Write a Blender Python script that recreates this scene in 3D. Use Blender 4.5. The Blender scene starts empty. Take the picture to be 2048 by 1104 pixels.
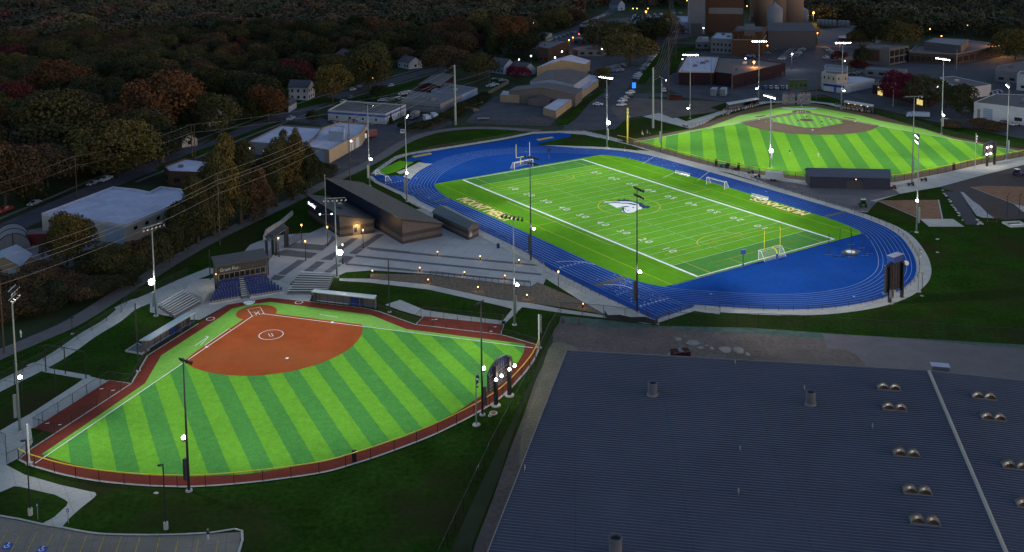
import bpy, bmesh, math, random
import numpy as np
from mathutils import Vector, Matrix
S = bpy.context.scene
rad = math.radians
PI = math.pi
# ------------------------------------------------------------------ camera (measured from the field markings)
CH, CP, CR, CF, CY = 84.27224, 0.0962534, 0.0117078, 2001.5777, -514.8572   # the photograph is a crop: its optical axis lies above the middle, hence the lens shift
cam = bpy.data.cameras.new('camera'); co = bpy.data.objects.new('camera', cam)
S.collection.objects.link(co); S.camera = co
cam.sensor_width = 36; cam.lens = CF / 2048 * 36; cam.shift_y = CY / 2048; cam.clip_start = 1; cam.clip_end = 9000
co.matrix_world = Matrix.Translation((0, 0, CH)) @ Matrix.Rotation(PI/2 - CP, 4, 'X') @ Matrix.Rotation(-CR, 4, 'Z')
# ------------------------------------------------------------------ world, sun, exposure (dusk)
W = bpy.data.worlds.new('World'); S.world = W; W.use_nodes = True
nt = W.node_tree; bg = nt.nodes['Background']
sky = nt.nodes.new('ShaderNodeTexSky'); sky.sky_type = 'NISHITA'; sky.sun_disc = False
sky.sun_elevation = rad(5); sky.sun_rotation = rad(115); sky.ozone_density = 1.6; sky.air_density = 1.0; sky.dust_density = 0.4
tint = nt.nodes.new('ShaderNodeVectorMath'); tint.operation = 'MULTIPLY'; tint.inputs[1].default_value = (1.04, .95, 1.02); nt.links.new(sky.outputs[0], tint.inputs[0]); nt.links.new(tint.outputs[0], bg.inputs[0]); bg.inputs[1].default_value = 0.15
sl = bpy.data.lights.new('sun', 'SUN'); sl.energy = 0.08; sl.angle = rad(25); sl.color = (1, .62, .48)
so = bpy.data.objects.new('sun', sl); S.collection.objects.link(so)
so.rotation_euler = (rad(80), 0, rad(60))
S.view_settings.view_transform = 'Standard'; S.view_settings.look = 'None'; S.view_settings.exposure = 1.45; S.view_settings.gamma = 1
S.cycles.use_denoising = True; S.cycles.max_bounces = 5; S.cycles.diffuse_bounces = 2; S.cycles.transparent_max_bounces = 24
S.cycles.sample_clamp_indirect = 3; S.cycles.sample_clamp_direct = 0
S.cycles.use_light_tree = True

# ------------------------------------------------------------------ pixel <-> world
_c, _s = math.cos(CP), math.sin(CP); _cr, _sr = math.cos(CR), math.sin(CR)
def at(px, py, z=0.0):
    a = px - 1024; b = -(py - 552 - CY); u = a*_cr + b*_sr; w = -a*_sr + b*_cr
    d = (u, CF*_c + w*_s, -CF*_s + w*_c); t = (z - CH) / d[2]
    return Vector((d[0]*t, d[1]*t, z))
def pix(p):
    X, Y, Z = p[0], p[1], p[2] - CH
    d = Y*_c - Z*_s; v = Y*_s + Z*_c; u = X/d*CF; w = v/d*CF
    return (1024 + u*_cr - w*_sr, 552 + CY - (u*_sr + w*_cr))
def hgt(bx, by, ty):
    B = at(bx, by); lo, hi = 0, 78
    for _ in range(40):
        m = (lo+hi)/2
        if pix((B.x, B.y, m))[1] > ty: lo = m
        else: hi = m
    return m
class Frame:
    def __init__(s, x, y, a): s.x, s.y, s.a, s.c, s.s = x, y, a, math.cos(a), math.sin(a)
    def __call__(s, lx, ly): return (s.x + lx*s.c - ly*s.s, s.y + lx*s.s + ly*s.c)
    def inv(s, x, y): dx, dy = x-s.x, y-s.y; return (dx*s.c+dy*s.s, -dx*s.s+dy*s.c)
FB = Frame(33.7240, 289.2952, -0.993808)      # football field: x along the long axis
SB = Frame(-56.2909, 210.8592, -0.3164320)    # softball: home at the origin, first base on +x, third on -y
BB = Frame(126.0422, 431.2581, -0.9574884)    # baseball, the same way
def P2(l, z=0): return [tuple(at(a, b, z)[:2]) for a, b in l]

# ------------------------------------------------------------------ materials
def mt(name, col, rough=.85, var=.18, scale=.25, metal=0.0, emit=0, bump=0, detail=4, objcol=False, coord='world', spec=.3):
    m = bpy.data.materials.new(name); m.use_nodes = True; n = m.node_tree; N = n.nodes; L = n.links
    b = N['Principled BSDF']; b.inputs['Roughness'].default_value = rough; b.inputs['Metallic'].default_value = metal
    b.inputs['Specular IOR Level'].default_value = spec
    if emit:
        b.inputs['Base Color'].default_value = (*[min(c*.5, 1) for c in col], 1)
        b.inputs['Emission Color'].default_value = (*col, 1); b.inputs['Emission Strength'].default_value = emit
        b.inputs['Emission Strength'].default_value = emit/2.2; m.cycles.emission_sampling = 'NONE'
        return m
    if coord == 'world': g = N.new('ShaderNodeNewGeometry').outputs['Position']
    else: g = N.new('ShaderNodeTexCoord').outputs['Object']
    no = N.new('ShaderNodeTexNoise'); no.inputs['Scale'].default_value = scale; no.inputs['Detail'].default_value = detail
    no.inputs['Roughness'].default_value = .65
    L.new(g, no.inputs['Vector'])
    mr = N.new('ShaderNodeMapRange'); mr.inputs[1].default_value = .3; mr.inputs[2].default_value = .7
    mr.inputs[3].default_value = 1-var; mr.inputs[4].default_value = 1+var; L.new(no.outputs[0], mr.inputs[0])
    mx = N.new('ShaderNodeVectorMath'); mx.operation = 'SCALE'
    if objcol: L.new(N.new('ShaderNodeObjectInfo').outputs['Color'], mx.inputs[0])
    else: mx.inputs[0].default_value = col
    L.new(mr.outputs[0], mx.inputs['Scale']); L.new(mx.outputs[0], b.inputs['Base Color'])
    if bump:
        bp = N.new('ShaderNodeBump'); bp.inputs['Strength'].default_value = bump; bp.inputs['Distance'].default_value = .1
        L.new(no.outputs[0], bp.inputs['Height']); L.new(bp.outputs[0], b.inputs['Normal'])
    return m
def bsdf(m): return m.node_tree.nodes['Principled BSDF']
def stripes(m, fr, col2, dx, dy, start, width, period=None):
    """second mowing colour in bands across the field's own axes: s = dx*x + dy*y (turf colours, not light)"""
    n = m.node_tree; N = n.nodes; L = n.links
    g = N.new('ShaderNodeNewGeometry').outputs['Position']
    # world direction of s
    wx = dx*fr.c - dy*fr.s; wy = dx*fr.s + dy*fr.c
    off = -(wx*fr.x + wy*fr.y) - start
    dt = N.new('ShaderNodeVectorMath'); dt.operation = 'DOT_PRODUCT'; L.new(g, dt.inputs[0]); dt.inputs[1].default_value = (wx, wy, 0)
    ad = N.new('ShaderNodeMath'); ad.operation = 'ADD'; L.new(dt.outputs['Value'], ad.inputs[0]); ad.inputs[1].default_value = off + 1000*2*width
    wob = N.new('ShaderNodeTexNoise'); wob.inputs['Scale'].default_value = .6; L.new(g, wob.inputs['Vector'])
    ws = N.new('ShaderNodeMath'); ws.operation = 'MULTIPLY_ADD'; L.new(wob.outputs[0], ws.inputs[0]); ws.inputs[1].default_value = .25; L.new(ad.outputs[0], ws.inputs[2])
    md = N.new('ShaderNodeMath'); md.operation = 'MODULO'; L.new(ws.outputs[0], md.inputs[0]); md.inputs[1].default_value = 2*width
    gt = N.new('ShaderNodeMath'); gt.operation = 'GREATER_THAN'; L.new(md.outputs[0], gt.inputs[0]); gt.inputs[1].default_value = width
    old = bsdf(m).inputs['Base Color'].links[0].from_socket
    sc = N.new('ShaderNodeVectorMath'); sc.operation = 'MULTIPLY'; L.new(old, sc.inputs[0]); sc.inputs[1].default_value = col2
    mix = N.new('ShaderNodeMix'); mix.data_type = 'RGBA'; L.new(gt.outputs[0], mix.inputs[0]); L.new(old, mix.inputs[6]); L.new(sc.outputs[0], mix.inputs[7])
    L.new(mix.outputs[2], bsdf(m).inputs['Base Color'])
def fine_grain(m, scale, amt):
    n = m.node_tree; N = n.nodes; L = n.links
    g = N.new('ShaderNodeNewGeometry').outputs['Position']
    no = N.new('ShaderNodeTexNoise'); no.inputs['Scale'].default_value = scale; no.inputs['Detail'].default_value = 3; L.new(g, no.inputs['Vector'])
    mr = N.new('ShaderNodeMapRange'); mr.inputs[1].default_value = .3; mr.inputs[2].default_value = .7; mr.inputs[3].default_value = 1-amt; mr.inputs[4].default_value = 1+amt
    L.new(no.outputs[0], mr.inputs[0])
    old = bsdf(m).inputs['Base Color'].links[0].from_socket
    sc = N.new('ShaderNodeVectorMath'); sc.operation = 'SCALE'; L.new(old, sc.inputs[0]); L.new(mr.outputs[0], sc.inputs['Scale'])
    L.new(sc.outputs[0], bsdf(m).inputs['Base Color'])
def two_tone(m, col2, scale, lo, hi):
    """patches of a second surface (worn earth, damp, dead grass)"""
    n = m.node_tree; N = n.nodes; L = n.links
    g = N.new('ShaderNodeNewGeometry').outputs['Position']
    no = N.new('ShaderNodeTexNoise'); no.inputs['Scale'].default_value = scale; no.inputs['Detail'].default_value = 6; no.inputs['Roughness'].default_value = .6; L.new(g, no.inputs['Vector'])
    mr = N.new('ShaderNodeMapRange'); mr.inputs[1].default_value = lo; mr.inputs[2].default_value = hi; L.new(no.outputs[0], mr.inputs[0])
    old = bsdf(m).inputs['Base Color'].links[0].from_socket
    mix = N.new('ShaderNodeMix'); mix.data_type = 'RGBA'; L.new(mr.outputs[0], mix.inputs[0]); L.new(old, mix.inputs[6]); mix.inputs[7].default_value = (*col2, 1)
    L.new(mix.outputs[2], bsdf(m).inputs['Base Color'])
def joints(m, sp, wd, f, ang):
    n = m.node_tree; N = n.nodes; L = n.links; g = N.new('ShaderNodeNewGeometry').outputs['Position']; acc = None
    for a in (ang, ang+PI/2):
        dt = N.new('ShaderNodeVectorMath'); dt.operation = 'DOT_PRODUCT'; L.new(g, dt.inputs[0]); dt.inputs[1].default_value = (math.cos(a), math.sin(a), 0)
        ad = N.new('ShaderNodeMath'); ad.operation = 'ADD'; L.new(dt.outputs['Value'], ad.inputs[0]); ad.inputs[1].default_value = 5000*sp
        md = N.new('ShaderNodeMath'); md.operation = 'MODULO'; L.new(ad.outputs[0], md.inputs[0]); md.inputs[1].default_value = sp
        lt = N.new('ShaderNodeMath'); lt.operation = 'LESS_THAN'; L.new(md.outputs[0], lt.inputs[0]); lt.inputs[1].default_value = wd
        if acc is None: acc = lt.outputs[0]
        else: mx = N.new('ShaderNodeMath'); mx.operation = 'MAXIMUM'; L.new(acc, mx.inputs[0]); L.new(lt.outputs[0], mx.inputs[1]); acc = mx.outputs[0]
    old = bsdf(m).inputs['Base Color'].links[0].from_socket
    mr = N.new('ShaderNodeMapRange'); mr.inputs[3].default_value = 1; mr.inputs[4].default_value = f; L.new(acc, mr.inputs[0])
    sc = N.new('ShaderNodeVectorMath'); sc.operation = 'SCALE'; L.new(old, sc.inputs[0]); L.new(mr.outputs[0], sc.inputs['Scale']); L.new(sc.outputs[0], bsdf(m).inputs['Base Color'])
def mesh_wire(name, col, cover):
    m = bpy.data.materials.new(name); m.use_nodes = True; n = m.node_tree
    t = n.nodes.new('ShaderNodeBsdfTransparent'); mx = n.nodes.new('ShaderNodeMixShader')
    mx.inputs[0].default_value = cover; n.links.new(t.outputs[0], mx.inputs[1]); n.links.new(bsdf(m).outputs[0], mx.inputs[2])
    bsdf(m).inputs['Base Color'].default_value = (*col, 1); bsdf(m).inputs['Roughness'].default_value = .6
    n.links.new(mx.outputs[0], n.nodes['Material Output'].inputs[0]); return m
MT = dict(
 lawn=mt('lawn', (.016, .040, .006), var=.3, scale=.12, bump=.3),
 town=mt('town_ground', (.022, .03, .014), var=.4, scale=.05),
 asphalt=mt('asphalt', (.055, .054, .064), var=.2, scale=.15),
 trail=mt('trail_asphalt', (.11, .10, .10), var=.15, scale=.3),
 concrete=mt('concrete', (.34, .33, .30), var=.12, scale=.2),
 plaza=mt('plaza_concrete', (.30, .30, .30), var=.12, scale=.15),
 paver=mt('dark_pavers', (.10, .10, .105), var=.15, scale=.8),
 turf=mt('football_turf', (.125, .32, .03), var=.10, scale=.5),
 turf_end=mt('end_zone_turf', (.055, .20, .03), var=.10, scale=.5),
 apron=mt('apron_turf', (.095, .27, .016), var=.10, scale=.3),
 sbturf=mt('softball_turf', (.125, .325, .03), var=.12, scale=.7),
 bbturf=mt('baseball_turf', (.17, .40, .03), var=.10, scale=.5),
 bbturf_in=mt('infield_turf', (.20, .42, .045), var=.08, scale=.5),
 clay=mt('clay', (.27, .062, .02), var=.13, scale=.22),
 rust=mt('warning_track', (.15, .035, .024), var=.12, scale=.4),
 brown=mt('brown_track', (.115, .075, .048), var=.12, scale=.3),
 blue=mt('track_blue', (.010, .052, .23), var=.10, scale=.12, rough=.7),
 line=mt('line_white', (.75, .76, .72), var=.05),
 faint=mt('line_faint', (.20, .27, .42), var=.05),
 yardline=mt('line_yard', (.42, .60, .34), var=.08),
 yellow=mt('line_yellow', (.60, .50, .05), var=.05),
 orange=mt('line_orange', (.36, .20, .03), var=.05),
 ribs=mt('roof_rib_lit_tone', (.070, .077, .103), var=.14, scale=.2, rough=.5),  # lighter than the roof sheet: light catching the seams is put into the colour
 gold=mt('letter_gold', (.80, .62, .22), var=.08, scale=2),
 navy=mt('navy_paint', (.02, .035, .12), var=.1),
 dirt=mt('dirt', (.095, .078, .07), var=.22, scale=.12, bump=.4),
 sand=mt('sandy_earth', (.10, .092, .058), var=.2, scale=.2, bump=.3),
 gravel=mt('gravel', (.105, .098, .105), var=.12, scale=.3, bump=.3),
 seedmat=mt('erosion_blanket', (.055, .085, .07), var=.3, scale=.6),
 rock=mt('landscape_rock', (.12, .095, .07), var=.5, scale=2.5, bump=1.0),
 puddle=mt('puddle', (.045, .045, .055), var=.3, scale=.8, rough=.5, spec=.2),
 mulch=mt('mulch', (.19, .10, .06), var=.25, scale=.5),
 lot=mt('parking_concrete', (.17, .15, .125), var=.15, scale=.12),
 stall=mt('stall_paint', (.36, .25, .06), var=.3, scale=.9),
 steel=mt('galvanised_steel', (.24, .25, .26), var=.08, rough=.45, metal=.3),
 pole=mt('pole_steel', (.20, .24, .24), var=.06, rough=.5, metal=.2),
 black=mt('black_steel', (.012, .012, .014), var=.1, rough=.6),
 dark=mt('dark_metal', (.03, .032, .038), var=.1, rough=.5),
 wood=mt('pole_wood', (.06, .04, .032), var=.3, scale=1),
 white=mt('white_paint', (.72, .73, .72), var=.05, rough=.5),
 ypaint=mt('yellow_paint', (.62, .56, .03), var=.04, rough=.5),
 cap=mt('yellow_cap', (.66, .48, .02), var=.04, rough=.5),
 bluepad=mt('blue_pad', (.02, .05, .22), var=.05, rough=.5),
 seat=mt('seat_blue', (.013, .027, .12), var=.1, rough=.4),
 alu=mt('aluminium', (.52, .54, .52), var=.08, rough=.4, metal=.4),
 tan=mt('tan_wall', (.19, .15, .105), var=.08, scale=.3),
 stone=mt('tan_block', (.095, .083, .082), var=.1, scale=.6),
 stone2=mt('dark_block', (.055, .045, .045), var=.12, scale=.6),
 navyroof=mt('dark_metal_roof', (.018, .018, .025), var=.08, rough=.5),
 greenroof=mt('shed_roof', (.04, .055, .06), var=.08, rough=.5),
 fascia=mt('blue_metal_siding', (.018, .022, .04), var=.08, rough=.45),
 membrane=mt('white_membrane', (.33, .33, .41), var=.14, scale=.15),
 brick=mt('brick', (.026, .013, .016), var=.2, scale=1),
 brick2=mt('brown_brick', (.062, .036, .027), var=.15, scale=1),
 greyblock=mt('grey_block', (.11, .11, .125), var=.1, scale=.4),
 whitewall=mt('pale_wall', (.27, .28, .31), var=.08, scale=.3),
 cream=mt('cream_wall', (.25, .235, .21), var=.08, scale=.3),
 bluewall=mt('pale_blue_wall', (.17, .21, .29), var=.06, scale=.3),
 greyroof=mt('grey_roof', (.065, .068, .085), var=.15, scale=.3),
 brownroof=mt('brown_roof', (.062, .052, .056), var=.2, scale=.2),
 shingle=mt('shingles', (.045, .045, .055), var=.2, scale=1.2),
 bluestripe=mt('blue_stripe', (.02, .06, .26), var=.05),
 tower=mt('tower_concrete', (.085, .095, .12), var=.06, scale=.1),
 silo=mt('silo_concrete', (.125, .095, .08), var=.08, scale=.1),
 silog=mt('silo_steel', (.13, .135, .16), var=.08, scale=.3),
 rooftop=mt('standing_seam_roof', (.056, .061, .082), var=.18, scale=.06, rough=.6),
 glass=mt('dark_glass', (.012, .014, .018), var=.02, rough=.15, spec=.7),
 litwarm=mt('lit_window', (1, .72, .25), emit=.55),
 signglow=mt('sign_glow', (.75, .78, 1), emit=9),
 carpaint=mt('car_paint', (.5, .5, .5), var=.03, rough=.35, objcol=True, spec=.5),
 tyre=mt('tyre', (.012, .012, .012), var=.05),
 leaf=mt('leaves', (.06, .08, .02), var=.45, scale=.35, objcol=True, rough=.9),
 bark=mt('bark', (.05, .04, .03), var=.3, scale=2),
 tarpd=mt('navy_blanket', (.008, .009, .02), var=.15, scale=.5),
 tarpw=mt('plastic_sheet', (.16, .15, .175), var=.8, scale=1.3, rough=.4),
 sky_l=mt('skylight_dome', (.10, .07, .055), var=.1, rough=.35),
 dugroof=mt('dugout_roof', (.24, .29, .31), var=.06, scale=.5, rough=.5),
 pbox=mt('press_box_metal', (.05, .048, .046), var=.08, rough=.5),
 dimlens=mt('unlit_lens', (.5, .52, .55), var=.02, rough=.3),
 green=mt('tractor_green', (.015, .15, .05), var=.1, rough=.4),
 red=mt('dull_red', (.07, .01, .012), var=.15, rough=.5),
 flood=mt('floodlight_lens', (1, 1, .97), emit=30),
 floodw=mt('ball_tracker_lens_bloom', (1, .98, .95), emit=60),
 floodv=mt('far_led_lens', (.93, .88, 1), emit=18),
 warm=mt('warm_bulb', (1, .50, .16), emit=3.2),
 sodium=mt('sodium_lamp', (1, .36, .07), emit=6),
 whiteL=mt('white_lamp', (.95, .95, 1), emit=9),
 blueL=mt('blue_lamp', (.02, .16, .95), emit=1.6),
 redL=mt('red_lamp', (1, .05, .03), emit=8),
 grnwall=mt('green_booth', (.03, .055, .022), var=.1),
 skin=mt('skin', (.45, .26, .18), var=.05),
 jersey=mt('clothing', (.1, .1, .1), objcol=True, var=.08),
 netw=mesh_wire('goal_net', (.6, .6, .6), .16),
 link=mesh_wire('black_chain_link', (.02, .02, .02), .16),
 linkg=mesh_wire('grey_chain_link', (.10, .10, .10), .14),
)
for k in 'lawn town asphalt trail concrete plaza paver turf turf_end apron sbturf bbturf bbturf_in clay rust brown blue line faint yardline yellow orange gold navy dirt gravel seedmat rock mulch lot stall leaf bark brick brick2 stone stone2 tan membrane rooftop'.split(): bsdf(MT[k]).inputs['Specular IOR Level'].default_value = .04
for k in ('lawn', 'sbturf', 'bbturf', 'turf', 'blue', 'faint', 'clay', 'rust', 'apron'): bsdf(MT[k]).inputs['Specular IOR Level'].default_value = 0
for k, sc_, am in (('turf', 5, .10), ('sbturf', 4, .14), ('bbturf', 3, .10), ('apron', 4, .1), ('clay', 5, .12), ('rust', 6, .12), ('lawn', 1.2, .3), ('sand', 2, .25), ('blue', .9, .07), ('dirt', 1.2, .2), ('rock', 6, .5), ('concrete', 3, .08), ('lot', 2, .1), ('membrane', 1.5, .06)):
    fine_grain(MT[k], sc_, am)
two_tone(MT['lawn'], (.030, .026, .012), .05, .46, .72)
two_tone(MT['dirt'], (.07, .06, .055), .05, .5, .7)
two_tone(MT['gravel'], (.10, .09, .09), .04, .55, .7)
two_tone(MT['clay'], (.25, .085, .03), .06, .45, .8)
two_tone(MT['membrane'], (.22, .23, .27), .09, .55, .8)
two_tone(MT['rooftop'], (.044, .050, .070), .035, .45, .7); two_tone(MT['turf'], (.115, .30, .02), .05, .45, .75); two_tone(MT['blue'], (.018, .058, .20), .04, .55, .8)
two_tone(MT['lot'], (.14, .12, .10), .05, .5, .7)
joints(MT['concrete'], 3.0, .09, .72, FB.a); joints(MT['plaza'], 3.6, .10, .72, SB.a); joints(MT['lot'], 4.5, .1, .75, .2); joints(MT['membrane'], 2.6, .12, .86, FB.a); joints(MT['rooftop'], 14, .12, .7, -.06)
stripes(MT['sbturf'], SB, (.52, .69, 1.5), 1, 1, -7.7, 4.42)
stripes(MT['bbturf'], BB, (.52, .68, 1.4), 1, 1, -35.6, 6.48)
stripes(MT['bbturf_in'], BB, (.55, .72, 1.3), 1, 1, 0, 2.1)

# ------------------------------------------------------------------ mesh helpers
def link(o): S.collection.objects.link(o); return o
def tag(o, label=None, cat=None, group=None, kind=None):
    if label: o['label'] = label
    if cat: o['category'] = cat
    if group: o['group'] = group
    if kind: o['kind'] = kind
    return o
def thing(name, label, cat, loc=(0, 0, 0), rz=0, group=None):
    o = bpy.data.objects.new(name, None); link(o); o.location = loc; o.rotation_euler = (0, 0, rz); o.empty_display_size = .5
    return tag(o, label, cat, group)
class MB:
    def __init__(s): s.v = []; s.f = []; s.m = []
    def add(s, v, f, m=0):
        k = len(s.v); s.v += [tuple(p) for p in v]; s.f += [tuple(i+k for i in q) for q in f]; s.m += [m]*len(f); return s
    def box(s, x0, x1, y0, y1, z0, z1, m=0, rz=0, c=(0, 0, 0)):
        pts = [(x, y, z) for z in (z0, z1) for x, y in ((x0, y0), (x1, y0), (x1, y1), (x0, y1))]
        if rz or any(c):
            cc, ss = math.cos(rz), math.sin(rz); pts = [(c[0]+x*cc-y*ss, c[1]+x*ss+y*cc, c[2]+z) for x, y, z in pts]
        return s.add(pts, [(3, 2, 1, 0), (4, 5, 6, 7), (0, 1, 5, 4), (1, 2, 6, 5), (2, 3, 7, 6), (3, 0, 4, 7)], m)
    def cyl(s, a, b, r0, r1=None, n=8, m=0):
        r1 = r0 if r1 is None else r1; a = Vector(a); b = Vector(b); d = (b-a).normalized()
        u = d.orthogonal().normalized(); w = d.cross(u)
        v = [a + (u*math.cos(t)+w*math.sin(t))*r0 for t in [2*PI*i/n for i in range(n)]] + [b + (u*math.cos(t)+w*math.sin(t))*r1 for t in [2*PI*i/n for i in range(n)]]
        f = [(i, (i+1) % n, n+(i+1) % n, n+i) for i in range(n)] + [tuple(range(n-1, -1, -1)), tuple(range(n, 2*n))]
        return s.add(v, f, m)
    def tube(s, pts, r, n=6, m=0):
        for a, b in zip(pts, pts[1:]): s.cyl(a, b, r, r, n, m)
        return s
    def ball(s, c, r, n=8, m=0, sz=1):
        v = []; f = []; k = n//2
        for i in range(k+1):
            t = PI*i/k
            for j in range(n): v.append((c[0]+r*math.sin(t)*math.cos(2*PI*j/n), c[1]+r*math.sin(t)*math.sin(2*PI*j/n), c[2]+r*sz*math.cos(t)))
        for i in range(k):
            for j in range(n): f.append((i*n+j, (i+1)*n+j, (i+1)*n+(j+1) % n, i*n+(j+1) % n))
        return s.add(v, f, m)
    def prism(s, pts, z0, z1, m=0, top=True):
        n = len(pts); a = sum(pts[i][0]*pts[(i+1) % n][1]-pts[(i+1) % n][0]*pts[i][1] for i in range(n))
        if a < 0: pts = pts[::-1]
        v = [(p[0], p[1], z0) for p in pts] + [(p[0], p[1], z1) for p in pts]
        f = [(i, (i+1) % n, n+(i+1) % n, n+i) for i in range(n)] + [tuple(range(n-1, -1, -1))]
        if top: f.append(tuple(range(n, 2*n)))
        return s.add(v, f, m)
    def poly(s, pts, z=0, m=0):
        n = len(pts); a = sum(pts[i][0]*pts[(i+1) % n][1]-pts[(i+1) % n][0]*pts[i][1] for i in range(n))
        if a < 0: pts = pts[::-1]
        return s.add([(p[0], p[1], p[2] if len(p) > 2 else z) for p in pts], [tuple(range(n))], m)
    def strip(s, pts, w, z=0, m=0, closed=False):
        """flat ribbon along a polyline"""
        q = [Vector((p[0], p[1])) for p in pts]; n = len(q); L = []; R = []
        for i in range(n):
            a = q[i-1] if (i or closed) else q[i]; b = q[(i+1) % n] if (i < n-1 or closed) else q[i]
            d = (b-a); d = d.normalized() if d.length > 1e-6 else Vector((1, 0)); nn = Vector((-d.y, d.x))
            L.append(q[i]+nn*w/2); R.append(q[i]-nn*w/2)
        v = [(p.x, p.y, z) for p in L] + [(p.x, p.y, z) for p in R]
        f = [(n+i, n+(i+1) % n, (i+1) % n, i) for i in range(n if closed else n-1)]
        return s.add(v, f, m)
    def build(s, name, mats, parent=None, smooth=False):
        me = bpy.data.meshes.new(name); me.from_pydata(s.v, [], s.f); me.update()
        mats = mats if isinstance(mats, (list, tuple)) else [mats]
        for m in mats: me.materials.append(MT[m] if isinstance(m, str) else m)
        if len(mats) > 1: me.polygons.foreach_set('material_index', s.m)
        if smooth: me.polygons.foreach_set('use_smooth', [True]*len(me.polygons))
        o = bpy.data.objects.new(name, me); link(o)
        if parent: o.parent = parent
        return o
def copy_tree(o, parent=None, skip=()):
    c = o.copy(); link(c); c.parent = parent
    for ch in list(o.children):
        if ch.name.split('.')[0] not in skip: copy_tree(ch, c)
    return c
def ch_of(o, nm): return [c for c in o.children if c.name.split('.')[0] == nm]
def spline(pts, k=6, closed=False):
    n = len(pts); out = []
    rng = range(n if closed else n-1)
    for i in rng:
        g = lambda j: Vector((pts[j % n][0], pts[j % n][1])) if closed else Vector((pts[max(0, min(n-1, j))][0], pts[max(0, min(n-1, j))][1]))
        p0, p1, p2, p3 = g(i-1), g(i), g(i+1), g(i+2)
        for t in [j/k for j in range(k)]:
            out.append(tuple(.5*((2*p1)+(p2-p0)*t+(2*p0-5*p1+4*p2-p3)*t*t+(3*p1-p0-3*p2+p3)*t**3)))
    if not closed: out.append(tuple(pts[-1][:2]))
    return out
def sheet(name, pts, z, mat):
    o = MB().poly(pts, z).build(name, mat); return tag(o, kind='structure')
def ribbon(name, pts, w, z, mat, closed=False):
    return tag(MB().strip(pts, w, z, 0, closed).build(name, mat), kind='structure')
_font = {}
def text_poly(txt, size):
    """mesh of a line of text: list of verts(2d), faces, width, centred on x, baseline y=0"""
    cu = bpy.data.curves.new('t', 'FONT'); cu.body = txt; cu.size = size; cu.align_x = 'CENTER'; cu.resolution_u = 3
    o = bpy.data.objects.new('t', cu); link(o); bpy.context.view_layer.update()
    me = o.evaluated_get(bpy.context.evaluated_depsgraph_get()).to_mesh()
    v = [tuple(p.co) for p in me.vertices]; f = [tuple(p.vertices) for p in me.polygons]
    o.to_mesh_clear(); bpy.data.objects.remove(o); bpy.data.curves.remove(cu)
    return v, f
random.seed(7); rng = np.random.default_rng(5)
# ================================================================== GROUND
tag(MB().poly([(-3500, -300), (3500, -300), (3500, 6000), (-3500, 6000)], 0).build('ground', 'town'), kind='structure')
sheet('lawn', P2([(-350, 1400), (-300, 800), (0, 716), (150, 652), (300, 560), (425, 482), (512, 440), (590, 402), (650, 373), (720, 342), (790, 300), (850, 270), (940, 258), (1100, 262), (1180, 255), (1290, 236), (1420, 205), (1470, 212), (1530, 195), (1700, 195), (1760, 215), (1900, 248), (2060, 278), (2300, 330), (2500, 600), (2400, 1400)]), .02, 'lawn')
# --- trail
ribbon('trail', spline(P2([(-220, 800), (-100, 755), (0, 709), (75, 677), (150, 643), (250, 580), (300, 551), (350, 520), (425, 478), (512, 436), (587, 400), (640, 373), (690, 350), (730, 331), (770, 309), (805, 287), (840, 272), (885, 261), (945, 256), (1005, 257), (1080, 262)]), 4), 4.6, .04, 'trail')
# --- walks
ribbon('walkway', spline(P2([(-160, 850), (-60, 802), (0, 772), (75, 735), (125, 706), (175, 671), (225, 641), (262, 612), (310, 590), (370, 562), (430, 538)]), 4), 4.2, .05, 'concrete')
sheet('landing', P2([(228, 615), (262, 600), (310, 588), (310, 603), (280, 615), (245, 632)]), .055, 'concrete')
sheet('bullpen_walk', P2([(175, 752), (217, 762), (118, 828), (62, 858), (66, 885), (37, 917), (12, 930), (50, 950), (120, 970), (178, 983), (190, 985), (193, 990), (188, 996), (160, 1018), (140, 1036), (122, 1057), (80, 1050), (108, 1035), (133, 1012), (136, 1005), (130, 1000), (110, 990), (40, 974), (28, 973), (0, 985), (-80, 1010), (-200, 960), (0, 862), (20, 850), (60, 828), (150, 770)]), .05, 'concrete')
sheet('parking_lot', P2([(-200, 1010), (0, 1034), (80, 1050), (118, 1056), (170, 1066), (220, 1071), (330, 1072), (420, 1068), (484, 1064), (470, 1130), (460, 1250), (-200, 1250)]), .03, 'lot')
m = MB(); m.strip(spline(P2([(-200, 1008), (0, 1033), (80, 1049), (118, 1055), (170, 1065), (220, 1070), (330, 1071), (420, 1067), (484, 1063), (470, 1130)]), 3), .35, .15)
c_ = m.build('parking_kerb', 'concrete'); tag(c_, kind='structure')
m = MB()
for x in (15, 44, 75, 105, 141, 174, 209, 243, 280, 320, 357, 397, 436):
    y = 828 + (930 + (x-15)*.14 + (x > 100)*18)/4
    dx = -30 + x*.05
    m.strip(P2([(x, y), (x+dx, y+52)]), .13, .05)
tag(m.build('stall_lines', 'stall'), kind='structure')
m = MB()
for bx, by in ((15, 1092), (84, 1099)):
    m.poly(P2([(bx-13, by+6), (bx-4, by-6), (bx+13, by-4), (bx+4, by+9)]), .06)
tag(m.build('accessible_stall_squares', 'bluestripe'), kind='structure')
m = MB()
for bx, by in ((15, 1092), (84, 1099)):
    c = at(bx, by); cx, cy = c.x, c.y
    m.strip([(cx+.34*math.cos(a)-.02, cy-.12+.34*math.sin(a)) for a in [rad(150+i*25) for i in range(10)]], .1, .075)
    m.strip([(cx-.05, cy+.42), (cx-.05, cy), (cx+.25, cy), (cx+.38, cy-.35)], .1, .075)
    m.poly([(cx-.05+.11*math.cos(a), cy+.58+.11*math.sin(a)) for a in [i*PI/4 for i in range(8)]], .075)
tag(m.build('wheelchair_marks', 'line'), kind='structure')
sheet('utility_cover', P2([(306, 988), (310, 984), (318, 985), (315, 989)]), .06, 'concrete')
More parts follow.
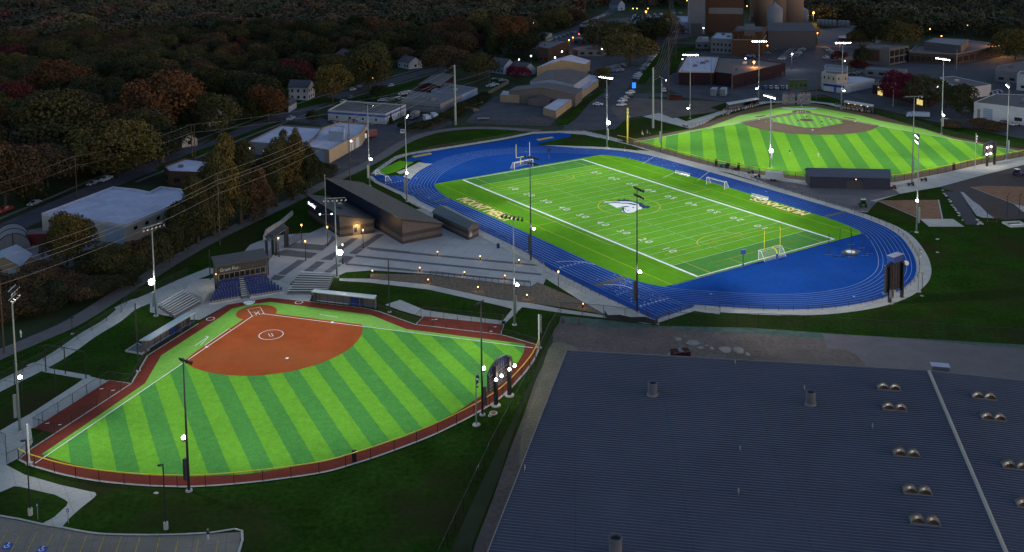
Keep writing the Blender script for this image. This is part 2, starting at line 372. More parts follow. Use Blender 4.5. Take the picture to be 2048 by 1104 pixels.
# --- plaza
sheet('plaza', P2([(486, 516), (486, 506), (500, 490), (530, 478), (565, 470), (620, 466), (680, 440), (860, 415), (950, 430), (962, 462), (1062, 521), (1090, 537), (1094, 554), (1083, 577), (1061, 574), (861, 549), (745, 541), (692, 545), (667, 556), (601, 546), (560, 590), (528, 560), (528, 520)]), .06, 'plaza')
m = MB()
def Z5(*l): return P2([(500+a/6.134, 400+b/6.134) for a, b in l])
for q in ([(545, 525), (900, 555), (960, 525), (1010, 440), (1060, 480), (890, 625), (440, 590)], [(430, 610), (830, 655), (740, 720), (250, 670)], [(590, 735), (690, 745), (430, 925), (330, 915)], [(820, 755), (925, 765), (770, 880), (660, 875)],
          [(990, 665), (1110, 610), (1010, 740), (860, 735)], [(1040, 790), (1130, 795), (960, 915), (880, 905)], [(1250, 470), (1330, 470), (1140, 610), (1060, 590)], [(1560, 420), (1650, 425), (1400, 600), (1290, 600)],
          [(1290, 600), (1400, 605), (1310, 670), (1210, 660)], [(1160, 685), (1280, 700), (1180, 785), (1080, 765)], [(300, 920), (440, 940), (350, 990), (245, 980)]):
    m.poly(Z5(*q), .08)
def Z6(*l): return P2([(740+a/4.267, 480+b/4.267) for a, b in l])
for q in ([(0, 72), (1390, 207), (1480, 225), (1385, 222), (0, 88)], [(0, 143), (1460, 290), (1465, 304), (0, 160)], [(0, 222), (1370, 350), (1370, 364), (0, 238)]):
    m.poly(Z6(*q), .08)
for q in ([(1440, 580), (1963, 635), (1963, 655), (1430, 600)], [(1300, 680), (1963, 742), (1963, 765), (1290, 700)], [(1180, 780), (1963, 850), (1963, 870), (1170, 800)]):
    m.poly(Z5(*q), .084)
tag(m.build('paver_bands', 'paver'), kind='structure')
sheet('rock_bed', Z6((0, 288), (515, 300), (1370, 400), (1430, 362), (1800, 520), (2020, 645), (1900, 620), (1380, 540), (1100, 508), (500, 380), (0, 330)), .09, 'rock')
sheet('lower_walk', Z6((-260, 330), (0, 332), (500, 382), (1100, 510), (1380, 542), (1640, 592), (2060, 655), (2040, 672), (1640, 625), (1300, 575), (1130, 735), (1110, 800), (1090, 745), (1215, 590), (1100, 560), (500, 425), (0, 366), (-260, 350)), .07, 'concrete')
sheet('track_walk', P2([(1040, 505), (1309, 641), (1320, 650), (1290, 648), (1215, 634), (1165, 604), (1098, 562), (1083, 550)]), .07, 'concrete')
sheet('bullpen_walk_right', P2([(800, 600), (848, 620), (872, 624), (1012, 643), (1007, 652), (845, 634), (800, 621), (770, 610)]), .07, 'concrete')
sheet('stand_apron', P2([(400, 640), (455, 610), (537, 596), (618, 604), (625, 590), (580, 570), (530, 552), (430, 560), (360, 570), (300, 600), (300, 625), (370, 640)]), .07, 'concrete')
# --- construction yard
sheet('construction_dirt', P2([(1126, 636), (1200, 642), (1310, 652), (1450, 658), (1700, 672), (2048, 694), (2400, 715), (2600, 900), (1500, 1300), (890, 1300), (940, 1130), (950, 1090), (985, 1000), (1020, 900), (1048, 830), (1068, 770), (1092, 705), (1108, 660)]), .05, 'dirt')
sheet('erosion_blanket', P2([(1122, 632), (1210, 640), (1313, 652), (1500, 656), (1700, 670), (2048, 690), (2300, 706), (2300, 718), (2048, 702), (1720, 684), (1500, 667), (1360, 662), (1345, 656), (1200, 655), (1118, 645)]), .06, 'seedmat')
sheet('gravel_yard', P2([(1645, 668), (1760, 674), (2048, 699), (2400, 722), (2400, 830), (1860, 765), (1735, 745), (1730, 728), (1712, 710), (1690, 700), (1655, 698)]), .07, 'gravel')
sheet('sand_strip', spline(P2([(1104, 688), (1150, 694), (1150, 706), (1120, 760), (1088, 830), (1058, 900), (1040, 930), (1042, 880), (1058, 820), (1078, 760)]), 4, True), .06, 'sand')
m = MB()
for px, py, a, b in ((1357, 679, 1.1, .9), (1386, 686, 2.2, 1.1), (1401, 696, .9, .7), (1414, 692, .7, .4), (1424, 697, .7, .7), (1451, 700, 1.9, 1.5), (1477, 701, 1.6, 1.6), (1496, 709, .7, .8), (1342, 709, 1.1, .8), (1371, 673, .5, .4)):
    c = at(px, py); n = 18
    a *= .62; b *= .62
    m.poly([(c.x+a*math.cos(t)*(1+.15*math.sin(3*t+px)), c.y+b*1.8*math.sin(t)*(1+.12*math.cos(2*t+px))) for t in [2*PI*i/n for i in range(n)]], .08)
tag(m.build('puddles', 'puddle'), kind='structure')
# ================================================================== FOOTBALL FIELD AND TRACK
RI = [(-79.0, 0), (-76.4, 11), (-71.2, 20), (-63.5, 28), (-56.6, 34.2), (-48, 38.3), (-36, 39.4), (-12, 39.4), (12, 39), (36, 38.4), (47, 37.5), (56, 34.6), (64, 28.2), (71.6, 20), (77, 11), (79.2, 0), (76.8, -11), (71.5, -19.6), (64.6, -27), (56.7, -34.3), (48, -38), (36, -38.8), (12, -38.6), (-12, -38.6), (-32, -38.8), (-42, -38.6), (-52, -36.2), (-57, -33.5), (-66, -26), (-73, -17), (-77.8, -8)]
INNER = spline(RI, 6, True)
def offset(pts, d):
    n = len(pts); out = []
    for i in range(n):
        a = Vector(pts[i-1]); b = Vector(pts[(i+1) % n]); t = (b-a).normalized(); nn = Vector((-t.y, t.x)); out.append(tuple(Vector(pts[i])+nn*d))
    return out
def F(l): return [FB(*p) for p in l]
OUT = offset(INNER, 9.0)
sheet('track_kerb_path', F([(a*1.0, b) for a, b in offset(INNER, 12.2)]), .10, 'concrete')
sheet('running_track', F(OUT), .12, 'blue')
# sprint straight ends and jump areas (traced on the ground)
sheet('sprint_straight', P2([(742, 350), (756, 363), (800, 383), (860, 406), (957, 453), (1046, 501), (1100, 539), (1190, 585), (1250, 613), (1309, 640), (1386, 615), (1400, 600), (1290, 570), (1078, 475), (910, 402), (870, 375), (800, 352)]), .124, 'blue')
m = MB(); m.strip(P2([(742, 352), (756, 365), (800, 386), (860, 409), (957, 456), (1046, 504), (1100, 543), (1190, 589), (1250, 617), (1310, 644), (1384, 619), (1440, 626)]), 2.2, .11)
tag(m.build('straight_kerb_path', 'concrete'), kind='structure')
sheet('jump_area', P2([(800, 332), (816, 318), (830, 308), (906, 297), (1000, 283), (1066, 270), (1120, 266), (1140, 268), (1143, 274), (1125, 279), (1075, 290), (1200, 300), (900, 330), (847, 327), (838, 320)]), .126, 'blue')
sheet('north_path', P2([(741, 349), (750, 340), (790, 313), (812, 307), (860, 299), (906, 292), (1000, 277), (1066, 264), (1120, 262), (1170, 262), (1230, 276), (1262, 286), (1262, 291), (1170, 270), (1120, 266), (1066, 268), (1000, 281), (906, 296), (820, 310), (795, 318), (756, 343), (770, 350)]), .10, 'concrete')
sheet('javelin_grass', P2([(752, 346), (765, 337), (800, 322), (828, 325), (810, 335), (790, 345), (775, 349)]), .13, 'apron')
sheet('concrete_sector', P2([(792, 345), (812, 338), (838, 325), (850, 327), (840, 332), (818, 344), (800, 349)]), .134, 'concrete')
sheet('north_grass', P2([(1070, 289), (1085, 286), (1130, 276), (1200, 276), (1262, 291), (1300, 303), (1225, 294), (1150, 291)]), .13, 'lawn')
m = MB(); m.poly(P2([(823, 313), (860, 306), (865, 309), (829, 316)]), .14); m.poly(P2([(1072, 279), (1104, 274), (1109, 276), (1078, 282)]), .14)
tag(m.build('sand_pits', 'stall'), kind='structure')
# lanes
m = MB()
for k in range(9):
    lane = offset(INNER, .25+k*1.08)
    if k in (0,): m.strip(F(lane), .14, .14, closed=True)
    else: m.strip(F(lane), .11, .14, closed=True)
for k in range(9):
    y = -38.9 - k*1.12
    m.strip([FB(-73 if k else -60, y), FB(67+min(k, 3), y)], .11, .142)
for x0 in (-58, -52):
    m.strip([FB(x0, -39), FB(x0, -47.5)], .12, .142)
for x0 in (40, 62.5, -37): m.strip([FB(x0, 38), FB(x0+(1 if x0 < 0 else 0), 47)], .1, .142)
tag(m.build('lane_lines', 'faint'), kind='structure')
m = MB(); rr = random.Random(3)
for x0 in (-66, 31.5, 61.5):
    for k in range(8):
        v, f = text_poly(str(k+1), 1.1)
        b = FB(x0, -39.5-k*1.1); a = FB.a + (PI/2 if x0 > 0 else -PI/2)
        m.add([(b[0]+p[0]*math.cos(a)-p[1]*math.sin(a), b[1]+p[0]*math.sin(a)+p[1]*math.cos(a), .15) for p in v], f)
for i in range(60):   # exchange-zone triangles and ticks
    x0 = rr.choice([rr.uniform(42, 60), rr.uniform(-48, -28)]); k = rr.randrange(8)
    s = -1 if x0 > 0 else 1
    y0 = s*(39.6+k*1.08); b = FB(x0, y0)
    m.poly([(b[0]-.12, b[1]-.12), (b[0]+.22, b[1]), (b[0]-.12, b[1]+.16)], .15)
for i in range(14):
    i0 = rr.randrange(len(INNER)); k = rr.randrange(8); p = offset(INNER, .8+k*1.08)[i0]; b = FB(*p)
    m.poly([(b[0]-.25, b[1]-.1), (b[0]+.25, b[1]-.1), (b[0]+.25, b[1]+.1), (b[0]-.25, b[1]+.1)], .15)
arc = [FB(36+9*math.cos(t), -48+9*math.sin(t)) for t in [rad(100+i*6) for i in range(12)]]
m.strip(arc, .16, .15)
m.strip([FB(52+6*math.cos(t), -48+6*math.sin(t)) for t in [rad(90+i*9) for i in range(10)]], .2, .15)
for a, b in (((1285, 328), (1312, 312)), ((1325, 357), (1350, 345), ), ((1395, 362), (1420, 342))): m.strip(P2([a, b]), .12, .15)
tag(m.build('track_marks', 'line'), kind='structure')
m = MB(); m.poly(F([(44.5, -38.4), (46, -38.4), (46.5, -48), (45, -48)]), .155); m.poly(F([(-38.4, -38.6), (-37, -38.6), (-37.3, -46), (-38.7, -46)]), .155); m.poly(F([(39.5, 38.6), (40.8, 38.6), (41, 47.5), (39.6, 47.5)]), .155)
tag(m.build('rubber_crossing_mats', 'paver'), kind='structure')
# D-zone infill is blue: apron grass only between x=-56.5 and 56.5
ap = [p for p in INNER if abs(p[0]) <= 56.6]
top = sorted([p for p in ap if p[1] > 0], key=lambda p: p[0]); bot = sorted([p for p in ap if p[1] < 0], key=lambda p: -p[0])
sheet('apron', F(top + bot), .14, 'apron')
hl, hw = 54.86, 24.38
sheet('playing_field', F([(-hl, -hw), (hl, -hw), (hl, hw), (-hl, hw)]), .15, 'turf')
for s in (-1, 1): sheet('end_zone', F([(s*hl, -hw), (s*hl, hw), (s*45.72, hw), (s*45.72, -hw)]), .158, 'turf_end')
ribbon('boundary_line', F([(-hl, -hw), (hl, -hw), (hl, hw), (-hl, hw)]), .8, .17, 'line', closed=True)
m = MB()
for k in range(21):
    x = -45.72 + k*4.572; m.strip([FB(x, -hw+.4), FB(x, hw-.4)], .15, .166)
yd = .9144
for k in range(1, 100):
    x = -45.72 + k*yd
    if k % 5:
        for y in (-hw+.6, hw-1.1): m.strip([FB(x, y), FB(x, y+.6)], .11, .166)
        for y in (-6.1, 6.1): m.strip([FB(x, y-.3), FB(x, y+.3)], .15, .166)
tag(m.build('yard_lines', 'yardline'), kind='structure')
m = MB()
for k in range(1, 10):
    x = -45.72 + k*9.144; t = str(min(k, 10-k)*10)
    for side in (-1, 1):
        v, f = text_poly(t[0]+' '+t[1], 3.3); b = FB(x, side*(hw-7.6)); a = FB.a + (0 if side < 0 else PI); ca, sa = math.cos(a), math.sin(a)
        m.add([(b[0]+p[0]*ca-(p[1]-1.1)*sa, b[1]+p[0]*sa+(p[1]-1.1)*ca, .174) for p in v], f)
tag(m.build('yard_numbers', 'line'), kind='structure')
m = MB()
m.strip([FB(x, -26.6) for x in (-25, 25)], .14, .152); m.strip([FB(-25, -26.6), FB(-25, -25)], .14, .152); m.strip([FB(25, -26.6), FB(25, -25)], .14, .152)
m.strip([FB(x, 26.4) for x in (-22, 22)], .14, .152)
tag(m.build('coaching_box_lines', 'yardline'), kind='structure')
m = MB()
m.strip(F([(-55.8, -33), (55.8, -33), (55.8, 33), (-55.8, 33)]), .14, .156, closed=True)
m.strip([FB(9.15*math.cos(t), .3+9.15*math.sin(t)) for t in [2*PI*i/48 for i in range(48)]], .2, .172, closed=True)
m.strip([FB(0, -33), FB(0, -24.9)], .12, .156); m.strip([FB(0, 24.9), FB(0, 33)], .12, .156)
for s in (-1, 1):
    m.strip([FB(s*55.5, -20), FB(s*38.5, -20), FB(s*38.5, 20), FB(s*55.5, 20)], .16, .175)
    m.strip([FB(s*55.5, -9), FB(s*50, -9), FB(s*50, 9), FB(s*55.5, 9)], .14, .175)
    m.strip([FB(s*(38.5-4.6*math.cos(t)), 8*math.sin(t)) for t in [rad(-90+i*12) for i in range(16)]], .2, .175)
tag(m.build('soccer_lines', 'yellow'), kind='structure')
m = MB()
m.strip(F([(-54, -27.6), (54, -27.6)]), .1, .154); m.strip(F([(-50, 27.8), (50, 27.8)]), .1, .154); m.strip(F([(-45, -16.5), (45, -16.5)]), .1, .176); m.strip(F([(-45, 16.5), (45, 16.5)]), .1, .176)
for s in (-1, 1):
    m.strip([FB(s*(41-4*math.cos(t)), 5*math.sin(t)) for t in [rad(-80+i*16) for i in range(11)]], .14, .177)
    m.strip([FB(s*50, -16.5), FB(s*50, 16.5)], .1, .177)
tag(m.build('lacrosse_lines', 'orange'), kind='structure')
# midfield horse-head emblem (generic mustang head: white neck and head, navy mane), traced on the turf
def L(*q): return P2([(1180+a/12.27, 360+b/12.27) for a, b in q])
m = MB()
for q in ([(660, 495), (745, 488), (750, 515), (800, 495), (850, 478), (890, 505), (940, 492), (960, 515), (1030, 512), (1035, 545), (1110, 540), (1140, 560), (1170, 548), (1200, 580), (1260, 565), (1275, 590), (1330, 570), (1290, 605), (1300, 625), (1350, 628), (1355, 650), (1385, 660), (1410, 635), (1440, 650), (1485, 680), (1420, 708), (1290, 708), (1270, 680), (1210, 650), (1190, 600), (1100, 575), (1000, 545), (850, 535), (690, 530)],
          [(325, 570), (640, 560), (740, 565), (750, 590), (640, 578), (440, 588)],
          [(740, 575), (880, 570), (1000, 580), (1145, 608), (1110, 635), (1030, 618), (900, 592), (760, 592)],
          [(790, 690), (800, 740), (740, 775), (770, 795), (830, 800), (850, 770), (830, 740), (850, 690)]):
    m.poly(L(*q), .186)
tag(m.build('emblem_navy', 'navy'), kind='structure')
m = MB()
m.poly(L((330, 568), (370, 542), (640, 548), (850, 538), (1000, 548), (1120, 575), (1185, 592), (1225, 605), (1205, 660), (1280, 690), (1265, 730), (1190, 742), (1150, 745), (1090, 800), (1020, 815), (930, 825), (870, 805), (840, 775), (815, 730), (800, 690), (900, 672), (1000, 650), (900, 655), (650, 698), (560, 650), (450, 592), (400, 583)), .180)
m.poly(L((765, 770), (800, 765), (830, 795), (790, 800)), .190)
tag(m.build('emblem_white', 'line'), kind='structure')
m = MB()
for q in ([(1030, 690), (1060, 672), (1085, 680), (1080, 700), (1050, 695)], [(855, 715), (880, 725), (875, 750), (860, 740)], [(905, 770), (960, 745), (965, 752), (915, 778)], [(740, 668), (960, 655), (930, 672), (860, 680)], [(810, 745), (835, 770), (850, 805), (838, 800), (822, 775)]):
    m.poly(L(*q), .194)
tag(m.build('emblem_ink', 'navy'), kind='structure')
# turf lettering
def word(txt, x0, x1, y0, y1, flip, name):
    v, f = text_poly(txt, 5); xs = [p[0] for p in v]; ys = [p[1] for p in v]
    a0, a1, b0, b1 = min(xs), max(xs), min(ys), max(ys)
    for layer, gr, zz, mm in ((0, .28, .160, 'navy'), (1, .16, .168, 'gold')):
        m = MB()
        for k in range(1 if layer else 1):
            pass
        offs = [(gr*math.cos(t), gr*math.sin(t)) for t in [i*PI/4 for i in range(8)]]
        for j, (ox, oy) in enumerate(offs):
            vv = []
            for p in v:
                u = (p[0]-a0)/(a1-a0); w = (p[1]-b0)/(b1-b0)
                if flip: lx = x1+(x0-x1)*u; ly = y1+(y0-y1)*w
                else: lx = x0+(x1-x0)*u; ly = y0+(y1-y0)*w
                b = FB(lx+ox, ly+oy); vv.append((b[0], b[1], zz+j*.0006))
            m.add(vv, f)
        tag(m.build(name + ('_letters' if layer else '_outline'), mm), kind='structure')
word('MOUNT MERCY', -36, -8.3, -37.8, -33.9, False, 'sideline')
word('MUSTANGS', 15.4, 35.6, 34.3, 38.0, True, 'far_sideline')
# throwing circle mat
sheet('throwing_mat', P2([(1681, 506), (1696, 497), (1722, 503), (1710, 512)]), .145, 'black')
c = at(1701, 504.5); sheet('throwing_circle', [(c.x+1.15*math.cos(t), c.y+1.15*math.sin(t)) for t in [2*PI*i/24 for i in range(24)]], .155, 'line')
# ================================================================== SOFTBALL
fence_sb = spline(P2([(37.5, 920), (60, 931), (96, 942), (125, 950), (170, 959), (220, 966), (290, 972), (345, 974), (380, 974.5), (450, 970.5), (512, 964.5), (550, 960), (645, 946), (710, 928), (768, 909), (850, 878), (900, 855), (952, 828), (1000, 797), (1040, 757), (1065, 725), (1078, 697)]), 4)
sheet('softball_warning_track', fence_sb + P2([(1066, 686), (1024, 676), (1001, 669), (1008, 649.5), (848, 633), (831, 649.5), (757, 623), (729, 617), (618, 604), (539, 596), (455.6, 610), (397, 647), (295, 711), (262.5, 768), (217, 761.5), (66, 857.5), (110, 868), (62, 898)]), .10, 'rust')
sheet('softball_outfield', spline(P2([(82.5, 910.5), (140, 928), (190, 939), (235, 947), (282, 951), (350, 954), (425, 953), (512, 947), (632, 926), (672, 917), (744.5, 895.5), (814.5, 873), (872, 847), (929, 815), (991, 771), (1027, 736), (1038.5, 721), (1047.5, 704.5), (1050, 689)]), 4) + P2([(813, 659.5), (741, 630.5), (541, 605), (500, 610), (464.5, 618), (440, 635.5), (322.5, 712), (290, 768), (205, 827), (132, 878)]), .115, 'sbturf')
# foul ground in front of the dugouts is one mown colour
MT['sbfoul'] = mt('softball_foul_turf', (.135, .335, .03), var=.1, scale=.7); fine_grain(MT['sbfoul'], 4, .12)
sheet('softball_foul_ground', P2([(1045, 688.5), (813, 659.5), (741, 630.5), (541, 605), (500, 610), (464.5, 618), (440, 635.5), (322.5, 712), (290, 768), (205, 827), (82.5, 910.5), (105, 903)]) + [SB(-.2, -30), SB(0, -24), SB(1, -1), SB(20, .2), SB(50, .2)], .125, 'sbfoul')
def circ(fr, cx, cy, r, n=40, a0=0, a1=360): return [fr(cx+r*math.cos(t), cy+r*math.sin(t)) for t in [rad(a0+(a1-a0)*i/n) for i in range(n+1)]]
pts = [SB(0, .9)] + [SB(9.2+18.7*math.cos(t), -9.3+18.7*math.sin(t)) for t in [rad(33-i*(33+90+31)/40) for i in range(41)]] + [SB(-.9, -20), SB(-.9, 0)]
sheet('softball_infield', pts, .14, 'clay')
sheet('home_circle', circ(SB, -.3, .3, 4.35)[:-1], .144, 'clay')
m = MB(); w = .13
m.strip([SB(1.2, 0), SB(62.8, 0)], .16, .155); m.strip([SB(0, -1.6), SB(0, -63.6)], .16, .155)
m.strip(circ(SB, 9.2, -9.25, 2.44)[:-1], .14, .155, closed=True)
m.strip([SB(8.4, -9.0), SB(9.5, -10.1)], .12, .156); m.strip([SB(8.85, -8.6), SB(9.95, -9.7)], .12, .156); m.strip([SB(9.45, -10.1), SB(9.95, -9.65)], .12, .156)
def rot45(x, y): return SB(x*.7071-y*.7071, -(x*.7071+y*.7071)) if False else SB(.7071*(x+y), .7071*(y-x))
# x' runs home -> second base, y' to the first-base side
for s in (-1, 1):
    m.strip([rot45(-.9, s*.35), rot45(1.2, s*.35), rot45(1.2, s*1.3), rot45(-.9, s*1.3)], .1, .156, closed=True)
m.strip([rot45(-.9, -1.35), rot45(-3.1, -1.35), rot45(-3.1, 1.35), rot45(-.9, 1.35)], .1, .157)
m.poly([rot45(-.25, 0), rot45(0, .25), rot45(.3, .25), rot45(.3, -.25), rot45(0, -.25)], .16)
for pts in (P2([(641, 631), (640, 629), (640, 630), (676, 636)]), P2([(401, 692), (417, 675), (412, 673)]), ): m.strip(pts, .12, .156)
m.strip(P2([(390, 693), (416, 675), (410, 674)]), .14, .157)
m.strip(P2([(410, 692), (457, 659), (462, 661)]), .12, .158)
for px, py in ((598, 606), (421, 639)):
    c = at(px, py); m.strip([(c.x+.85*math.cos(t), c.y+.85*math.sin(t)) for t in [2*PI*i/20 for i in range(20)]], .14, .158, closed=True)
tag(m.build('softball_lines', 'line'), kind='structure')
m = MB()
for px, py in ((203, 779), (226, 782), (95, 848), (119, 851), (864, 641), (872, 640), (982, 664), (990, 655)):
    c = at(px, py); m.box(-.3, .3, -.08, .08, .12, .17, c=(c.x, c.y, 0), rz=.3)
for lx, ly in ((18.3, 0), (18.3, -18.3), (0, -18.3)):
    a = SB(lx, ly); m.box(-.25, .25, -.25, .25, .15, .24, c=(a[0], a[1], 0), rz=SB.a)
tag(m.build('softball_bases_and_plates', 'white'), kind='structure')
def Zh(*q): return P2([(440+a/6.134, 580+b/6.134) for a, b in q])
m = MB(); m.poly(Zh((280, 158), (310, 148), (350, 138), (400, 140), (430, 132), (425, 160), (390, 180), (340, 188), (310, 185)), .112)
tag(m.build('backstop_emblem', 'line'), kind='structure')
m = MB(); m.strip(Zh((320, 165), (350, 158), (380, 165), (410, 150), (420, 140)), .18, .118); m.strip(Zh((300, 170), (325, 182)), .15, .118)
tag(m.build('backstop_emblem_ink', 'navy'), kind='structure')
# fence footing strip
m = MB(); m.strip(fence_sb, .4, .13)
m.strip(P2([(37.5, 920), (62, 899), (110, 868), (262.5, 768.5), (295, 712), (397, 648)]), .3, .13)
m.strip(P2([(66, 857.5), (217, 761.5), (262, 768)]), .3, .131)
m.strip(P2([(618, 604), (729, 617.5), (757, 623.5), (831, 650), (1001, 670), (1024, 676), (1078, 692)]), .3, .13)
m.strip(P2([(831, 650), (848, 633), (1008, 650), (1001, 670)]), .3, .131)
tag(m.build('softball_mow_strip', 'concrete'), kind='structure')
sheet('batting_cage_turf', P2([(-40, 905), (-20, 880), (95, 745), (170, 756), (70, 815), (20, 842)]), .045, 'lawn')
ribbon('cage_walk', P2([(60, 728), (95, 741), (175, 755)]), 1.6, .055, 'concrete')
# ================================================================== BASEBALL
fence_bb = spline(P2([(1235, 283), (1262, 289), (1323, 306), (1400, 327), (1480, 343), (1536, 352), (1620, 362), (1700, 367), (1781, 365), (1846, 354), (1906, 342), (1961, 329), (2011, 320), (2048, 313), (2078, 306)]), 5)
sheet('baseball_warning_track', fence_bb + P2([(2060, 301), (1990, 290), (1911, 275), (1831, 252.5), (1754, 230), (1685, 219), (1625, 207), (1603, 207), (1562, 207), (1500, 217), (1440, 236), (1380, 258), (1290, 275)]), .10, 'brown')
def inset(pts, d):
    out = []
    for i in range(len(pts)):
        a = Vector(pts[max(0, i-1)]); b = Vector(pts[min(len(pts)-1, i+1)]); t = (b-a).normalized(); out.append(tuple(Vector(pts[i])+Vector((-t.y, t.x))*d))
    return out
ins = inset(fence_bb, 4.6)[3:-3]
sheet('baseball_outfield', ins + P2([(2046, 304), (1990, 294), (1906, 278), (1848, 259), (1760, 242), (1719, 231), (1631, 214.5), (1603, 213), (1565, 214.5), (1480, 231.5), (1420, 254), (1360, 266), (1283, 283)]), .13, 'bbturf')
MT['bbfoul'] = mt('baseball_foul_turf', (.19, .42, .035), var=.1, scale=.5)
sheet('baseball_foul_ground', P2([(1906, 278), (1848, 259), (1760, 242), (1719, 231), (1631, 214.5), (1603, 213), (1565, 214.5), (1480, 231.5), (1420, 254), (1360, 266)]) + [BB(0, -60), BB(0, -35), BB(2, -2), BB(35, 0), BB(60, 0), BB(75, 0)], .16, 'bbfoul')
cb = (13.0, -13.0)
pts = [BB(0, 1.6)] + [BB(cb[0]+28.6*math.cos(t), cb[1]+28.6*math.sin(t)) for t in [rad(30-i*(30+90+30)/40) for i in range(41)]] + [BB(-1.6, -20), BB(-1.6, 0)]
sheet('baseball_infield', pts, .19, 'brown')
sheet('baseball_home_circle', circ(BB, 0, 0, 4.0)[:-1], .20, 'brown')
g = 1.6; b_ = 27.4-1.2
pts = [BB(4.2, -g), BB(b_-3.5, -g), BB(b_-3.1, -4.1), BB(b_, -6), BB(b_-.3, -b_+4), BB(b_-2.2, -b_+2.2), BB(b_-4, -b_+.3), BB(6, -b_), BB(4.1, -b_+3.1), BB(g, -b_+3.5), BB(g, -4.2), BB(3, -3.2)]
sheet('baseball_infield_grass', pts, .22, 'bbturf_in')
MT['bbrim'] = MT['bbfoul']
sheet('mound', circ(BB, 13, -13, 2.75)[:-1], .26, 'brown')
m = MB(); m.strip([BB(2, 0), BB(96, 0)], .2, .24); m.strip([BB(0, -2), BB(0, -98)], .2, .24)
for (ax, ay) in ((15, 6), ): pass
for s in (0, 1):
    q = [(17, 6.2), (24, 6.2)] if s else None
    if s: m.strip([BB(18, 5), BB(18, 6.8), BB(25, 6.8), BB(25, 5)], .16, .2)
    else: m.strip([BB(-5, -18), BB(-6.8, -18), BB(-6.8, -25), BB(-5, -25)], .16, .2)
tag(m.build('baseball_lines', 'line'), kind='structure')
m = MB(); m.poly([BB(18.5, 3.6), BB(24.5, 3.6), BB(24.5, 5.2), BB(18.5, 5.2)], .18); m.poly([BB(-3.6, -18.5), BB(-3.6, -24.5), BB(-5.2, -24.5), BB(-5.2, -18.5)], .18)
tag(m.build('coach_boxes', 'brown'), kind='structure')
m = MB()
for lx, ly in ((27.4, 0), (27.4, -27.4), (0, -27.4)):
    a = BB(lx, ly); m.box(-.3, .3, -.3, .3, .22, .34, c=(a[0], a[1], 0), rz=BB.a)
def rotb(x, y): return BB(.7071*(x+y), .7071*(y-x))
for s in (-1, 1): m.strip([rotb(-.9, s*.45), rotb(.9, s*.45), rotb(.9, s*1.7), rotb(-.9, s*1.7)], .18, .24, closed=True)
m.strip([rotb(-8.5, -7.5), rotb(-7.4, -4), rotb(-6.8, 0), rotb(-7.4, 4), rotb(-8.5, 7.5)], 1.5, .2)
tag(m.build('baseball_bases_and_emblem', 'white'), kind='structure')
sheet('baseball_service_path', [tuple(p) for p in inset(fence_bb, -.1)] + [tuple(p) for p in inset(fence_bb, -4.2)][::-1], .085, 'concrete')
sheet('service_yard', P2([(1370, 316), (1480, 342), (1536, 352), (1640, 366), (1800, 366), (1862, 352), (1962, 329), (2048, 315), (2120, 306), (2120, 322), (2048, 330), (1960, 352), (1880, 374), (1800, 388), (1755, 402), (1735, 425), (1700, 421), (1640, 403), (1534, 370), (1440, 340), (1370, 320)]), .075, 'concrete')
sheet('service_asphalt', P2([(1480, 345), (1620, 372), (1790, 380), (1800, 388), (1740, 402), (1755, 404), (1735, 424), (1700, 420), (1640, 402), (1534, 368)]), .08, 'gravel')
ribbon('dugout_concourse', P2([(1376, 252), (1400, 240), (1440, 226), (1500, 211), (1530, 205), (1562, 204), (1625, 204), (1660, 208), (1690, 216)]), 4, .09, 'concrete')
sheet('entry_walk', P2([(1285, 233), (1318, 226), (1345, 237), (1425, 226), (1440, 228), (1395, 256), (1378, 257)]), .078, 'concrete')
# --- throwing field right of the track
sheet('dark_yard', P2([(1881, 376), (1900, 365), (1960, 352), (2048, 331), (2200, 320), (2200, 480), (2048, 438), (2010, 440), (1990, 437), (1955, 430), (1915, 385)]), .06, 'stone2')
sheet('mulch_bed', P2([(1753, 401.5), (1877, 400), (1885, 438.5), (1840, 438.5), (1800, 421)]), .08, 'mulch')
sheet('mulch_bed_far', P2([(1941, 374.5), (1975, 372), (2060, 374), (2160, 380), (2160, 430), (2030, 409)]), .08, 'mulch')
m = MB(); m.strip(P2([(1753, 401.5), (1800, 421), (1840, 438.5)]), .25, .11); m.strip(P2([(1877, 400), (1885, 438.5)]), .35, .11); m.strip(P2([(1941, 374.5), (2030, 409), (2060, 422)]), .25, .11)
tag(m.build('mulch_edging', 'concrete'), kind='structure')
sheet('sector_pad', P2([(1840, 438.5), (1906, 438.5), (1929, 454), (1858, 454)]), .10, 'concrete')
sheet('far_pad', P2([(2028, 409), (2060, 415), (2060, 426), (2046, 424)]), .10, 'concrete')
sheet('navy_blanket', P2([(1890, 383.5), (1919, 384), (1961, 450), (1932, 450)]), .10, 'tarpd')
sheet('plastic_sheeting', P2([(1920, 384), (1928, 386), (1945, 402), (1960, 412), (1975, 428), (1990, 437), (1965, 436), (1953, 432)]), .11, 'tarpw')
m = MB(); rr = random.Random(9)
for i in range(22):
    t = i/21; px = 1886+t*42+rr.uniform(-2, 2); py = 382+t*62+rr.uniform(-1.5, 1.5)
    if rr.random() < .7: c = at(px, py); m.box(-.35, .35, -.2, .2, .1, .3, c=(c.x, c.y, 0), rz=rr.uniform(0, 3))
for px, py in ((1960, 446), (1956, 450), (1963, 449), (1955, 441)): c = at(px, py); m.box(-.5, .5, -.25, .25, .1, .35, c=(c.x, c.y, 0), rz=rr.uniform(0, 3))
tag(m.build('sandbags', 'whitewall'), 'pale sandbags strewn along both edges of the navy blanket', 'sandbags', kind='stuff')
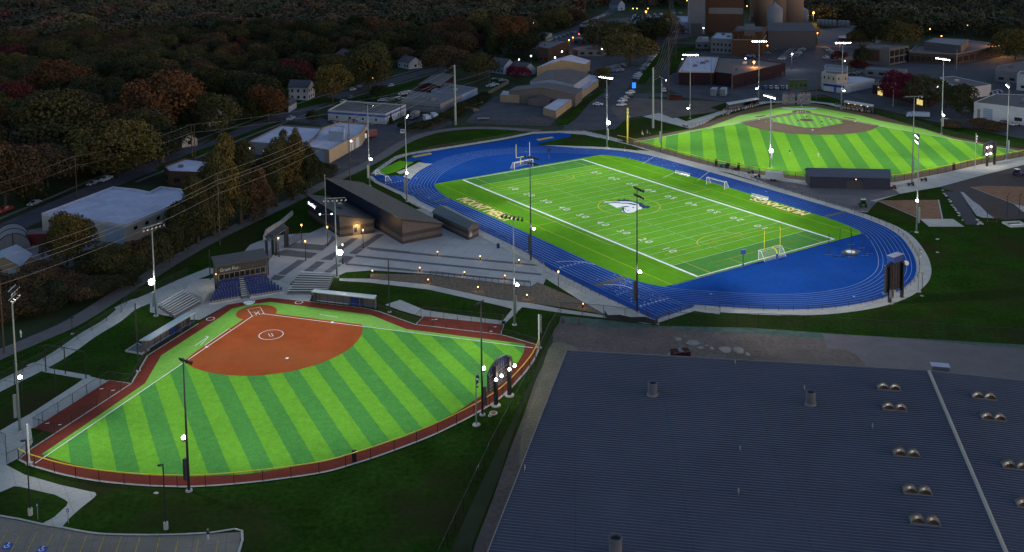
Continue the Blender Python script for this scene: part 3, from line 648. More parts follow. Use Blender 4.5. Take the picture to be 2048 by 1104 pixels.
# --- roads and lots of the town
def road(name, pts, w, mat='asphalt', z=.060): ribbon(name, spline(P2(pts), 3), w, z, mat)
road('street', [(-200, 560), (0, 465), (60, 437), (154, 396), (230, 362), (300, 335), (390, 300), (470, 268), (560, 235), (640, 205), (720, 180), (800, 158), (880, 135), (960, 110), (1060, 88), (1140, 62), (1190, 40), (1240, 12)], 10)
road('side_street', [(230, 250), (330, 285), (400, 300), (430, 312)], 7, z=.066)
road('avenue', [(1150, 262), (1195, 215), (1230, 180), (1262, 140), (1290, 112), (1318, 85), (1345, 60)], 11, z=.054)
road('cross_road', [(1180, 192), (1300, 190), (1400, 194), (1500, 203), (1640, 186), (1700, 200), (1800, 222), (1900, 245), (2060, 275)], 9, z=.072)
road('cross_avenue', [(1320, 84), (1400, 88), (1460, 100)], 10, z=.078)
sheet('truck_yard', P2([(930, 245), (960, 215), (990, 193), (1040, 196), (1085, 216), (1112, 238), (1100, 252), (1000, 250)]), 0.036, 'asphalt')
sheet('drive', P2([(1140, 262), (1112, 240), (1150, 222), (1200, 180), (1240, 186), (1300, 194), (1262, 230), (1230, 258), (1170, 262)]), 0.042, 'asphalt')
sheet('gravel_lot', P2([(1215, 213), (1270, 196), (1340, 200), (1500, 206), (1480, 215), (1440, 222), (1345, 237), (1318, 226), (1240, 240)]), 0.048, 'dirt')
sheet('car_park', P2([(1330, 130), (1375, 105), (1460, 100), (1535, 108), (1560, 93), (1640, 94), (1720, 90), (1740, 96), (1700, 120), (1690, 140), (1640, 178), (1560, 190), (1500, 200), (1360, 190), (1320, 170)]), 0.036, 'asphalt')
sheet('car_park_far', P2([(1640, 60), (1720, 50), (1800, 60), (1740, 96), (1632, 94)]), 0.042, 'gravel')
sheet('warehouse_yard', P2([(0, 470), (83, 456), (130, 445), (250, 492), (190, 520), (100, 545), (0, 560), (-120, 560), (-120, 500)]), 0.048, 'gravel')
sheet('service_road', P2([(655, 330), (735, 280), (800, 255), (840, 235), (900, 228), (905, 250), (860, 262), (800, 288), (730, 328), (680, 350), (630, 348)]), 0.036, 'asphalt')
sheet('works_yard', P2([(540, 240), (600, 222), (655, 240), (770, 250), (880, 228), (900, 240), (800, 262), (735, 285), (690, 310), (640, 250), (600, 245)]), 0.03, 'asphalt')
sheet('right_lots', P2([(1690, 140), (1745, 130), (1830, 120), (2060, 110), (2200, 130), (2200, 260), (2060, 275), (1900, 243), (1745, 205), (1690, 190)]), 0.03, 'asphalt')
sheet('town_centre_lots', P2([(1060, 95), (1150, 62), (1200, 40), (1260, 34), (1380, 66), (1420, 66), (1330, 84), (1290, 112), (1262, 140), (1200, 160), (1150, 120)]), 0.025, 'asphalt')

for nm, q in (('avenue_verge', [(1274, 168), (1290, 145), (1316, 107), (1329, 109), (1308, 138), (1290, 168)]), ('avenue_verge', [(1345, 112), (1372, 100), (1352, 145), (1336, 152)]), ('corner_lawn', [(1348, 97), (1392, 93), (1384, 101), (1352, 105)]), ('garden_lawn', [(400, 292), (480, 256), (560, 226), (640, 208), (690, 200), (640, 192), (560, 205), (480, 240)]), ('street_verge', [(310, 337), (400, 300), (480, 271), (560, 240), (562, 245), (470, 280), (330, 344)]),
              ('bank_lawn', [(1114, 241), (1150, 214), (1198, 181), (1212, 182), (1180, 205), (1152, 238), (1135, 250), (1115, 250)]), ('street_verge', [(690, 205), (780, 178), (860, 152), (862, 157), (790, 184), (700, 213)]), ('bullpen_lawn', [(1352, 235), (1400, 228), (1430, 226), (1372, 243)]), ('pole_lawn', [(1440, 222), (1452, 214), (1470, 206), (1450, 206), (1420, 216)])):
    sheet(nm, P2(q), .094, 'lawn')
sheet('brush_bank', spline(P2([(1100, 672), (1104, 690), (1072, 760), (1045, 820), (1022, 880), (1000, 950), (965, 1040), (945, 1090), (935, 1140), (890, 1140), (920, 1060), (975, 940), (1015, 860), (1060, 765)]), 3, True), .055, 'town')
st_ = spline(P2([(-200, 560), (0, 465), (60, 437), (154, 396), (230, 362), (300, 335), (390, 300), (470, 268), (560, 235), (640, 205), (720, 180), (800, 158), (880, 135), (960, 110)]), 3)
ribbon('sidewalk', inset(st_, 8.5), 1.5, .102, 'trail'); ribbon('sidewalk', inset(st_[12:], -8), 1.4, .102, 'trail')
# ================================================================== FLOODLIGHT POLES
def spot(parent, loc, target, power, ang=75, blend=.9, col=(1, .98, .92), size=1.2):
    l = bpy.data.lights.new('floodlight_beam', 'SPOT'); l.energy = power; l.spot_size = rad(ang); l.spot_blend = blend; l.color = col; l.shadow_soft_size = size
    o = bpy.data.objects.new('floodlight_beam', l); link(o); o.location = loc
    o.rotation_euler = (Vector(target)-Vector(loc)).to_track_quat('-Z', 'Y').to_euler()
    return o
KBEAM = {'S': 10.0, 'F': 9.0, 'B': 10.5}
BEAMS = {(40, 863): (SB, [(50, -42, 1305), (10, -58, 1115), (10, -26, 1503)]), (378, 982): (SB, [(58, -2, 975), (34, -42, 348), (10, -2, 370)]), (965, 830): (SB, [(44, -70, 160), (2, -2, 403), (42, -34, 201), (58, -10, 208)]), (1029, 650): (SB, [(58, -10, 567), (42, -50, 730), (42, -2, 510)]), (674, 555): (SB, [(10, -18, 785), (50, -42, 1707)]), (312, 632): (SB, [(26, -34, 631), (18, -2, 457), (10, -10, 323)]), (1062, 522): (FB, [(16, 31, 2152), (52, 31, 966), (-32, -14, 1877)]), (1274, 625): (FB, [(98, -22, 2200), (52, 31, 1164), (76, 31, 4127), (40, -23, 1781)]), (739, 372): (FB, [(-80, 31, 2027), (-68, -23, 1197)]), (814, 403): (FB, [(-32, 31, 2133), (16, -14, 2854), (-20, 31, 858)]), (1214, 295): (FB, [(-80, -32, 2035), (-44, 31, 299), (-20, -32, 1720)]), (1540, 335): (FB, [(40, -23, 2669), (-80, -14, 3199), (-44, -23, 3152)]), (1833, 465): (FB, [(76, -32, 1853), (-32, 13, 3774), (4, -32, 2759)]), (1824, 365): (BB, [(84, 0, 4114), (0, -84, 3084), (0, -96, 531)]), (1323, 300): (BB, [(60, 0, 1500), (36, -96, 398), (0, -84, 261)]), (1380, 237): (BB, [(24, -96, 3106), (12, -48, 1050), (12, -12, 52)]), (1517, 205): (BB, [(12, -12, 300), (36, -72, 3751), (24, -12, 2719)]), (1683, 218): (BB, [(84, -24, 214), (84, -36, 2178), (36, -12, 980)]), (1883, 268): (BB, [(0, -84, 623), (48, -96, 2115), (84, 0, 903)]), (2013, 320): (BB, [(0, -60, 2132), (60, -96, 4267), (12, 0, 1952)])}
def make_pole(base, ty, aims, label, rows=1, cols=6, low=None, lens='flood', thick=.22, power=9e4, wide=80, cabinet=True, group='floodlight poles round the sports fields', mat='pole', pitch=28, far=None):
    b = at(*base); h = hgt(base[0], base[1], ty); fr, beams = BEAMS[base]; aims = [(*fr(x_, y_), 0) for x_, y_, _ in beams]; sw = sum(w_ for *_, w_ in beams); tgt = [sum(a_[i]*q_[2] for a_, q_ in zip(aims, beams))/sw for i in (0, 1)]
    yaw = math.atan2(tgt[1]-b.y, tgt[0]-b.x)
    t = thing('floodlight_pole', label, 'floodlight pole', b, yaw, group)
    MB().cyl((0, 0, 0), (0, 0, h), thick, thick*.45, 10).build('pole', mat, t, True)
    MB().cyl((0, 0, 0), (0, 0, .25), .55, .5, 10).build('footing', 'concrete', t)
    m = MB(); wv = (cols-1)*.95
    for r in range(rows): m.box(.05, .17, -wv/2-.2, wv/2+.2, h-.2-r*1.5, h-.06-r*1.5)
    m.build('crossarm', mat, t)
    for r in range(rows):
        for k in range(cols):
            y = -wv/2+k*.95; z = h-.35-r*1.5; p = rad(pitch); yw = (k-(cols-1)/2)*.16
            d = Vector((math.cos(p)*math.cos(yw), math.cos(p)*math.sin(yw), -math.sin(p))); c = Vector((.2, y, z))
            hd = MB().cyl(c, c+d*.55, .13, .30, 10).cyl(c-d*.15, c, .10, .16, 8).build('lamp_head', 'black', t)
            up = Vector((0, 0, 1)); n = 10; u = d.orthogonal().normalized(); w = d.cross(u); q = c+d*.56
            MB().add([q+(u*math.cos(a)+w*math.sin(a))*.27 for a in [2*PI*i/n for i in range(n)]] + [q+d*.1], [(i, (i+1) % n, n) for i in range(n)]).build('lens', lens, hd)
    if low:
        side, ly, lm = low; lh = hgt(base[0], base[1], ly)
        hd = MB().cyl((.1, side*.3, lh-.1), (.15, side*.75, lh-.05), .08, .08, 6).cyl((.2, side*.9, lh-.45), (.2, side*.9, lh-.1), .3, .5, 10).build('ball_tracker_lamp', 'black', t)
        MB().ball((.2, side*.9, lh+.02), {'': .34, 'big': .62}[lm], 12).build('lens', 'floodw', hd, True)  # ball larger than a lens: the lamp's bloom is built into its size
    if cabinet: MB().box(-.75, -.3, -.22, .22, h*.10, h*.26).build('ballast_cabinet', mat, t)
    rz = Matrix.Rotation(-yaw, 4, 'Z')
    for a, q_ in zip(aims, beams):
        dl = math.hypot(a[0]-b.x, a[1]-b.y); o = spot(t, (b.x+1.1*(a[0]-b.x)/dl, b.y+1.1*(a[1]-b.y)/dl, h-.9), a, q_[2]*(KBEAM['S'] if fr is SB else KBEAM['F'] if fr is FB else KBEAM['B']), 66, 1.0); o.parent = t; o.matrix_parent_inverse = Matrix.Rotation(-yaw, 4, 'Z') @ Matrix.Translation(-b)
    return t
def A(fr, x, y): p = fr(x, y); return (p[0], p[1], 0)
# softball (6)
make_pole((40, 863), 575, None, 'grey floodlight pole at the left edge of the photo by the bullpen walk', 2, 4, (1, 760, ''), lens='dimlens')
make_pole((378, 982), 718, None, 'dark floodlight pole behind the softball outfield fence, nearest the parking lot', 1, 3, (1, 880, ''), mat='dark')
make_pole((965, 830), 603, None, 'dark floodlight pole beside the softball scoreboard', 1, 3, (-1, 742, ''), mat='dark')
make_pole((1029, 650), 430, None, 'floodlight pole beyond the right foul line of the softball field', 1, 6, (1, 568, ''), lens='dark')
make_pole((674, 555), 395, None, 'floodlight pole standing by the aluminium bleachers right of the blue seats', 1, 6, (1, 505, 'big'), lens='dimlens')
make_pole((312, 632), 450, None, 'floodlight pole by the left bleachers with a glaring low lamp', 1, 6, (-1, 561, 'big'), lens='dimlens')
# football (8)
for base, ty, _, lab, low, mat in (
  ((1062, 522), 312, None, 'tall dark floodlight pole on the near side of the track by the plaza corner', (-1, 457, ''), 'dark'),
  ((1274, 625), 375, None, 'tallest dark floodlight pole crossing the middle of the football field', (-1, 542, ''), 'dark'),
  ((739, 372), 207, None, 'floodlight pole at the far left corner of the track beside the stored goal', (-1, 318, ''), 'pole'),
  ((814, 403), 228, None, 'floodlight pole between the dark clubhouse roof and the track bend', (-1, 345, ''), 'pole'),
  ((1214, 295), 152, None, 'floodlight pole north of the track with the biggest glaring low lamp', (1, 245, 'big'), 'pole'),
  ((1540, 335), 190, None, 'floodlight pole beside the white trailer between track and baseball field', (1, 300, 'big'), 'pole'),
  ((1833, 465), 268, None, 'floodlight pole standing in the dark grass right of the track bend', (1, 400, ''), 'pole')):
    make_pole(base, ty, None, lab, 2 if base[0] in (1062, 1274, 1833) else 1, 5 if base[0] < 1200 else 4 if base[0] in (1274, 1833) else 7, low, mat=mat, lens='flood')
# baseball (7)
for base, ty, _, lab, low in (
  ((1824, 365), 192, None, 'floodlight pole at the right end of the dark storage shed behind the baseball outfield', None),
  ((1323, 300), 155, None, 'floodlight pole rising from the left field fence of the baseball field', None),
  ((1380, 237), 107, None, 'floodlight pole at the left foul line of the baseball field by the concrete walk', (-1, 217, '')),
  ((1517, 205), 80, None, 'floodlight pole behind the left end of the baseball grandstand', (-1, 178, '')),
  ((1683, 218), 83, None, 'floodlight pole between the baseball grandstand and the lit dugout', (1, 182, '')),
  ((1883, 268), 115, None, 'floodlight pole right of the baseball diamond near the small evergreen tree', (1, 230, '')),
  ((2013, 320), 168, None, 'floodlight pole next to the baseball scoreboard at the right edge', None)):
    make_pole(base, ty, None, lab, 1, 7, low, lens='flood')
# ================================================================== FENCES
def fence(name, label, pts, h, sp=3.0, postm='black', panel='link', cap=None, mat=None, pr=.05, toprail=True, group=None):
    b = Vector((pts[0][0], pts[0][1], 0)); t = thing(name, label, 'fence', b, 0, group)
    q = [Vector((p[0]-b.x, p[1]-b.y, 0)) for p in pts]
    m = MB()
    for a, c in zip(q, q[1:]): m.add([(a.x, a.y, .05), (c.x, c.y, .05), (c.x, c.y, h), (a.x, a.y, h)], [(0, 1, 2, 3)])
    if panel: m.build('mesh_panel', panel, t)
    if toprail: MB().tube([(p.x, p.y, h) for p in q], pr*.8 if not cap else .09, 5).build('top_rail' if not cap else 'yellow_safety_cap', cap or postm, t)
    L_ = [0]
    for a, c in zip(q, q[1:]): L_.append(L_[-1]+(c-a).length)
    n = max(1, int(round(L_[-1]/sp))); n = min(n, 95); me = None
    for k in range(n+1):
        s = L_[-1]*k/n; i = 0
        while i < len(q)-2 and L_[i+1] < s: i += 1
        u = (s-L_[i])/max(1e-6, L_[i+1]-L_[i]); p = q[i].lerp(q[i+1], u)
        if me is None:
            o = MB().cyl((0, 0, 0), (0, 0, h+.05), pr, pr, 6).build('post', postm, t); me = o.data
        else: o = bpy.data.objects.new('post', me); link(o); o.parent = t
        o.location = p
    return t
fence('outfield_fence', 'black chain link outfield fence of the softball field with a yellow top', fence_sb, 1.9, 4.2, cap='cap', pr=.06)
fence('outfield_fence', 'black chain link outfield fence of the baseball field with a yellow top', fence_bb, 2.4, 4.0, cap='cap', pr=.06)
fence('foul_fence', 'low black fence along the left foul side of the softball field', P2([(37.5, 920), (62, 899), (110, 868), (262.5, 769), (278, 738), (295, 712)]), 1.6)
fence('bullpen_fence', 'black fence round the left softball bullpen beside the pale walk', P2([(110, 868), (66, 857.5), (120, 824), (217, 762), (262, 768)]), 1.9, 3.4)
fence('bullpen_fence', 'black fence round the right softball bullpen', P2([(831, 650), (848, 633), (930, 642), (1008, 650), (1001, 670)]), 2.2, 3.2)
fence('foul_fence', 'low black fence along the right foul side of the softball field', P2([(757, 623), (831, 650), (920, 660), (1001, 670), (1024, 676), (1078, 693)]), 1.5)
fence('chain_link_fence', 'black fence beside the pale walkway up the left lawn', P2([(0, 766), (75, 730), (125, 701), (175, 667), (243, 625), (258, 601), (300, 588), (375, 552)]), 2.0, 5)
fence('gate_fence', 'black fence and gate at the left end of the softball outfield', P2([(-60, 860), (12, 892), (14, 931), (37, 920)]), 2.0, 2.6)
fence('chain_link_fence', 'black fence climbing diagonally between the softball outfield and the big roof', P2([(1120, 634), (1098, 668), (1072, 730), (1040, 795), (1020, 832), (985, 900), (945, 985), (890, 1104), (860, 1170)]), 2.2, 4)
fence('chain_link_fence', 'tall black fence between the track grass and the construction yard', P2([(1122, 631), (1200, 637), (1314, 651), (1400, 654), (1529, 655), (1660, 662), (1808, 672), (1930, 680), (2048, 687), (2250, 700)]), 3.0, 4.6)
near = P2([(741, 350), (756, 363), (800, 384), (860, 408), (957, 455), (1046, 503), (1100, 542), (1190, 588), (1250, 616), (1309, 642), (1384, 617), (1440, 624)])
fence('track_fence', 'low black fence along the near straight of the blue track', near, 1.2, 3.2, panel='linkg')
tr = [FB(*p) for p in offset(INNER, 9.6)]
i0 = max(range(len(tr)), key=lambda i: tr[i][0]-tr[i][1]*.6)
right = [p for p in tr if FB.inv(*p)[0] > 42]
right = sorted(right, key=lambda p: -math.atan2(FB.inv(*p)[1], FB.inv(*p)[0]-42)); right = [p for p in right if FB.inv(*p)[1] > -34]
fence('track_fence', 'low black fence curving round the right bend of the blue track', right, 1.2, 3.2, panel='linkg')
fence('track_fence', 'low grey fence along the far straight of the blue track', P2([(1262, 292), (1300, 300), (1399, 326), (1470, 348), (1534, 371), (1664, 410), (1720, 428)]), 1.2, 3.2, panel='linkg')
fence('chain_link_fence', 'long black fence north of the track beside the trail', P2([(752, 342), (800, 316), (870, 300), (1000, 279), (1066, 266), (1170, 264), (1262, 290)]), 1.6, 3.4)
fence('chain_link_fence', 'black fence between the works road and the trail', P2([(660, 352), (700, 333), (740, 318), (800, 280), (840, 262), (890, 252), (960, 249), (1090, 250)]), 1.8, 3.6)
fence('chain_link_fence', 'black fence along the near side of the truck yard', P2([(912, 250), (1000, 250), (1112, 240)]), 1.8, 3.4)
fence('foul_fence', 'pale concrete-backed fence along the left dugout walk of the baseball field', P2([(1376, 258), (1400, 252), (1440, 238), (1462, 230)]), 1.8, 2.6, panel='linkg')
fence('chain_link_fence', 'black fence right of the baseball infield below the lit dugout', P2([(1746, 226), (1800, 240), (1860, 262), (1911, 276), (1990, 292), (2060, 303)]), 2.2, 3.5)
fence('plaza_railing', 'black railing along the plaza edge above the rock bed', Z6((515, 300), (800, 334), (1100, 370), (1370, 402)), 1.1, 1.6)
fence('ramp_railing', 'grey railings of the ramp beside the near straight', Z6((1130, 60), (1300, 150), (1480, 225), (1500, 300)), 1.1, 1.4, postm='steel', panel=None)
fence('ramp_railing', 'grey double railing of the ramp by the rock slope', Z6((1480, 300), (1600, 345), (1840, 465)), 1.1, 1.6, postm='steel', panel=None)
# privacy fence in the truck yard
t = thing('wooden_fence', 'tan wooden fence behind the parked cars left of the white gable sheds', 'fence', at(977, 190))
a = at(977, 190); b = at(1018, 167); d = b-a; m = MB()
n = 22
for k in range(n):
    p = d*(k/n); q = d*((k+.85)/n); m.add([(p.x, p.y, 0), (q.x, q.y, 0), (q.x, q.y, 2), (p.x, p.y, 2), (p.x, p.y+.08, 0), (q.x, q.y+.08, 0), (q.x, q.y+.08, 2), (p.x, p.y+.08, 2)], [(0, 1, 2, 3), (7, 6, 5, 4), (3, 2, 6, 7)])
m.build('boards', 'tan', t)
# ================================================================== BUILDINGS
def prism_on(base_h, pts): return pts
def building(name, label, roofpx, base, wallm, roofm, cat='building', parapet=.5, h=None, extras=None, z0=0, roofinset=.35):
    """roofpx: roof corners in the photo; base=(bx,by) ground point under the first corner -> height"""
    if h is None: h = hgt(base[0], base[1], roofpx[0][1])
    pts = [tuple(at(a, b, h)[:2]) for a, b in roofpx]
    o0 = Vector((pts[0][0], pts[0][1], 0)); t = thing(name, label, cat, o0)
    loc = [(p[0]-o0.x, p[1]-o0.y) for p in pts]
    n = len(loc); a = sum(loc[i][0]*loc[(i+1) % n][1]-loc[(i+1) % n][0]*loc[i][1] for i in range(n))
    if a < 0: loc = loc[::-1]
    MB().prism(loc, z0, h-parapet).build('walls', wallm, t)
    inn = []
    for i in range(n):
        p0 = Vector(loc[i-1]); p1 = Vector(loc[i]); p2 = Vector(loc[(i+1) % n]); e1 = (p1-p0).normalized(); e2 = (p2-p1).normalized()
        n1 = Vector((-e1.y, e1.x)); n2 = Vector((-e2.y, e2.x)); bis = n1+n2; bis = bis/max(.3, bis.length_squared)*2
        inn.append(tuple(p1+bis*roofinset))
    MB().poly(inn, h-parapet+.06).build('roof', roofm, t)
    m = MB()
    v = [(p[0], p[1], h-parapet) for p in loc]+[(p[0], p[1], h) for p in loc]+[(p[0], p[1], h) for p in inn]+[(p[0], p[1], h-parapet) for p in inn]
    f = []
    for i in range(n):
        j = (i+1) % n; f += [(i, j, n+j, n+i), (n+i, n+j, 2*n+j, 2*n+i), (2*n+i, 2*n+j, 3*n+j, 3*n+i)]
    m.add(v, f); m.build('parapet', extras.get('parapet', wallm) if extras else wallm, t)
    if label and name in ('flat_roofed_building', 'brick_building', 'metal_shed', 'red_shop', 'long_store', 'shop_building', 'brick_school', 'mill_annex'):
        for i in front_edges(t, loc):
            p, q = loc[i], loc[(i+1) % n]; L_ = math.hypot(q[0]-p[0], q[1]-p[1]); k = int(L_/4.5)
            if k: wall_items(t, p, q, h, win_row(k, .03, .97, 1.3, 2.6, .45) if i % 2 == 0 or k < 4 else win_row(k-1, .03, .9, 1.3, 2.6, .45)+[('door', .92, .98, .1, 2.4, 'dark')])
    A_ = abs(sum(loc[i][0]*loc[(i+1) % n][1]-loc[(i+1) % n][0]*loc[i][1] for i in range(n)))/2
    if z0 == 0 and h > 3 and A_ > 150 and cat == 'building' and name not in ('long_shed', 'rooftop_block', 'warehouse', 'workshop', 'office_building'):
        rr = random.Random(int(A_)); cx = sum(p[0] for p in loc)/n; cy = sum(p[1] for p in loc)/n
        for k in range(min(5, 1+int(A_/250))):
            e = loc[rr.randrange(n)]; f_ = rr.uniform(.15, .6); x = cx+(e[0]-cx)*f_; y = cy+(e[1]-cy)*f_; s_ = rr.uniform(.5, 1.2)
            MB().box(x-s_, x+s_, y-s_*.7, y+s_*.7, h-parapet+.07, h-parapet+rr.uniform(.6, 1.3)).build('rooftop_unit', rr.choice(['greyblock', 'greyroof', 'steel']), t)
    t['_h'] = h; return t, loc, h
def wall_items(t, p, q, h, items, mat_default='glass'):
    """items on wall from p to q (local 2d, outward = right of p->q for a CCW outline): (name, u0, u1, z0, z1, mat)"""
    P = Vector(p); Q = Vector(q); d = (Q-P); L_ = d.length; d = d/L_; nn = Vector((d.y, -d.x))
    for nm, u0, u1, z0, z1, mm in items:
        a = P+d*(L_*u0)+nn*.05; b = P+d*(L_*u1)+nn*.05; m = MB()
        m.add([(a.x, a.y, z0), (b.x, b.y, z0), (b.x, b.y, z1), (a.x, a.y, z1)]+[(a.x-nn.x*.1, a.y-nn.y*.1, z) for z in (z0, z1)]+[(b.x-nn.x*.1, b.y-nn.y*.1, z) for z in (z0, z1)], [(0, 1, 2, 3), (3, 2, 7, 5), (0, 3, 5, 4), (1, 6, 7, 2), (0, 4, 6, 1)])
        m.build(nm, mm, t)
def win_row(n, u0, u1, z0, z1, fill=.5, mm='glass', nm='window'):
    w = (u1-u0)/n; return [(nm, u0+w*(i+.5-fill/2), u0+w*(i+.5+fill/2), z0, z1, mm) for i in range(n)]
def facing(loc, k):
    return loc[k], loc[(k+1) % len(loc)]
def front_edges(t, loc):
    """indices of edges whose outward normal points to the camera, largest on screen first"""
    out = []
    for i in range(len(loc)):
        p = Vector(loc[i]); q = Vector(loc[(i+1) % len(loc)]); d = q-p; nn = Vector((d.y, -d.x)).normalized(); mid = (p+q)/2 + Vector(t.location[:2])
        if nn.dot(-mid) > 0:
            a = pix((t.location.x+p.x, t.location.y+p.y, 2)); b = pix((t.location.x+q.x, t.location.y+q.y, 2)); out.append((abs(a[0]-b[0]), i))
    return [i for _, i in sorted(out, reverse=True)]
def gable(name, label, eavepx, base, rise, wallm, roofm, cat='house', over=.4, h=None, sub=None):
    """eavepx: corners a,b,c,d at eave height; ridge runs from the middle of a-b to the middle of c-d"""
    if h is None: h = hgt(base[0], base[1], eavepx[0][1])
    P = [Vector(at(x, y, h)[:2]) for x, y in eavepx]; o0 = P[0].copy(); t = thing(name, label, cat, (o0.x, o0.y, 0))
    A_, B_, C_, D_ = [p-o0 for p in P]; R1 = (A_+B_)/2; R2 = (C_+D_)/2
    m = MB(); v = [(*p, 0) for p in (A_, B_, C_, D_)]+[(*p, h) for p in (A_, B_, C_, D_)]+[(*R1, h+rise), (*R2, h+rise)]
    m.add(v, [(0, 1, 5, 4), (1, 2, 6, 5), (2, 3, 7, 6), (3, 0, 4, 7), (4, 5, 8), (6, 7, 9)]); m.build('walls', wallm, t)
    e = (R2-R1).normalized()*over; m = MB(); sl_ = rise/((A_-B_).length/2)
    def ov(p, r): dd = (p-r).normalized()*over; return p+dd
    r1 = R1-e; r2 = R2+e; z = h+rise+.12; zl = h+.12-sl_*over
    a, b, c, d = ov(A_, R1)-e, ov(B_, R1)-e, ov(C_, R2)+e, ov(D_, R2)+e
    v = [(*a, zl), (*b, zl), (*c, zl), (*d, zl), (*r1, z), (*r2, z)]; v += [(p[0], p[1], p[2]-.12) for p in v]
    m.add(v, [(0, 4, 5, 3), (4, 1, 2, 5), (6, 9, 11, 10), (10, 11, 8, 7), (0, 6, 10, 4), (4, 10, 7, 1), (3, 5, 11, 9), (5, 2, 8, 11), (0, 3, 9, 6), (1, 7, 8, 2)])
    m.build('roof', roofm, t)
    return t, [tuple(p) for p in (A_, B_, C_, D_)], h
def deco(t, loc, h, wins=None, k=2):
    for i in front_edges(t, loc)[:k]:
        p, q = facing(loc, i); wall_items(t, p, q, h, wins)
def ccw(loc):
    n = len(loc); a = sum(loc[i][0]*loc[(i+1) % n][1]-loc[(i+1) % n][0]*loc[i][1] for i in range(n)); return loc if a > 0 else loc[::-1]
# --- big roof in the foreground
hE = 9.0; Aw = at(1137, 703, hE); Bw = at(962, 1104, hE); u = (at(1862, 749, hE+1.2)-Aw); u.z = 0; u.normalize(); v = Vector((u.y, -u.x, 0))
if v.dot(Bw-Aw) < 0: v = -v
Rw = at(1860, 748, hE+1.6); LU = (Rw-Aw).dot(u); LV = 140
t = thing('hall_building', 'huge low building with a dark blue-grey ribbed metal roof filling the lower right', 'building', (Aw.x, Aw.y, 0), math.atan2(u.y, u.x))
MB().box(0, LU*2, -LV, 0, 0, hE-.4).build('walls', 'greyblock', t)
m = MB(); m.add([(-.3, .3, hE), (LU, .3, hE+1.6), (LU, -LV, hE+1.6), (-.3, -LV, hE), (2*LU, .3, hE), (2*LU, -LV, hE), (-.3, .3, hE-.4), (LU, .3, hE+1.2), (2*LU, .3, hE-.4), (-.3, -LV, hE-.4)], [(0, 3, 2, 1), (1, 2, 5, 4), (0, 1, 7, 6), (1, 4, 8, 7), (0, 6, 9, 3)])
m.build('roof', 'rooftop', t)
m = MB(); sl_ = 1.6/LU; n = int(LV/.62)
for k in range(n):
    y = .1-k*.62
    m.add([(-.3, y-.07, hE+.01), (-.3, y, hE+.10), (-.3, y+.07, hE+.01), (LU, y-.07, hE+1.61), (LU, y, hE+1.70), (LU, y+.07, hE+1.61), (2*LU, y-.07, hE+.01), (2*LU, y, hE+.1), (2*LU, y+.07, hE+.01)], [(0, 3, 4, 1), (1, 4, 5, 2), (3, 6, 7, 4), (4, 7, 8, 5)])
m.build('roof_ribs', 'ribs', t)
MB().add([(LU-.28, .35, hE+1.66), (LU, .35, hE+1.8), (LU+.28, .35, hE+1.66), (LU-.28, -LV, hE+1.66), (LU, -LV, hE+1.8), (LU+.28, -LV, hE+1.66)], [(0, 3, 4, 1), (1, 4, 5, 2)]).build('ridge_cap', 'cream', t)
MB().tube([(-.3, .36, hE+.08), (LU, .36, hE+1.68), (2*LU, .36, hE+.08)], .10, 5).tube([(-.34, .36, hE+.08), (-.34, -LV, hE+.08)], .08, 5).build('edge_trim', 'greyblock', t)
def onroof(px, py, dz=0):
    z = hE+1
    for _ in range(4):
        p = at(px, py, z); q = p-Vector((Aw.x, Aw.y, 0)); x = q.dot(u); z = hE+sl_*(x if x < LU else 2*LU-x)+dz
    return Vector((p.x, p.y, z))
ang = math.atan2(u.y, u.x)
for px, py, r, hh, lab in ((1305, 790, .74, 2.1, 'round metal roof exhaust stack nearest the left roof edge'), (1621, 809, .74, 2.1, 'round metal roof exhaust stack right of the middle of the big roof'), (1231, 1112, .78, 2.4, 'round metal roof exhaust stack cut off by the bottom of the photo')):
    p = onroof(px, py); t = thing('roof_vent', lab, 'roof vent', p, ang, 'exhaust stacks on the big roof')
    m = MB(); n = 16; v_ = []
    for rr_, z in ((r, -.2), (r, hh), (r*.88, hh), (r*.88, hh-.7)): v_ += [(rr_*math.cos(2*PI*i/n), rr_*math.sin(2*PI*i/n), z) for i in range(n)]
    f_ = [(k*n+i, k*n+(i+1) % n, (k+1)*n+(i+1) % n, (k+1)*n+i) for k in range(3) for i in range(n)]+[tuple(range(3*n, 4*n))]
    m.add(v_, f_); m.build('stack', 'greyroof', t, True)
    MB().cyl((0, 0, hh-.65), (0, 0, hh-.3), r*.7, r*.7, 12).build('damper', 'black', t)
    MB().cyl((0, 0, -.15), (0, 0, .35), r*1.35, r*1.05, 16).build('flashing', 'greyblock', t)
    MB().box(r*.9, r*1.35, -.2, .2, -.1, .4).build('motor_box', 'greyblock', t)
sk = ((1778, 778, 'nearest the far roof edge'), (1789, 818, 'second down left of the ridge'), (1968, 796, 'far right beyond the ridge'), (1987, 838, 'second beyond the ridge on the right'), (1813, 910, 'third down left of the ridge'), (2032, 935, 'at the right edge of the photo'), (1835, 985, 'fourth down left of the ridge'), (1850, 1045, 'nearest the bottom left of the ridge'), (2062, 1012, 'lowest at the right edge of the photo'))
for px, py, w_ in sk:
    p = onroof(px, py); t = thing('skylight', 'pair of arched skylight domes, '+w_, 'skylight', p, ang, 'skylights on the big roof')
    MB().box(-1.75, 1.75, -.75, .75, -.15, .25).build('kerb', 'greyblock', t)
    for s in (-1, 1):
        m = MB(); n = 8; xs = [s*.86-.8+1.6*i/n for i in range(n+1)]; zs = [.27+.55*math.sin(PI*i/n) for i in range(n+1)]
        v_ = [(x, -.65, z) for x, z in zip(xs, zs)]+[(x, .65, z) for x, z in zip(xs, zs)]
        m.add(v_, [(i, i+1, n+2+i, n+1+i) for i in range(n)]+[tuple(range(n+1)), tuple(range(2*n+1, n, -1))]); m.build('dome', 'sky_l', t, True)
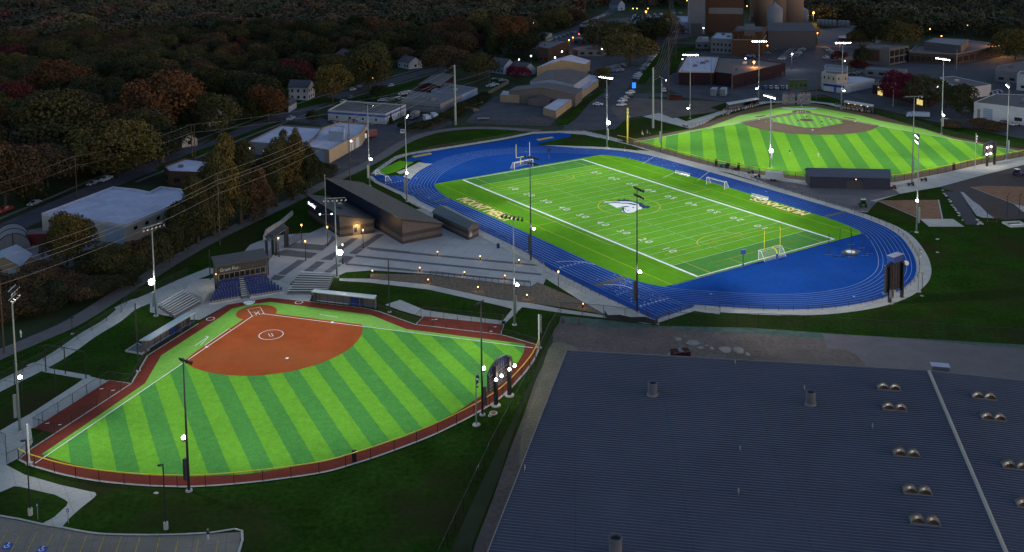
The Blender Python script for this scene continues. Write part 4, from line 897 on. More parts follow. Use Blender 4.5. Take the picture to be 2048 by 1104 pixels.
for px, py, w_ in ((1480, 902, 'centre of the big roof'), (1050, 940, 'left edge of the big roof'), (1477, 988, 'lower centre of the big roof'), (1745, 857, 'left of the skylight column'), (1470, 729, 'far edge of the big roof'), (1609, 780, 'just left of the middle exhaust stack')):
    p = onroof(px, py); t = thing('vent_pipe', 'small pale vent pipe at the '+w_ if w_[0] not in 'lj' or w_.startswith('l') and 'edge' in w_ or w_.startswith('lower') else 'small pale vent pipe '+w_, 'vent pipe', p, ang, 'small vent pipes on the big roof')
    MB().cyl((0, 0, -.1), (0, 0, .75), .09, .09, 8).build('pipe', 'steel', t); MB().cyl((0, 0, -.1), (0, 0, .2), .3, .12, 8).build('flashing', 'dark', t)
    MB().box(-.02, .02, -.4, -.3, 0, .4).build('brace', 'steel', t)
p = at(1870, 751, hE); t = thing('rooftop_unit', 'pale metal hood at the far edge of the big roof beside the ridge', 'roof unit', (p.x+1.2, p.y+1.2, 0), ang)
MB().box(-1.1, 1.6, 0, 1.3, 0, hE+.9).build('housing', 'greyblock', t)
MB().box(-1.2, 1.7, -.1, 1.4, hE+.9, hE+1.05).build('lid', 'membrane', t)
t = thing('dumpster', 'dark red skip with a grey stripe behind the far edge of the big roof', 'dumpster', at(1361, 714), .2)
MB().box(-1.7, 1.7, -1, 1, .1, 1.4).build('body', 'brick', t); MB().box(-.5, .4, -1.03, 1.03, 1.38, 1.46).build('lid', 'greyroof', t); MB().box(-1.8, 1.8, -1.1, -1.0, 1.3, 1.4).box(-1.8, 1.8, 1.0, 1.1, 1.3, 1.4).build('rim', 'red', t)
# --- clubhouse (three dark sheds)
def shed(name, label, hi, lo, base_hi, base_lo, wallm, roofm, sign=None, band=True, over=.0):
    """mono-pitch shed; hi=(far,near) px of the high edge, lo=(near,far) px of the low edge; vertical under near corners"""
    hh = hgt(*base_hi, hi[1][1]); hl_ = hgt(*base_lo, lo[0][1])
    N = at(*base_hi); M_ = at(*base_lo); Fh = at(*hi[0], hh); d = Fh-at(*hi[1], hh); d.z = 0
    t = thing(name, label, 'building', N)
    A_ = Vector((0, 0, 0)); B_ = M_-N; C_ = B_+d; D_ = d.copy()
    v = [(*p[:2], 0) for p in (A_, B_, C_, D_)]+[(A_.x, A_.y, hh), (B_.x, B_.y, hl_), (C_.x, C_.y, hl_), (D_.x, D_.y, hh)]
    m = MB(); m.add(v, [(0, 1, 5, 4), (1, 2, 6, 5), (2, 3, 7, 6), (3, 0, 4, 7)]); m.build('walls', wallm, t)
    e = d.normalized()*.5; w = B_.normalized()*.5; m = MB()
    q = [(A_-e-w, hh+.25), (B_-e+w, hl_+.05), (C_+e+w, hl_+.05), (D_+e-w, hh+.25)]
    v = [(p.x, p.y, z) for p, z in q]+[(p.x, p.y, z-.3) for p, z in q]
    m.add(v, [(0, 1, 2, 3), (7, 6, 5, 4), (0, 4, 5, 1), (1, 5, 6, 2), (2, 6, 7, 3), (3, 7, 4, 0)]); m.build('roof', roofm, t)
    # standing seams
    m = MB(); k = int(d.length/.9)
    for i in range(k):
        a = q[0][0]+(q[3][0]-q[0][0])*(i/k); b = q[1][0]+(q[2][0]-q[1][0])*(i/k)
        m.add([(a.x, a.y, q[0][1]+.01), (b.x, b.y, q[1][1]+.01), (b.x, b.y, q[1][1]+.07), (a.x, a.y, q[0][1]+.07)], [(0, 1, 2, 3)])
    m.build('roof_seams', roofm, t)
    return t, A_, B_, C_, D_, hh, hl_
def band(t, P, Q, z0, z1, mm, nm, out=.05):
    d = Vector((Q.x-P.x, Q.y-P.y, 0)); d.normalize(); nn = Vector((d.y, -d.x, 0)); mid = (P+Q)/2+t.location
    if nn.dot(Vector((-mid.x, -mid.y, 0))) < 0: nn = -nn
    a = P+nn*out; b = Q+nn*out; m = MB(); m.add([(a.x, a.y, z0), (b.x, b.y, z0), (b.x, b.y, z1), (a.x, a.y, z1), (P.x, P.y, z1), (Q.x, Q.y, z1)], [(0, 1, 2, 3), (3, 2, 5, 4)]); return m.build(nm, mm, t)
t, A_, B_, C_, D_, hh, hl_ = shed('clubhouse', 'largest dark clubhouse shed with a long sloping metal roof beside the plaza', ((654, 357), (806, 438.5)), ((884, 447), (719, 362)), (805, 488.4), (884, 472.6), 'stone', 'navyroof')
band(t, D_, A_, hh*.42, hh, 'fascia', 'metal_siding', .12)
for P_, Q_ in ((D_, A_), (A_, B_)):
    band(t, P_, Q_, 0, .8, 'stone2', 'base_course'); band(t, P_, Q_, 1.9, 2.9, 'stone2', 'dark_course')
t, A_, B_, C_, D_, hh, hl_ = shed('clubhouse', 'smaller dark clubhouse shed with a glowing script sign and a lit doorway', ((617, 390), (681, 430)), ((749, 438), (712, 418)), (680, 474.5), (748.4, 466), 'stone', 'navyroof')
band(t, D_, A_, hh*.45, hh, 'fascia', 'metal_siding', .12)
for P_, Q_ in ((D_, A_), (A_, B_)):
    band(t, P_, Q_, 0, .8, 'stone2', 'base_course'); band(t, P_, Q_, 1.9, 2.9, 'stone2', 'dark_course')
d = (B_-A_).normalized(); a = A_+d*((B_-A_).length*.38); b = A_+d*((B_-A_).length*.60)
band(t, a, b, .05, 3.0, 'tan', 'doorway_recess', .09); band(t, a+d*.3, a+d*1.1, .9, 2.2, 'navy', 'door_notice', .14)
n_ = Vector((d.y, -d.x, 0)); n_ = n_ if n_.dot(-(t.location+a)) > 0 else -n_
c = (a+b)/2+n_*.4; o = MB().ball((c.x, c.y, 3.0), .16, 8).build('door_light', 'warm', t)
l = bpy.data.lights.new('door_lamp', 'POINT'); l.energy = 160; l.color = (1, .62, .2); l.shadow_soft_size = .2; lo_ = bpy.data.objects.new('door_lamp', l); link(lo_); lo_.location = t.location+c+n_*.8+Vector((0, 0, -.3+3.0))
# glowing script sign
v, f = text_poly('Mount Mercy', 2.1); dd = (A_-D_).normalized(); nn = Vector((dd.y, -dd.x, 0)); nn = nn if nn.dot(-(t.location+A_)) > 0 else -nn
sx = 1 if nn.cross(Vector((0, 0, 1))).dot(dd) < 0 else 1
ctr = D_+dd*((A_-D_).length*.16)+nn*.28
wd = max(p[0] for p in v)-min(p[0] for p in v); sc = 5.3/wd
MB().add([(ctr.x+dd.x*p[0]*sc, ctr.y+dd.y*p[0]*sc, hh*.62+p[1]*sc*1.25) for p in v], f).build('glowing_sign', 'signglow', t)
# roof gear
gp = t.location+D_*.45+(B_)*.45; g = thing('roof_unit', 'small pale roof unit on the smaller clubhouse roof', 'roof unit', (gp.x, gp.y, hh*.5+hl_*.5+.1))
MB().box(-.9, .9, -.7, .7, 0, 1.1).build('housing', 'greyroof', g); MB().cyl((0, 0, 1.1), (0, 0, 1.3), .5, .5, 10).build('fan', 'steel', g)
# ticket building with ridge roof
hN = hgt(937.6, 477.3, 453); 
t, loc, h = gable('ticket_building', 'small dark gabled building nearest the track with a white door', [(866, 424), (893, 413), (957, 448), (936.7, 456)], None, 1.1, 'stone', 'greenroof', 'building', .4, h=hN)
loc = ccw(loc)
for i in front_edges(t, loc)[:2]:
    p, q = facing(loc, i); P_ = Vector((*p, 0)); Q_ = Vector((*q, 0)); band(t, P_, Q_, 0, .7, 'stone2', 'base_course'); band(t, P_, Q_, 1.6, 2.4, 'stone2', 'dark_course')
fe = front_edges(t, loc); p, q = facing(loc, fe[1]); wall_items(t, p, q, h, [('door', .1, .35, .05, 2.2, 'whitewall')]); p, q = facing(loc, fe[0]); wall_items(t, p, q, h, [('door', .08, .13, .05, 2.2, 'whitewall')])
# --- storage shed behind the outfield
hS = hgt(1621, 376, 352)
t, loc, h = gable('storage_shed', 'long dark blue metal storage shed between the track and the baseball outfield', [(1611, 340), (1619.8, 352), (1781, 356), (1776, 342)], None, 1.6, 'fascia', 'fascia', 'shed', .3, h=hS)
loc = ccw(loc); MT['shedroof'] = mt('shed_blue_roof', (.050, .056, .085), var=.08, rough=.5)
[c for c in t.children if c.name.startswith('roof')][0].data.materials[0] = MT['shedroof']
# (placed by corners: see correction below)
fe = front_edges(t, loc); p, q = facing(loc, fe[0]); wall_items(t, p, q, h, [('door', .46, .66, .05, 2.6, 'dark')]); 
P_ = Vector(p); Q_ = Vector(q); c = P_.lerp(Q_, .57); MB().ball((c.x, c.y-.4, h-.6), .16, 8).build('wall_light', 'warm', t)
# --- flat-roofed and gabled buildings of the town
t, loc, h = building('warehouse', 'large pale flat-roofed warehouse with a notched white roof left of the clubhouse', [(252, 449), (83, 426), (225, 373), (269, 377), (299, 383), (321, 372.5), (362, 377), (374, 398)], (254, 490), 'cream', 'membrane', extras={'parapet': 'membrane'}, parapet=.7)
fe = front_edges(t, loc)
for i in fe[:2]:
    p, q = facing(loc, i); L_ = (Vector(p)-Vector(q)).length
    side = pix((t.location.x+(p[0]+q[0])/2, t.location.y+(p[1]+q[1])/2, 3))[0] < 250
    wall_items(t, p, q, h, [('garage_door', .76, .97, .1, 4.5, 'bluewall'), ('window', .08, .16, 3.2, 4.0, 'glass'), ('window', .55, .62, 3, 3.8, 'glass'), ('downpipe', .63, .64, .1, h-.8, 'dark')] if side else win_row(5, .05, .95, 3.2, 4.1, .3)+[('door', .62, .66, .1, 2.2, 'dark')])
t, loc, h = building('flat_roofed_building', 'small brown building with a snow-white flat roof between the street and the tall trees', [(337, 342), (327.5, 332), (372, 315), (425, 322), (424, 345)], (340, 372), 'brick2', 'membrane', parapet=.6)
t, loc, h = building('workshop', 'white-roofed workshop behind the row of yellowing trees, left wing', [(496, 283), (563, 250), (646, 255), (612, 292)], (498, 308), 'greyblock', 'membrane', parapet=.5)
t, loc, h = building('workshop', 'white-roofed workshop with a long tan side wall facing the works road', [(658, 300), (613, 292), (645, 255), (682, 243), (735, 247), (722, 266)], (658.7, 327), 'tan', 'membrane', parapet=.5)
for i in front_edges(t, loc)[:3]:
    p, q = facing(loc, i)
    if pix((t.location.x+(p[0]+q[0])/2, t.location.y+(p[1]+q[1])/2, 3))[0] > 665: wall_items(t, p, q, h, [('garage_door', .62, .74, .1, 4, 'whitewall'), ('garage_door', .82, .93, .1, 4, 'whitewall')])
    elif p[0] != 0 or True: wall_items(t, p, q, h, [('garage_door', .45, .8, .1, 4.2, 'bluewall')])
w2, loc2, h2 = building('rooftop_block', 'raised pale block standing on the white workshop roof', [(657, 262), (663, 250), (690, 252), (687, 264)], None, 'bluewall', 'membrane', h=h+3.2, z0=h-.6, parapet=.3)
t, loc, h = building('office_building', 'cream single-storey building with a blue stripe below its flat roof', [(771, 228), (655.5, 220), (691, 201), (812, 209)], (770, 249), 'whitewall', 'brownroof', parapet=.5)
for i in front_edges(t, loc)[:2]:
    p, q = facing(loc, i); wall_items(t, p, q, h, [('blue_stripe', 0, 1, h-1.5, h-.7, 'bluestripe')] + win_row(4, .05, .95, 1.2, 2.2, .12))
t, loc, h = building('metal_warehouse', 'long grey metal warehouse right of the cream office', [(881, 208), (803, 202), (824, 182.5), (922, 190)], (881, 227), 'greyblock', 'greyroof', parapet=.2)
for i in front_edges(t, loc)[:2]:
    p, q = facing(loc, i); wall_items(t, p, q, h, win_row(4, .2, 1, 2.5, 2.8, .9, 'dark', 'panel_joint'))
t, loc, h = building('metal_warehouse', 'pale blue metal building beyond the grey warehouse', [(923, 190), (862, 181), (893, 166), (955, 176)], (923, 203), 'bluewall', 'greyroof', parapet=.2)
t, loc, h = gable('shop_building', 'dark red-brown shop beyond the parked cars', [(880, 172), (837, 169), (864, 151), (907, 150)], None, 1.2, 'brick', 'shingle', 'building', .3, h=4)
t, loc, h = gable('house', 'white two-storey wooden house among the trees', [(577, 174), (586, 166), (629, 168), (615.5, 174.5)], (577.5, 200), 2.6, 'whitewall', 'shingle', h=6.4); t.name = 'house'
loc = ccw(loc)
for i in front_edges(t, loc)[:2]:
    p, q = facing(loc, i); wall_items(t, p, q, h, win_row(3, .03, .97, 3.9, 5.3, .3)+win_row(3, .03, .97, .9, 2.2, .35))
gable('garage', 'small white garage in front of the white two-storey house', [(577, 213), (570, 203), (580, 196), (593, 204)], (577, 218), 1.2, 'whitewall', 'shingle', 'garage', h=2.8)
hs = [((232, 207), 6, .5, 'cottage with a pale gable glimpsed between orange trees', 'whitewall'), ((172, 226), 5.5, .3, 'grey-roofed cottage under the trees left of the pale gable', 'greyblock'), ((205, 256), 5, .4, 'low cottage with a pale porch post behind a yellow-green tree', 'greyblock'), ((95, 315), 6.5, .9, 'blue-walled house with a lit porch by the street', 'bluewall'),
      ((40, 300), 6, .7, 'dark gabled house left of the lit porch', 'greyblock'), ((425, 245), 6, .6, 'pale house half hidden beside the twin street poles', 'bluewall'), ((372, 290), 4.5, .5, 'small cream cottage beyond the twin street poles', 'cream'), ((695, 120), 6, .5, 'grey-roofed house in the dark trees above the yellow-green tree', 'greyblock'), ((712, 130), 6, .9, 'pale-trimmed house beside the grey-roofed one in the dark trees', 'whitewall'),
      ((565, 112), 6, .4, 'pale-walled house glimpsed at the foot of the brown trees', 'whitewall'), ((692, 28), 7, .6, 'twin-gabled house far back in the trees', 'whitewall'), ((698, 38), 4, .5, 'pale blue shed in front of the twin-gabled house', 'bluewall'), ((820, 135), 6, .5, 'pale house end beyond the dark trees near the junction', 'whitewall'), ((1005, 145), 7.5, .9, 'grey-green two-storey house left of the small white cottage', 'bluewall'), ((1045, 148), 6, 1.0, 'small white cottage left of the gabled sheds', 'whitewall'),
      ((50, 8), 7, .5, 'pale building with a lit window at the top left corner', 'whitewall'), ((130, 6), 7, .5, 'grey building at the top left beyond the trees', 'greyblock'), ((420, 82), 6, .5, 'pale-trimmed house beside two warm lamps in the far trees', 'bluewall'), ((985, 45), 6, .6, 'dim house by the far street lamps', 'greyblock'), ((1234, 20), 9, .5, 'tall blue-grey building beyond the far car park', 'bluewall'), ((1140, 10), 6, .5, 'low dim building at the top of the far street', 'greyblock'), ((300, 215), 6, .5, 'dim cottage under the right side of the rust-orange tree', 'greyblock'), ((60, 225), 6, .5, 'dim cottage behind the dark red tree', 'greyblock'), ((345, 170), 6, .5, 'small dim roof deep in the wood above the rust-orange tree', 'greyblock'), ((480, 180), 6, .5, 'dim house left of the orange-brown street tree', 'greyblock'), ((640, 95), 6, .5, 'dim house deep in the wood above the white two-storey house', 'whitewall'), ((770, 95), 6, .5, 'dim house deep in the wood above the junction tree', 'greyblock'), ((880, 70), 6, .5, 'dim house in the wood beside the blue lamp', 'greyblock'), ((250, 140), 6, .5, 'small dim house deep in the wood at the upper left', 'greyblock')]
for (px, py), hh_, yw, lab, wm in hs:
    c = at(px, py); yw = FB.a+yw*.2; w_, l_ = (9 if hh_ > 5 else 6), (12 if hh_ > 5 else 8)
    t = thing('house', lab, 'house', c, yw)
    m = MB(); e = hh_*.62; a, b = w_/2, l_/2; m.add([(-b, -a, 0), (b, -a, 0), (b, a, 0), (-b, a, 0), (-b, -a, e), (b, -a, e), (b, a, e), (-b, a, e), (-b, 0, hh_+.6), (b, 0, hh_+.6)], [(0, 1, 5, 4), (1, 2, 6, 5), (2, 3, 7, 6), (3, 0, 4, 7), (5, 6, 9), (7, 4, 8)]); m.build('walls', wm, t)
    m = MB(); o_ = .5; z = hh_+.75; zl = e-.15
    m.add([(-b-o_, -a-o_, zl), (b+o_, -a-o_, zl), (b+o_, 0, z), (-b-o_, 0, z), (b+o_, a+o_, zl), (-b-o_, a+o_, zl)], [(0, 1, 2, 3), (3, 2, 4, 5)]); m.build('roof', 'shingle', t)
    for sx_ in (-b+1.2, 1.0, b-2.4): MB().box(sx_, sx_+1.2, -a-.06, -a+.05, 1, 2.3).build('window', 'glass', t)
    MB().box(b-.05, b+.06, -.7, .7, 1, 2.4).build('window', 'glass', t); MB().box(-b*.3, -b*.3+.7, .4, 1.1, hh_*.7, hh_+1.8).build('chimney', 'brick', t)
# --- tan gabled complex in the middle distance
t, loc, h = gable('hall', 'big gabled hall with a brown roof behind the truck yard', [(1060, 163), (1148, 168.6), (1179.5, 148), (1094, 141.6)], None, 1.8, 'bluewall', 'brownroof', 'building', .3, h=7)
t, loc, h = gable('hall', 'lower gabled hall with a brown roof facing the truck yard', [(1018, 182), (1151, 190), (1164, 178.5), (1033, 173)], None, 2.4, 'stone', 'brownroof', 'building', .3, h=5.4)
t, loc, h = building('long_shed', 'long tan-walled lean-to along the grassy bank beside the drive', [(1111.7, 222), (1086, 215.5), (1131, 187), (1166, 178), (1151, 172), (1179, 149), (1197, 152), (1197, 160)], (1111.7, 237), 'tan', 'membrane', parapet=.1)
gable('small_office', 'small dark-roofed office in the truck yard', [(1056, 197), (1098, 202), (1108, 192), (1066, 188)], None, 1.6, 'stone', 'shingle', 'building', .3, h=3)
building('loading_canopy', 'pale flat canopy over orange doors at the left of the gabled halls', [(1000, 189), (1006, 181), (1044, 185), (1038.5, 191.5)], None, 'tan', 'membrane', cat='canopy', h=3.6, parapet=.1)
gable('hall', 'pale-roofed gabled shed behind the brown-roofed halls', [(1074, 135), (1171, 128), (1180, 121.6), (1104, 121)], None, 3.2, 'tan', 'membrane', 'building', .3, h=5.5)
building('flat_roofed_building', 'long grey flat shed behind the pale-roofed gabled shed', [(1155, 100), (1145, 96), (1190, 88), (1215, 91), (1208, 100)], None, 'greyblock', 'greyroof', h=4, parapet=.2)
building('brick_building', 'tall red brick building with rooftop units above the tan sheds', [(1097, 97), (1076, 93), (1078, 84), (1123, 80), (1137, 81)], None, 'brick2', 'greyroof', h=9, parapet=.4)
building('flat_roofed_building', 'low cream building with rooftop units beside the far street', [(1092, 72), (1052, 67), (1062, 62), (1104, 66)], None, 'cream', 'greyroof', h=5, parapet=.3)
building('brick_building', 'long red brick store below the far car park', [(1159, 53), (1159, 47), (1240, 47), (1240, 55)], (1159, 68), 'brick', 'greyroof', parapet=.3)
building('flat_roofed_building', 'dark flat-roofed store with a pale awning', [(1143, 77), (1143, 73), (1195, 76), (1195, 81)], None, 'shingle', 'greyroof', h=4, parapet=.2)
building('long_store', 'long pale store building left of the grey concrete tower', [(1262, 38), (1265, 31), (1378, 32), (1400, 45), (1330, 44)], None, 'bluewall', 'membrane', h=8, parapet=.4)
# --- grain silos and mill
def ground_block(name, label, g0, g1, depth, h, wallm, parts=()):
    a = at(*g0); b = at(*g1); d = b-a; yw = math.atan2(d.y, d.x); L_ = d.length; t = thing(name, label, 'building', a, yw)
    MB().box(0, L_, 0, depth, 0, h).build('walls', wallm, t); MB().box(-.2, L_+.2, -.2, depth+.2, h, h+.5).build('roof', 'greyroof', t)
    for nm, x0, x1, z0, z1, mm in parts: MB().box(x0*L_, x1*L_, -.25, .02, z0, z1).build(nm, mm, t)
    return t
ground_block('concrete_tower', 'blue-grey square concrete tower cut off by the top of the photo', (1378, 68), (1410, 68), 14, 48, 'tower', [('loading_opening', .14, .78, .1, 8, 'dark')])
ground_block('mill_building', 'tall brown brick mill right of the concrete tower', (1411, 66), (1487, 67), 22, 45, 'brick2', [('pale_band', .08, .98, 14.5, 19, 'greyblock'), ('cornice', 0, 1, 26, 27, 'stone2')])
c1 = at(1561, 62)
t = thing('grain_silo', 'huge tan concrete silo with rounded sides cut off by the top of the photo', 'silo', c1+Vector((0, 12, 0)))
m = MB(); r_ = 11
for x in (-10, 0, 10): MB().cyl((x, 0, 0), (x, 0, 52), 10.3, 10.3, 28).build('silo_drum', 'silo', t, True)
MB().box(-19, 19, -6, 6, 52, 56).build('headhouse', 'silo', t)
t = thing('steel_silo', 'grey steel silo with a domed cap in front of the tan silo', 'silo', at(1549, 68))
MB().cyl((0, 0, 0), (0, 0, 19), 5.6, 5.6, 24).build('drum', 'silog', t, True); MB().cyl((0, 0, 19), (0, 0, 22.5), 5.7, 1.0, 24).build('cap', 'silog', t); MB().cyl((0, 0, 22.5), (0, 0, 23.6), 1.0, .8, 10).build('hatch', 'silog', t)
t = thing('steel_silo', 'slim pale steel tank right of the tan silo', 'silo', at(1606, 50)); MB().cyl((0, 0, 0), (0, 0, 12), 4, 4, 20).build('drum', 'silog', t, True); MB().cyl((0, 0, 12), (0, 0, 14), 4, .6, 20).build('cap', 'silog', t)
t, loc, h = gable('storage_hall', 'dark ribbed storage hall below the silos', [(1536, 63), (1536, 46.5), (1612, 46.5), (1632, 62)], (1539, 92), 3, 'shingle', 'shingle', 'building', .3, h=12)
P0, P1 = at(1541, 92), at(1632, 93)
m = MB(); d = (P1-P0); 
for k in range(16): a = P0+d*(k/16)-t.location; b = P0+d*((k+.12)/16)-t.location; m.box(min(a.x, b.x), max(a.x, b.x), a.y-.3, a.y+.1, 0, 10)
m.build('pilasters', 'stone', t)
for k in range(8):
    c = at(1638+k*7.6 + (4 if k > 4 else 0), 52+k*.35); t = thing('storage_tank', ['leftmost pale round tank in the row beyond the gravel lot', 'second pale round tank in the row beyond the gravel lot', 'third pale round tank in the row beyond the gravel lot', 'fourth pale round tank in the row beyond the gravel lot', 'fifth pale round tank in the row beyond the gravel lot', 'sixth pale round tank in the row beyond the gravel lot', 'seventh pale round tank in the row beyond the gravel lot', 'rightmost pale round tank in the row beyond the gravel lot'][k], 'tank', c, 0, 'pale tanks beyond the gravel lot')
    MB().cyl((0, 0, 0), (0, 0, 4.6), 1.7, 1.7, 14).ball((0, 0, 4.6), 1.7, 14, sz=.5).build('drum', 'silog', t, True)
# --- brick buildings right of the street
t, loc, h = building('brick_school', 'dark red brick building with half of its roof white, behind the baseball field', [(1357, 142.6), (1375, 112.5), (1437, 114), (1428, 143.5)], (1356, 169.5), 'brick', 'membrane', extras={'parapet': 'cream'}, parapet=.6)
t, loc, h = building('brick_school', 'dark flat-roofed wing stretching right of the white-roofed brick building', [(1428.3, 143.5), (1437.3, 114), (1503, 117), (1571, 126), (1465, 151.6), (1463, 147.5)], None, 'brick', 'brownroof', h=h-.3, parapet=.4)
t, loc, h = building('stone_building', 'grey stone building with a white roof panel below the mill', [(1421.5, 75.8), (1433, 64.4), (1464, 65.2), (1475, 70), (1474, 79)], (1421.5, 106), 'greyblock', 'membrane', parapet=.5)
for i in front_edges(t, loc)[:1]:
    p, q = facing(loc, i); wall_items(t, p, q, h, win_row(6, .05, .95, 1.5, 3.2, .4)+win_row(6, .05, .95, 5, 6.6, .4))
t, loc, h = building('brick_block', 'taller brick block with a roof hut beside the grey stone building', [(1464.5, 62.8), (1475, 49.7), (1534, 52.2), (1525.8, 63.6)], (1466, 111), 'brick2', 'brownroof', parapet=.6)
for i in front_edges(t, loc)[:2]:
    p, q = facing(loc, i); wall_items(t, p, q, h, win_row(6, .05, .95, h-4.5, h-2.2, .6)+[('pale_band', 0, 1, h-5.4, h-4.8, 'greyblock')])
building('roof_hut', 'dark square hut on the roof of the taller brick block', [(1488, 60), (1489, 47), (1510, 47), (1509, 60)], None, 'shingle', 'shingle', h=h+3, z0=h-.5, parapet=.2)
building('flat_roofed_building', 'small grey block left of the grey stone building', [(1391, 83.5), (1396, 73), (1417, 73), (1419, 84)], (1391, 97), 'greyblock', 'greyblock', parapet=.2)
# school on the right
t, loc, h = building('school_block', 'three-storey glass-walled school block at the upper right', [(1778.8, 98), (1728, 95), (1745, 86), (1818.5, 91)], (1778.8, 131), 'stone', 'brownroof', parapet=.6)
for i in front_edges(t, loc)[:2]:
    p, q = facing(loc, i); lf = pix((t.location.x+(p[0]+q[0])/2, t.location.y+(p[1]+q[1])/2, 3))[0] < 1775
    wall_items(t, p, q, h, [('brick_panel', .05, .62, 2, h-1, 'brick2')] if lf else win_row(4, .02, .98, 1, h/2-.6, .85)+win_row(4, .02, .98, h/2+.3, h-1.2, .85))
t, loc, h = building('school_wing', 'long low school wing with a pale roof right of the glass-walled block', [(1912, 107), (1818, 103), (1832, 91), (1940, 80), (2010, 89)], (1912, 129), 'brick2', 'brownroof', extras={'parapet': 'greyblock'}, parapet=.7)
for i in front_edges(t, loc)[:2]:
    p, q = facing(loc, i); wall_items(t, p, q, h, win_row(8, .02, .98, 1.2, h-2.4, .75))
building('school_hall', 'raised flat hall on top of the long school wing', [(1922, 91), (1848, 83), (1870, 74.5), (1937, 78)], None, 'shingle', 'greyblock', h=h+4, z0=h-.8, parapet=.4)
t, loc, h = building('red_shop', 'low red building with a pale roof beyond the car park', [(1677, 76), (1677, 70.5), (1714, 69), (1714, 77)], (1677, 84), 'red', 'membrane', parapet=.3)
t, loc, h = building('pump_house', 'two-storey cream block with small windows behind the baseball grandstand', [(1673, 149), (1643, 144), (1652, 141), (1696, 143.5), (1696, 147)], (1676, 184), 'cream', 'brownroof', parapet=.4)
for i in front_edges(t, loc)[:2]:
    p, q = facing(loc, i); wall_items(t, p, q, h, win_row(3, .05, .95, h-3, h-1.6, .25))
t, loc, h = building('works_building', 'long low cream works building with a bright white roof', [(1689, 170), (1647, 164.5), (1676, 153), (1724, 153), (1749, 158)], (1689, 187), 'whitewall', 'membrane', parapet=.4)
for i in front_edges(t, loc)[:2]:
    p, q = facing(loc, i)
    if pix((t.location.x+(p[0]+q[0])/2, t.location.y+(p[1]+q[1])/2, 3))[0] < 1689: wall_items(t, p, q, h, [('dark_sign_band', 0, 1, h-1.6, h-.5, 'navy'), ('door', .5, .62, .1, 2.6, 'bluestripe')])
building('metal_shed', 'pale blue shed behind the two-storey cream block', [(1648, 133), (1652, 128), (1696, 132), (1694, 138)], None, 'bluewall', 'greyroof', h=5, parapet=.2)
building('metal_shed', 'long grey shed behind the crimson tree', [(1774.7, 141), (1729.7, 137.3), (1745, 134), (1815, 138), (1810, 141)], (1774, 156), 'greyblock', 'greyroof', parapet=.2)
t, loc, h = building('brick_works', 'dark brick building with two lit doorways below the crimson tree', [(1858, 194), (1745.4, 168), (1779, 156), (1879, 154), (1908, 172)], (1857, 214.6), 'brick', 'brownroof', extras={'parapet': 'dark'}, parapet=.4)
for i in front_edges(t, loc)[:1]:
    p, q = facing(loc, i); wall_items(t, p, q, h, [('lit_doorway', .1, .19, .1, h*.55, 'litwarm'), ('lit_window', .1, .18, h*.66, h*.85, 'litwarm'), ('lit_doorway', .80, .90, .1, h*.55, 'litwarm'), ('canopy', .72, .95, h*.56, h*.62, 'dark')])
t, loc, h = building('pale_warehouse', 'wide pale-walled warehouse right of the dark brick building', [(1940, 175.5), (1908, 172), (1880, 154), (1908, 152), (1982.6, 168.7)], (1940, 198), 'whitewall', 'brownroof', parapet=.3)
t, loc, h = building('pale_warehouse', 'pale building with a slatted blue garage door at the right edge', [(1948, 204), (1990, 187), (2110, 191), (2100, 222)], (1948, 238), 'whitewall', 'brownroof', parapet=.3)
for i in front_edges(t, loc)[:1]:
    p, q = facing(loc, i); wall_items(t, p, q, h, [('garage_door', .13, .26, .1, h*.72, 'bluewall'), ('door', .05, .09, .1, h*.62, 'greyblock'), ('window', .55, .65, 1.5, 3, 'glass')])
    a = Vector(p); b = Vector(q)
    for k in range(6): wall_items(t, p, q, h, [('door_slat', .135, .255, .5+k*.8, .75+k*.8, 'navy')])
building('flat_roofed_building', 'low grey building beyond the wide pale warehouse at the right edge', [(1990, 140), (1998, 131), (2060, 120), (2100, 138), (2060, 146)], None, 'greyblock', 'brownroof', h=6, parapet=.3)
building('metal_shed', 'pale shed cut off by the right edge behind the floodlight pole', [(2034, 148), (2040, 142), (2090, 140), (2090, 152)], None, 'whitewall', 'greyroof', h=8, parapet=.3)
# --- left edge outbuildings
t, loc, h = gable('outbuilding', 'blue-roofed outbuilding with a garage door at the left edge', [(-20, 525), (40, 531), (62, 508), (4, 501)], None, 1.8, 'tan', 'bluewall', 'shed', .4, h=4)
loc = ccw(loc); fe = front_edges(t, loc)
for i in fe[:2]: p, q = facing(loc, i); wall_items(t, p, q, h, [('door', .15, .4, .1, 2.6, 'dark'), ('garage_door', .6, .85, .1, 3, 'bluewall')])
t = thing('hoop_shed', 'arched rusty hoop shed behind the blue-roofed outbuilding', 'shed', at(25, 488), .5)
m = MB(); n = 12; R_ = 4.2; v = []
for y in (-5, 5): v += [(R_*math.cos(PI*i/n), y, R_*math.sin(PI*i/n)) for i in range(n+1)]
m.add(v, [(i, i+1, n+2+i, n+1+i) for i in range(n)]+[tuple(range(n+1))]); m.build('hoop_cover', 'greyblock', t); 
m = MB()
for y in (-5.05, 0, 5.05): m.tube([((R_+.05)*math.cos(PI*i/n), y, (R_+.05)*math.sin(PI*i/n)) for i in range(n+1)], .1, 5)
m.tube([(0, -5.1, 0), (0, -5.1, R_)], .08, 5); m.build('ribs', 'brick', t)
t = thing('shipping_container', 'dark red shipping container by the big warehouse wall', 'container', at(96, 486), .15)
MB().box(-5, 5, -1.3, 1.3, .1, 3.0).build('box', 'red', t)
m = MB()
for k in range(24): m.box(-4.9+k*.41, -4.75+k*.41, -1.36, -1.3, .3, 2.8)
m.build('corrugations', 'red', t); MB().box(-5.06, -5, -1.2, 1.2, .2, 2.9).build('doors', 'brick', t)
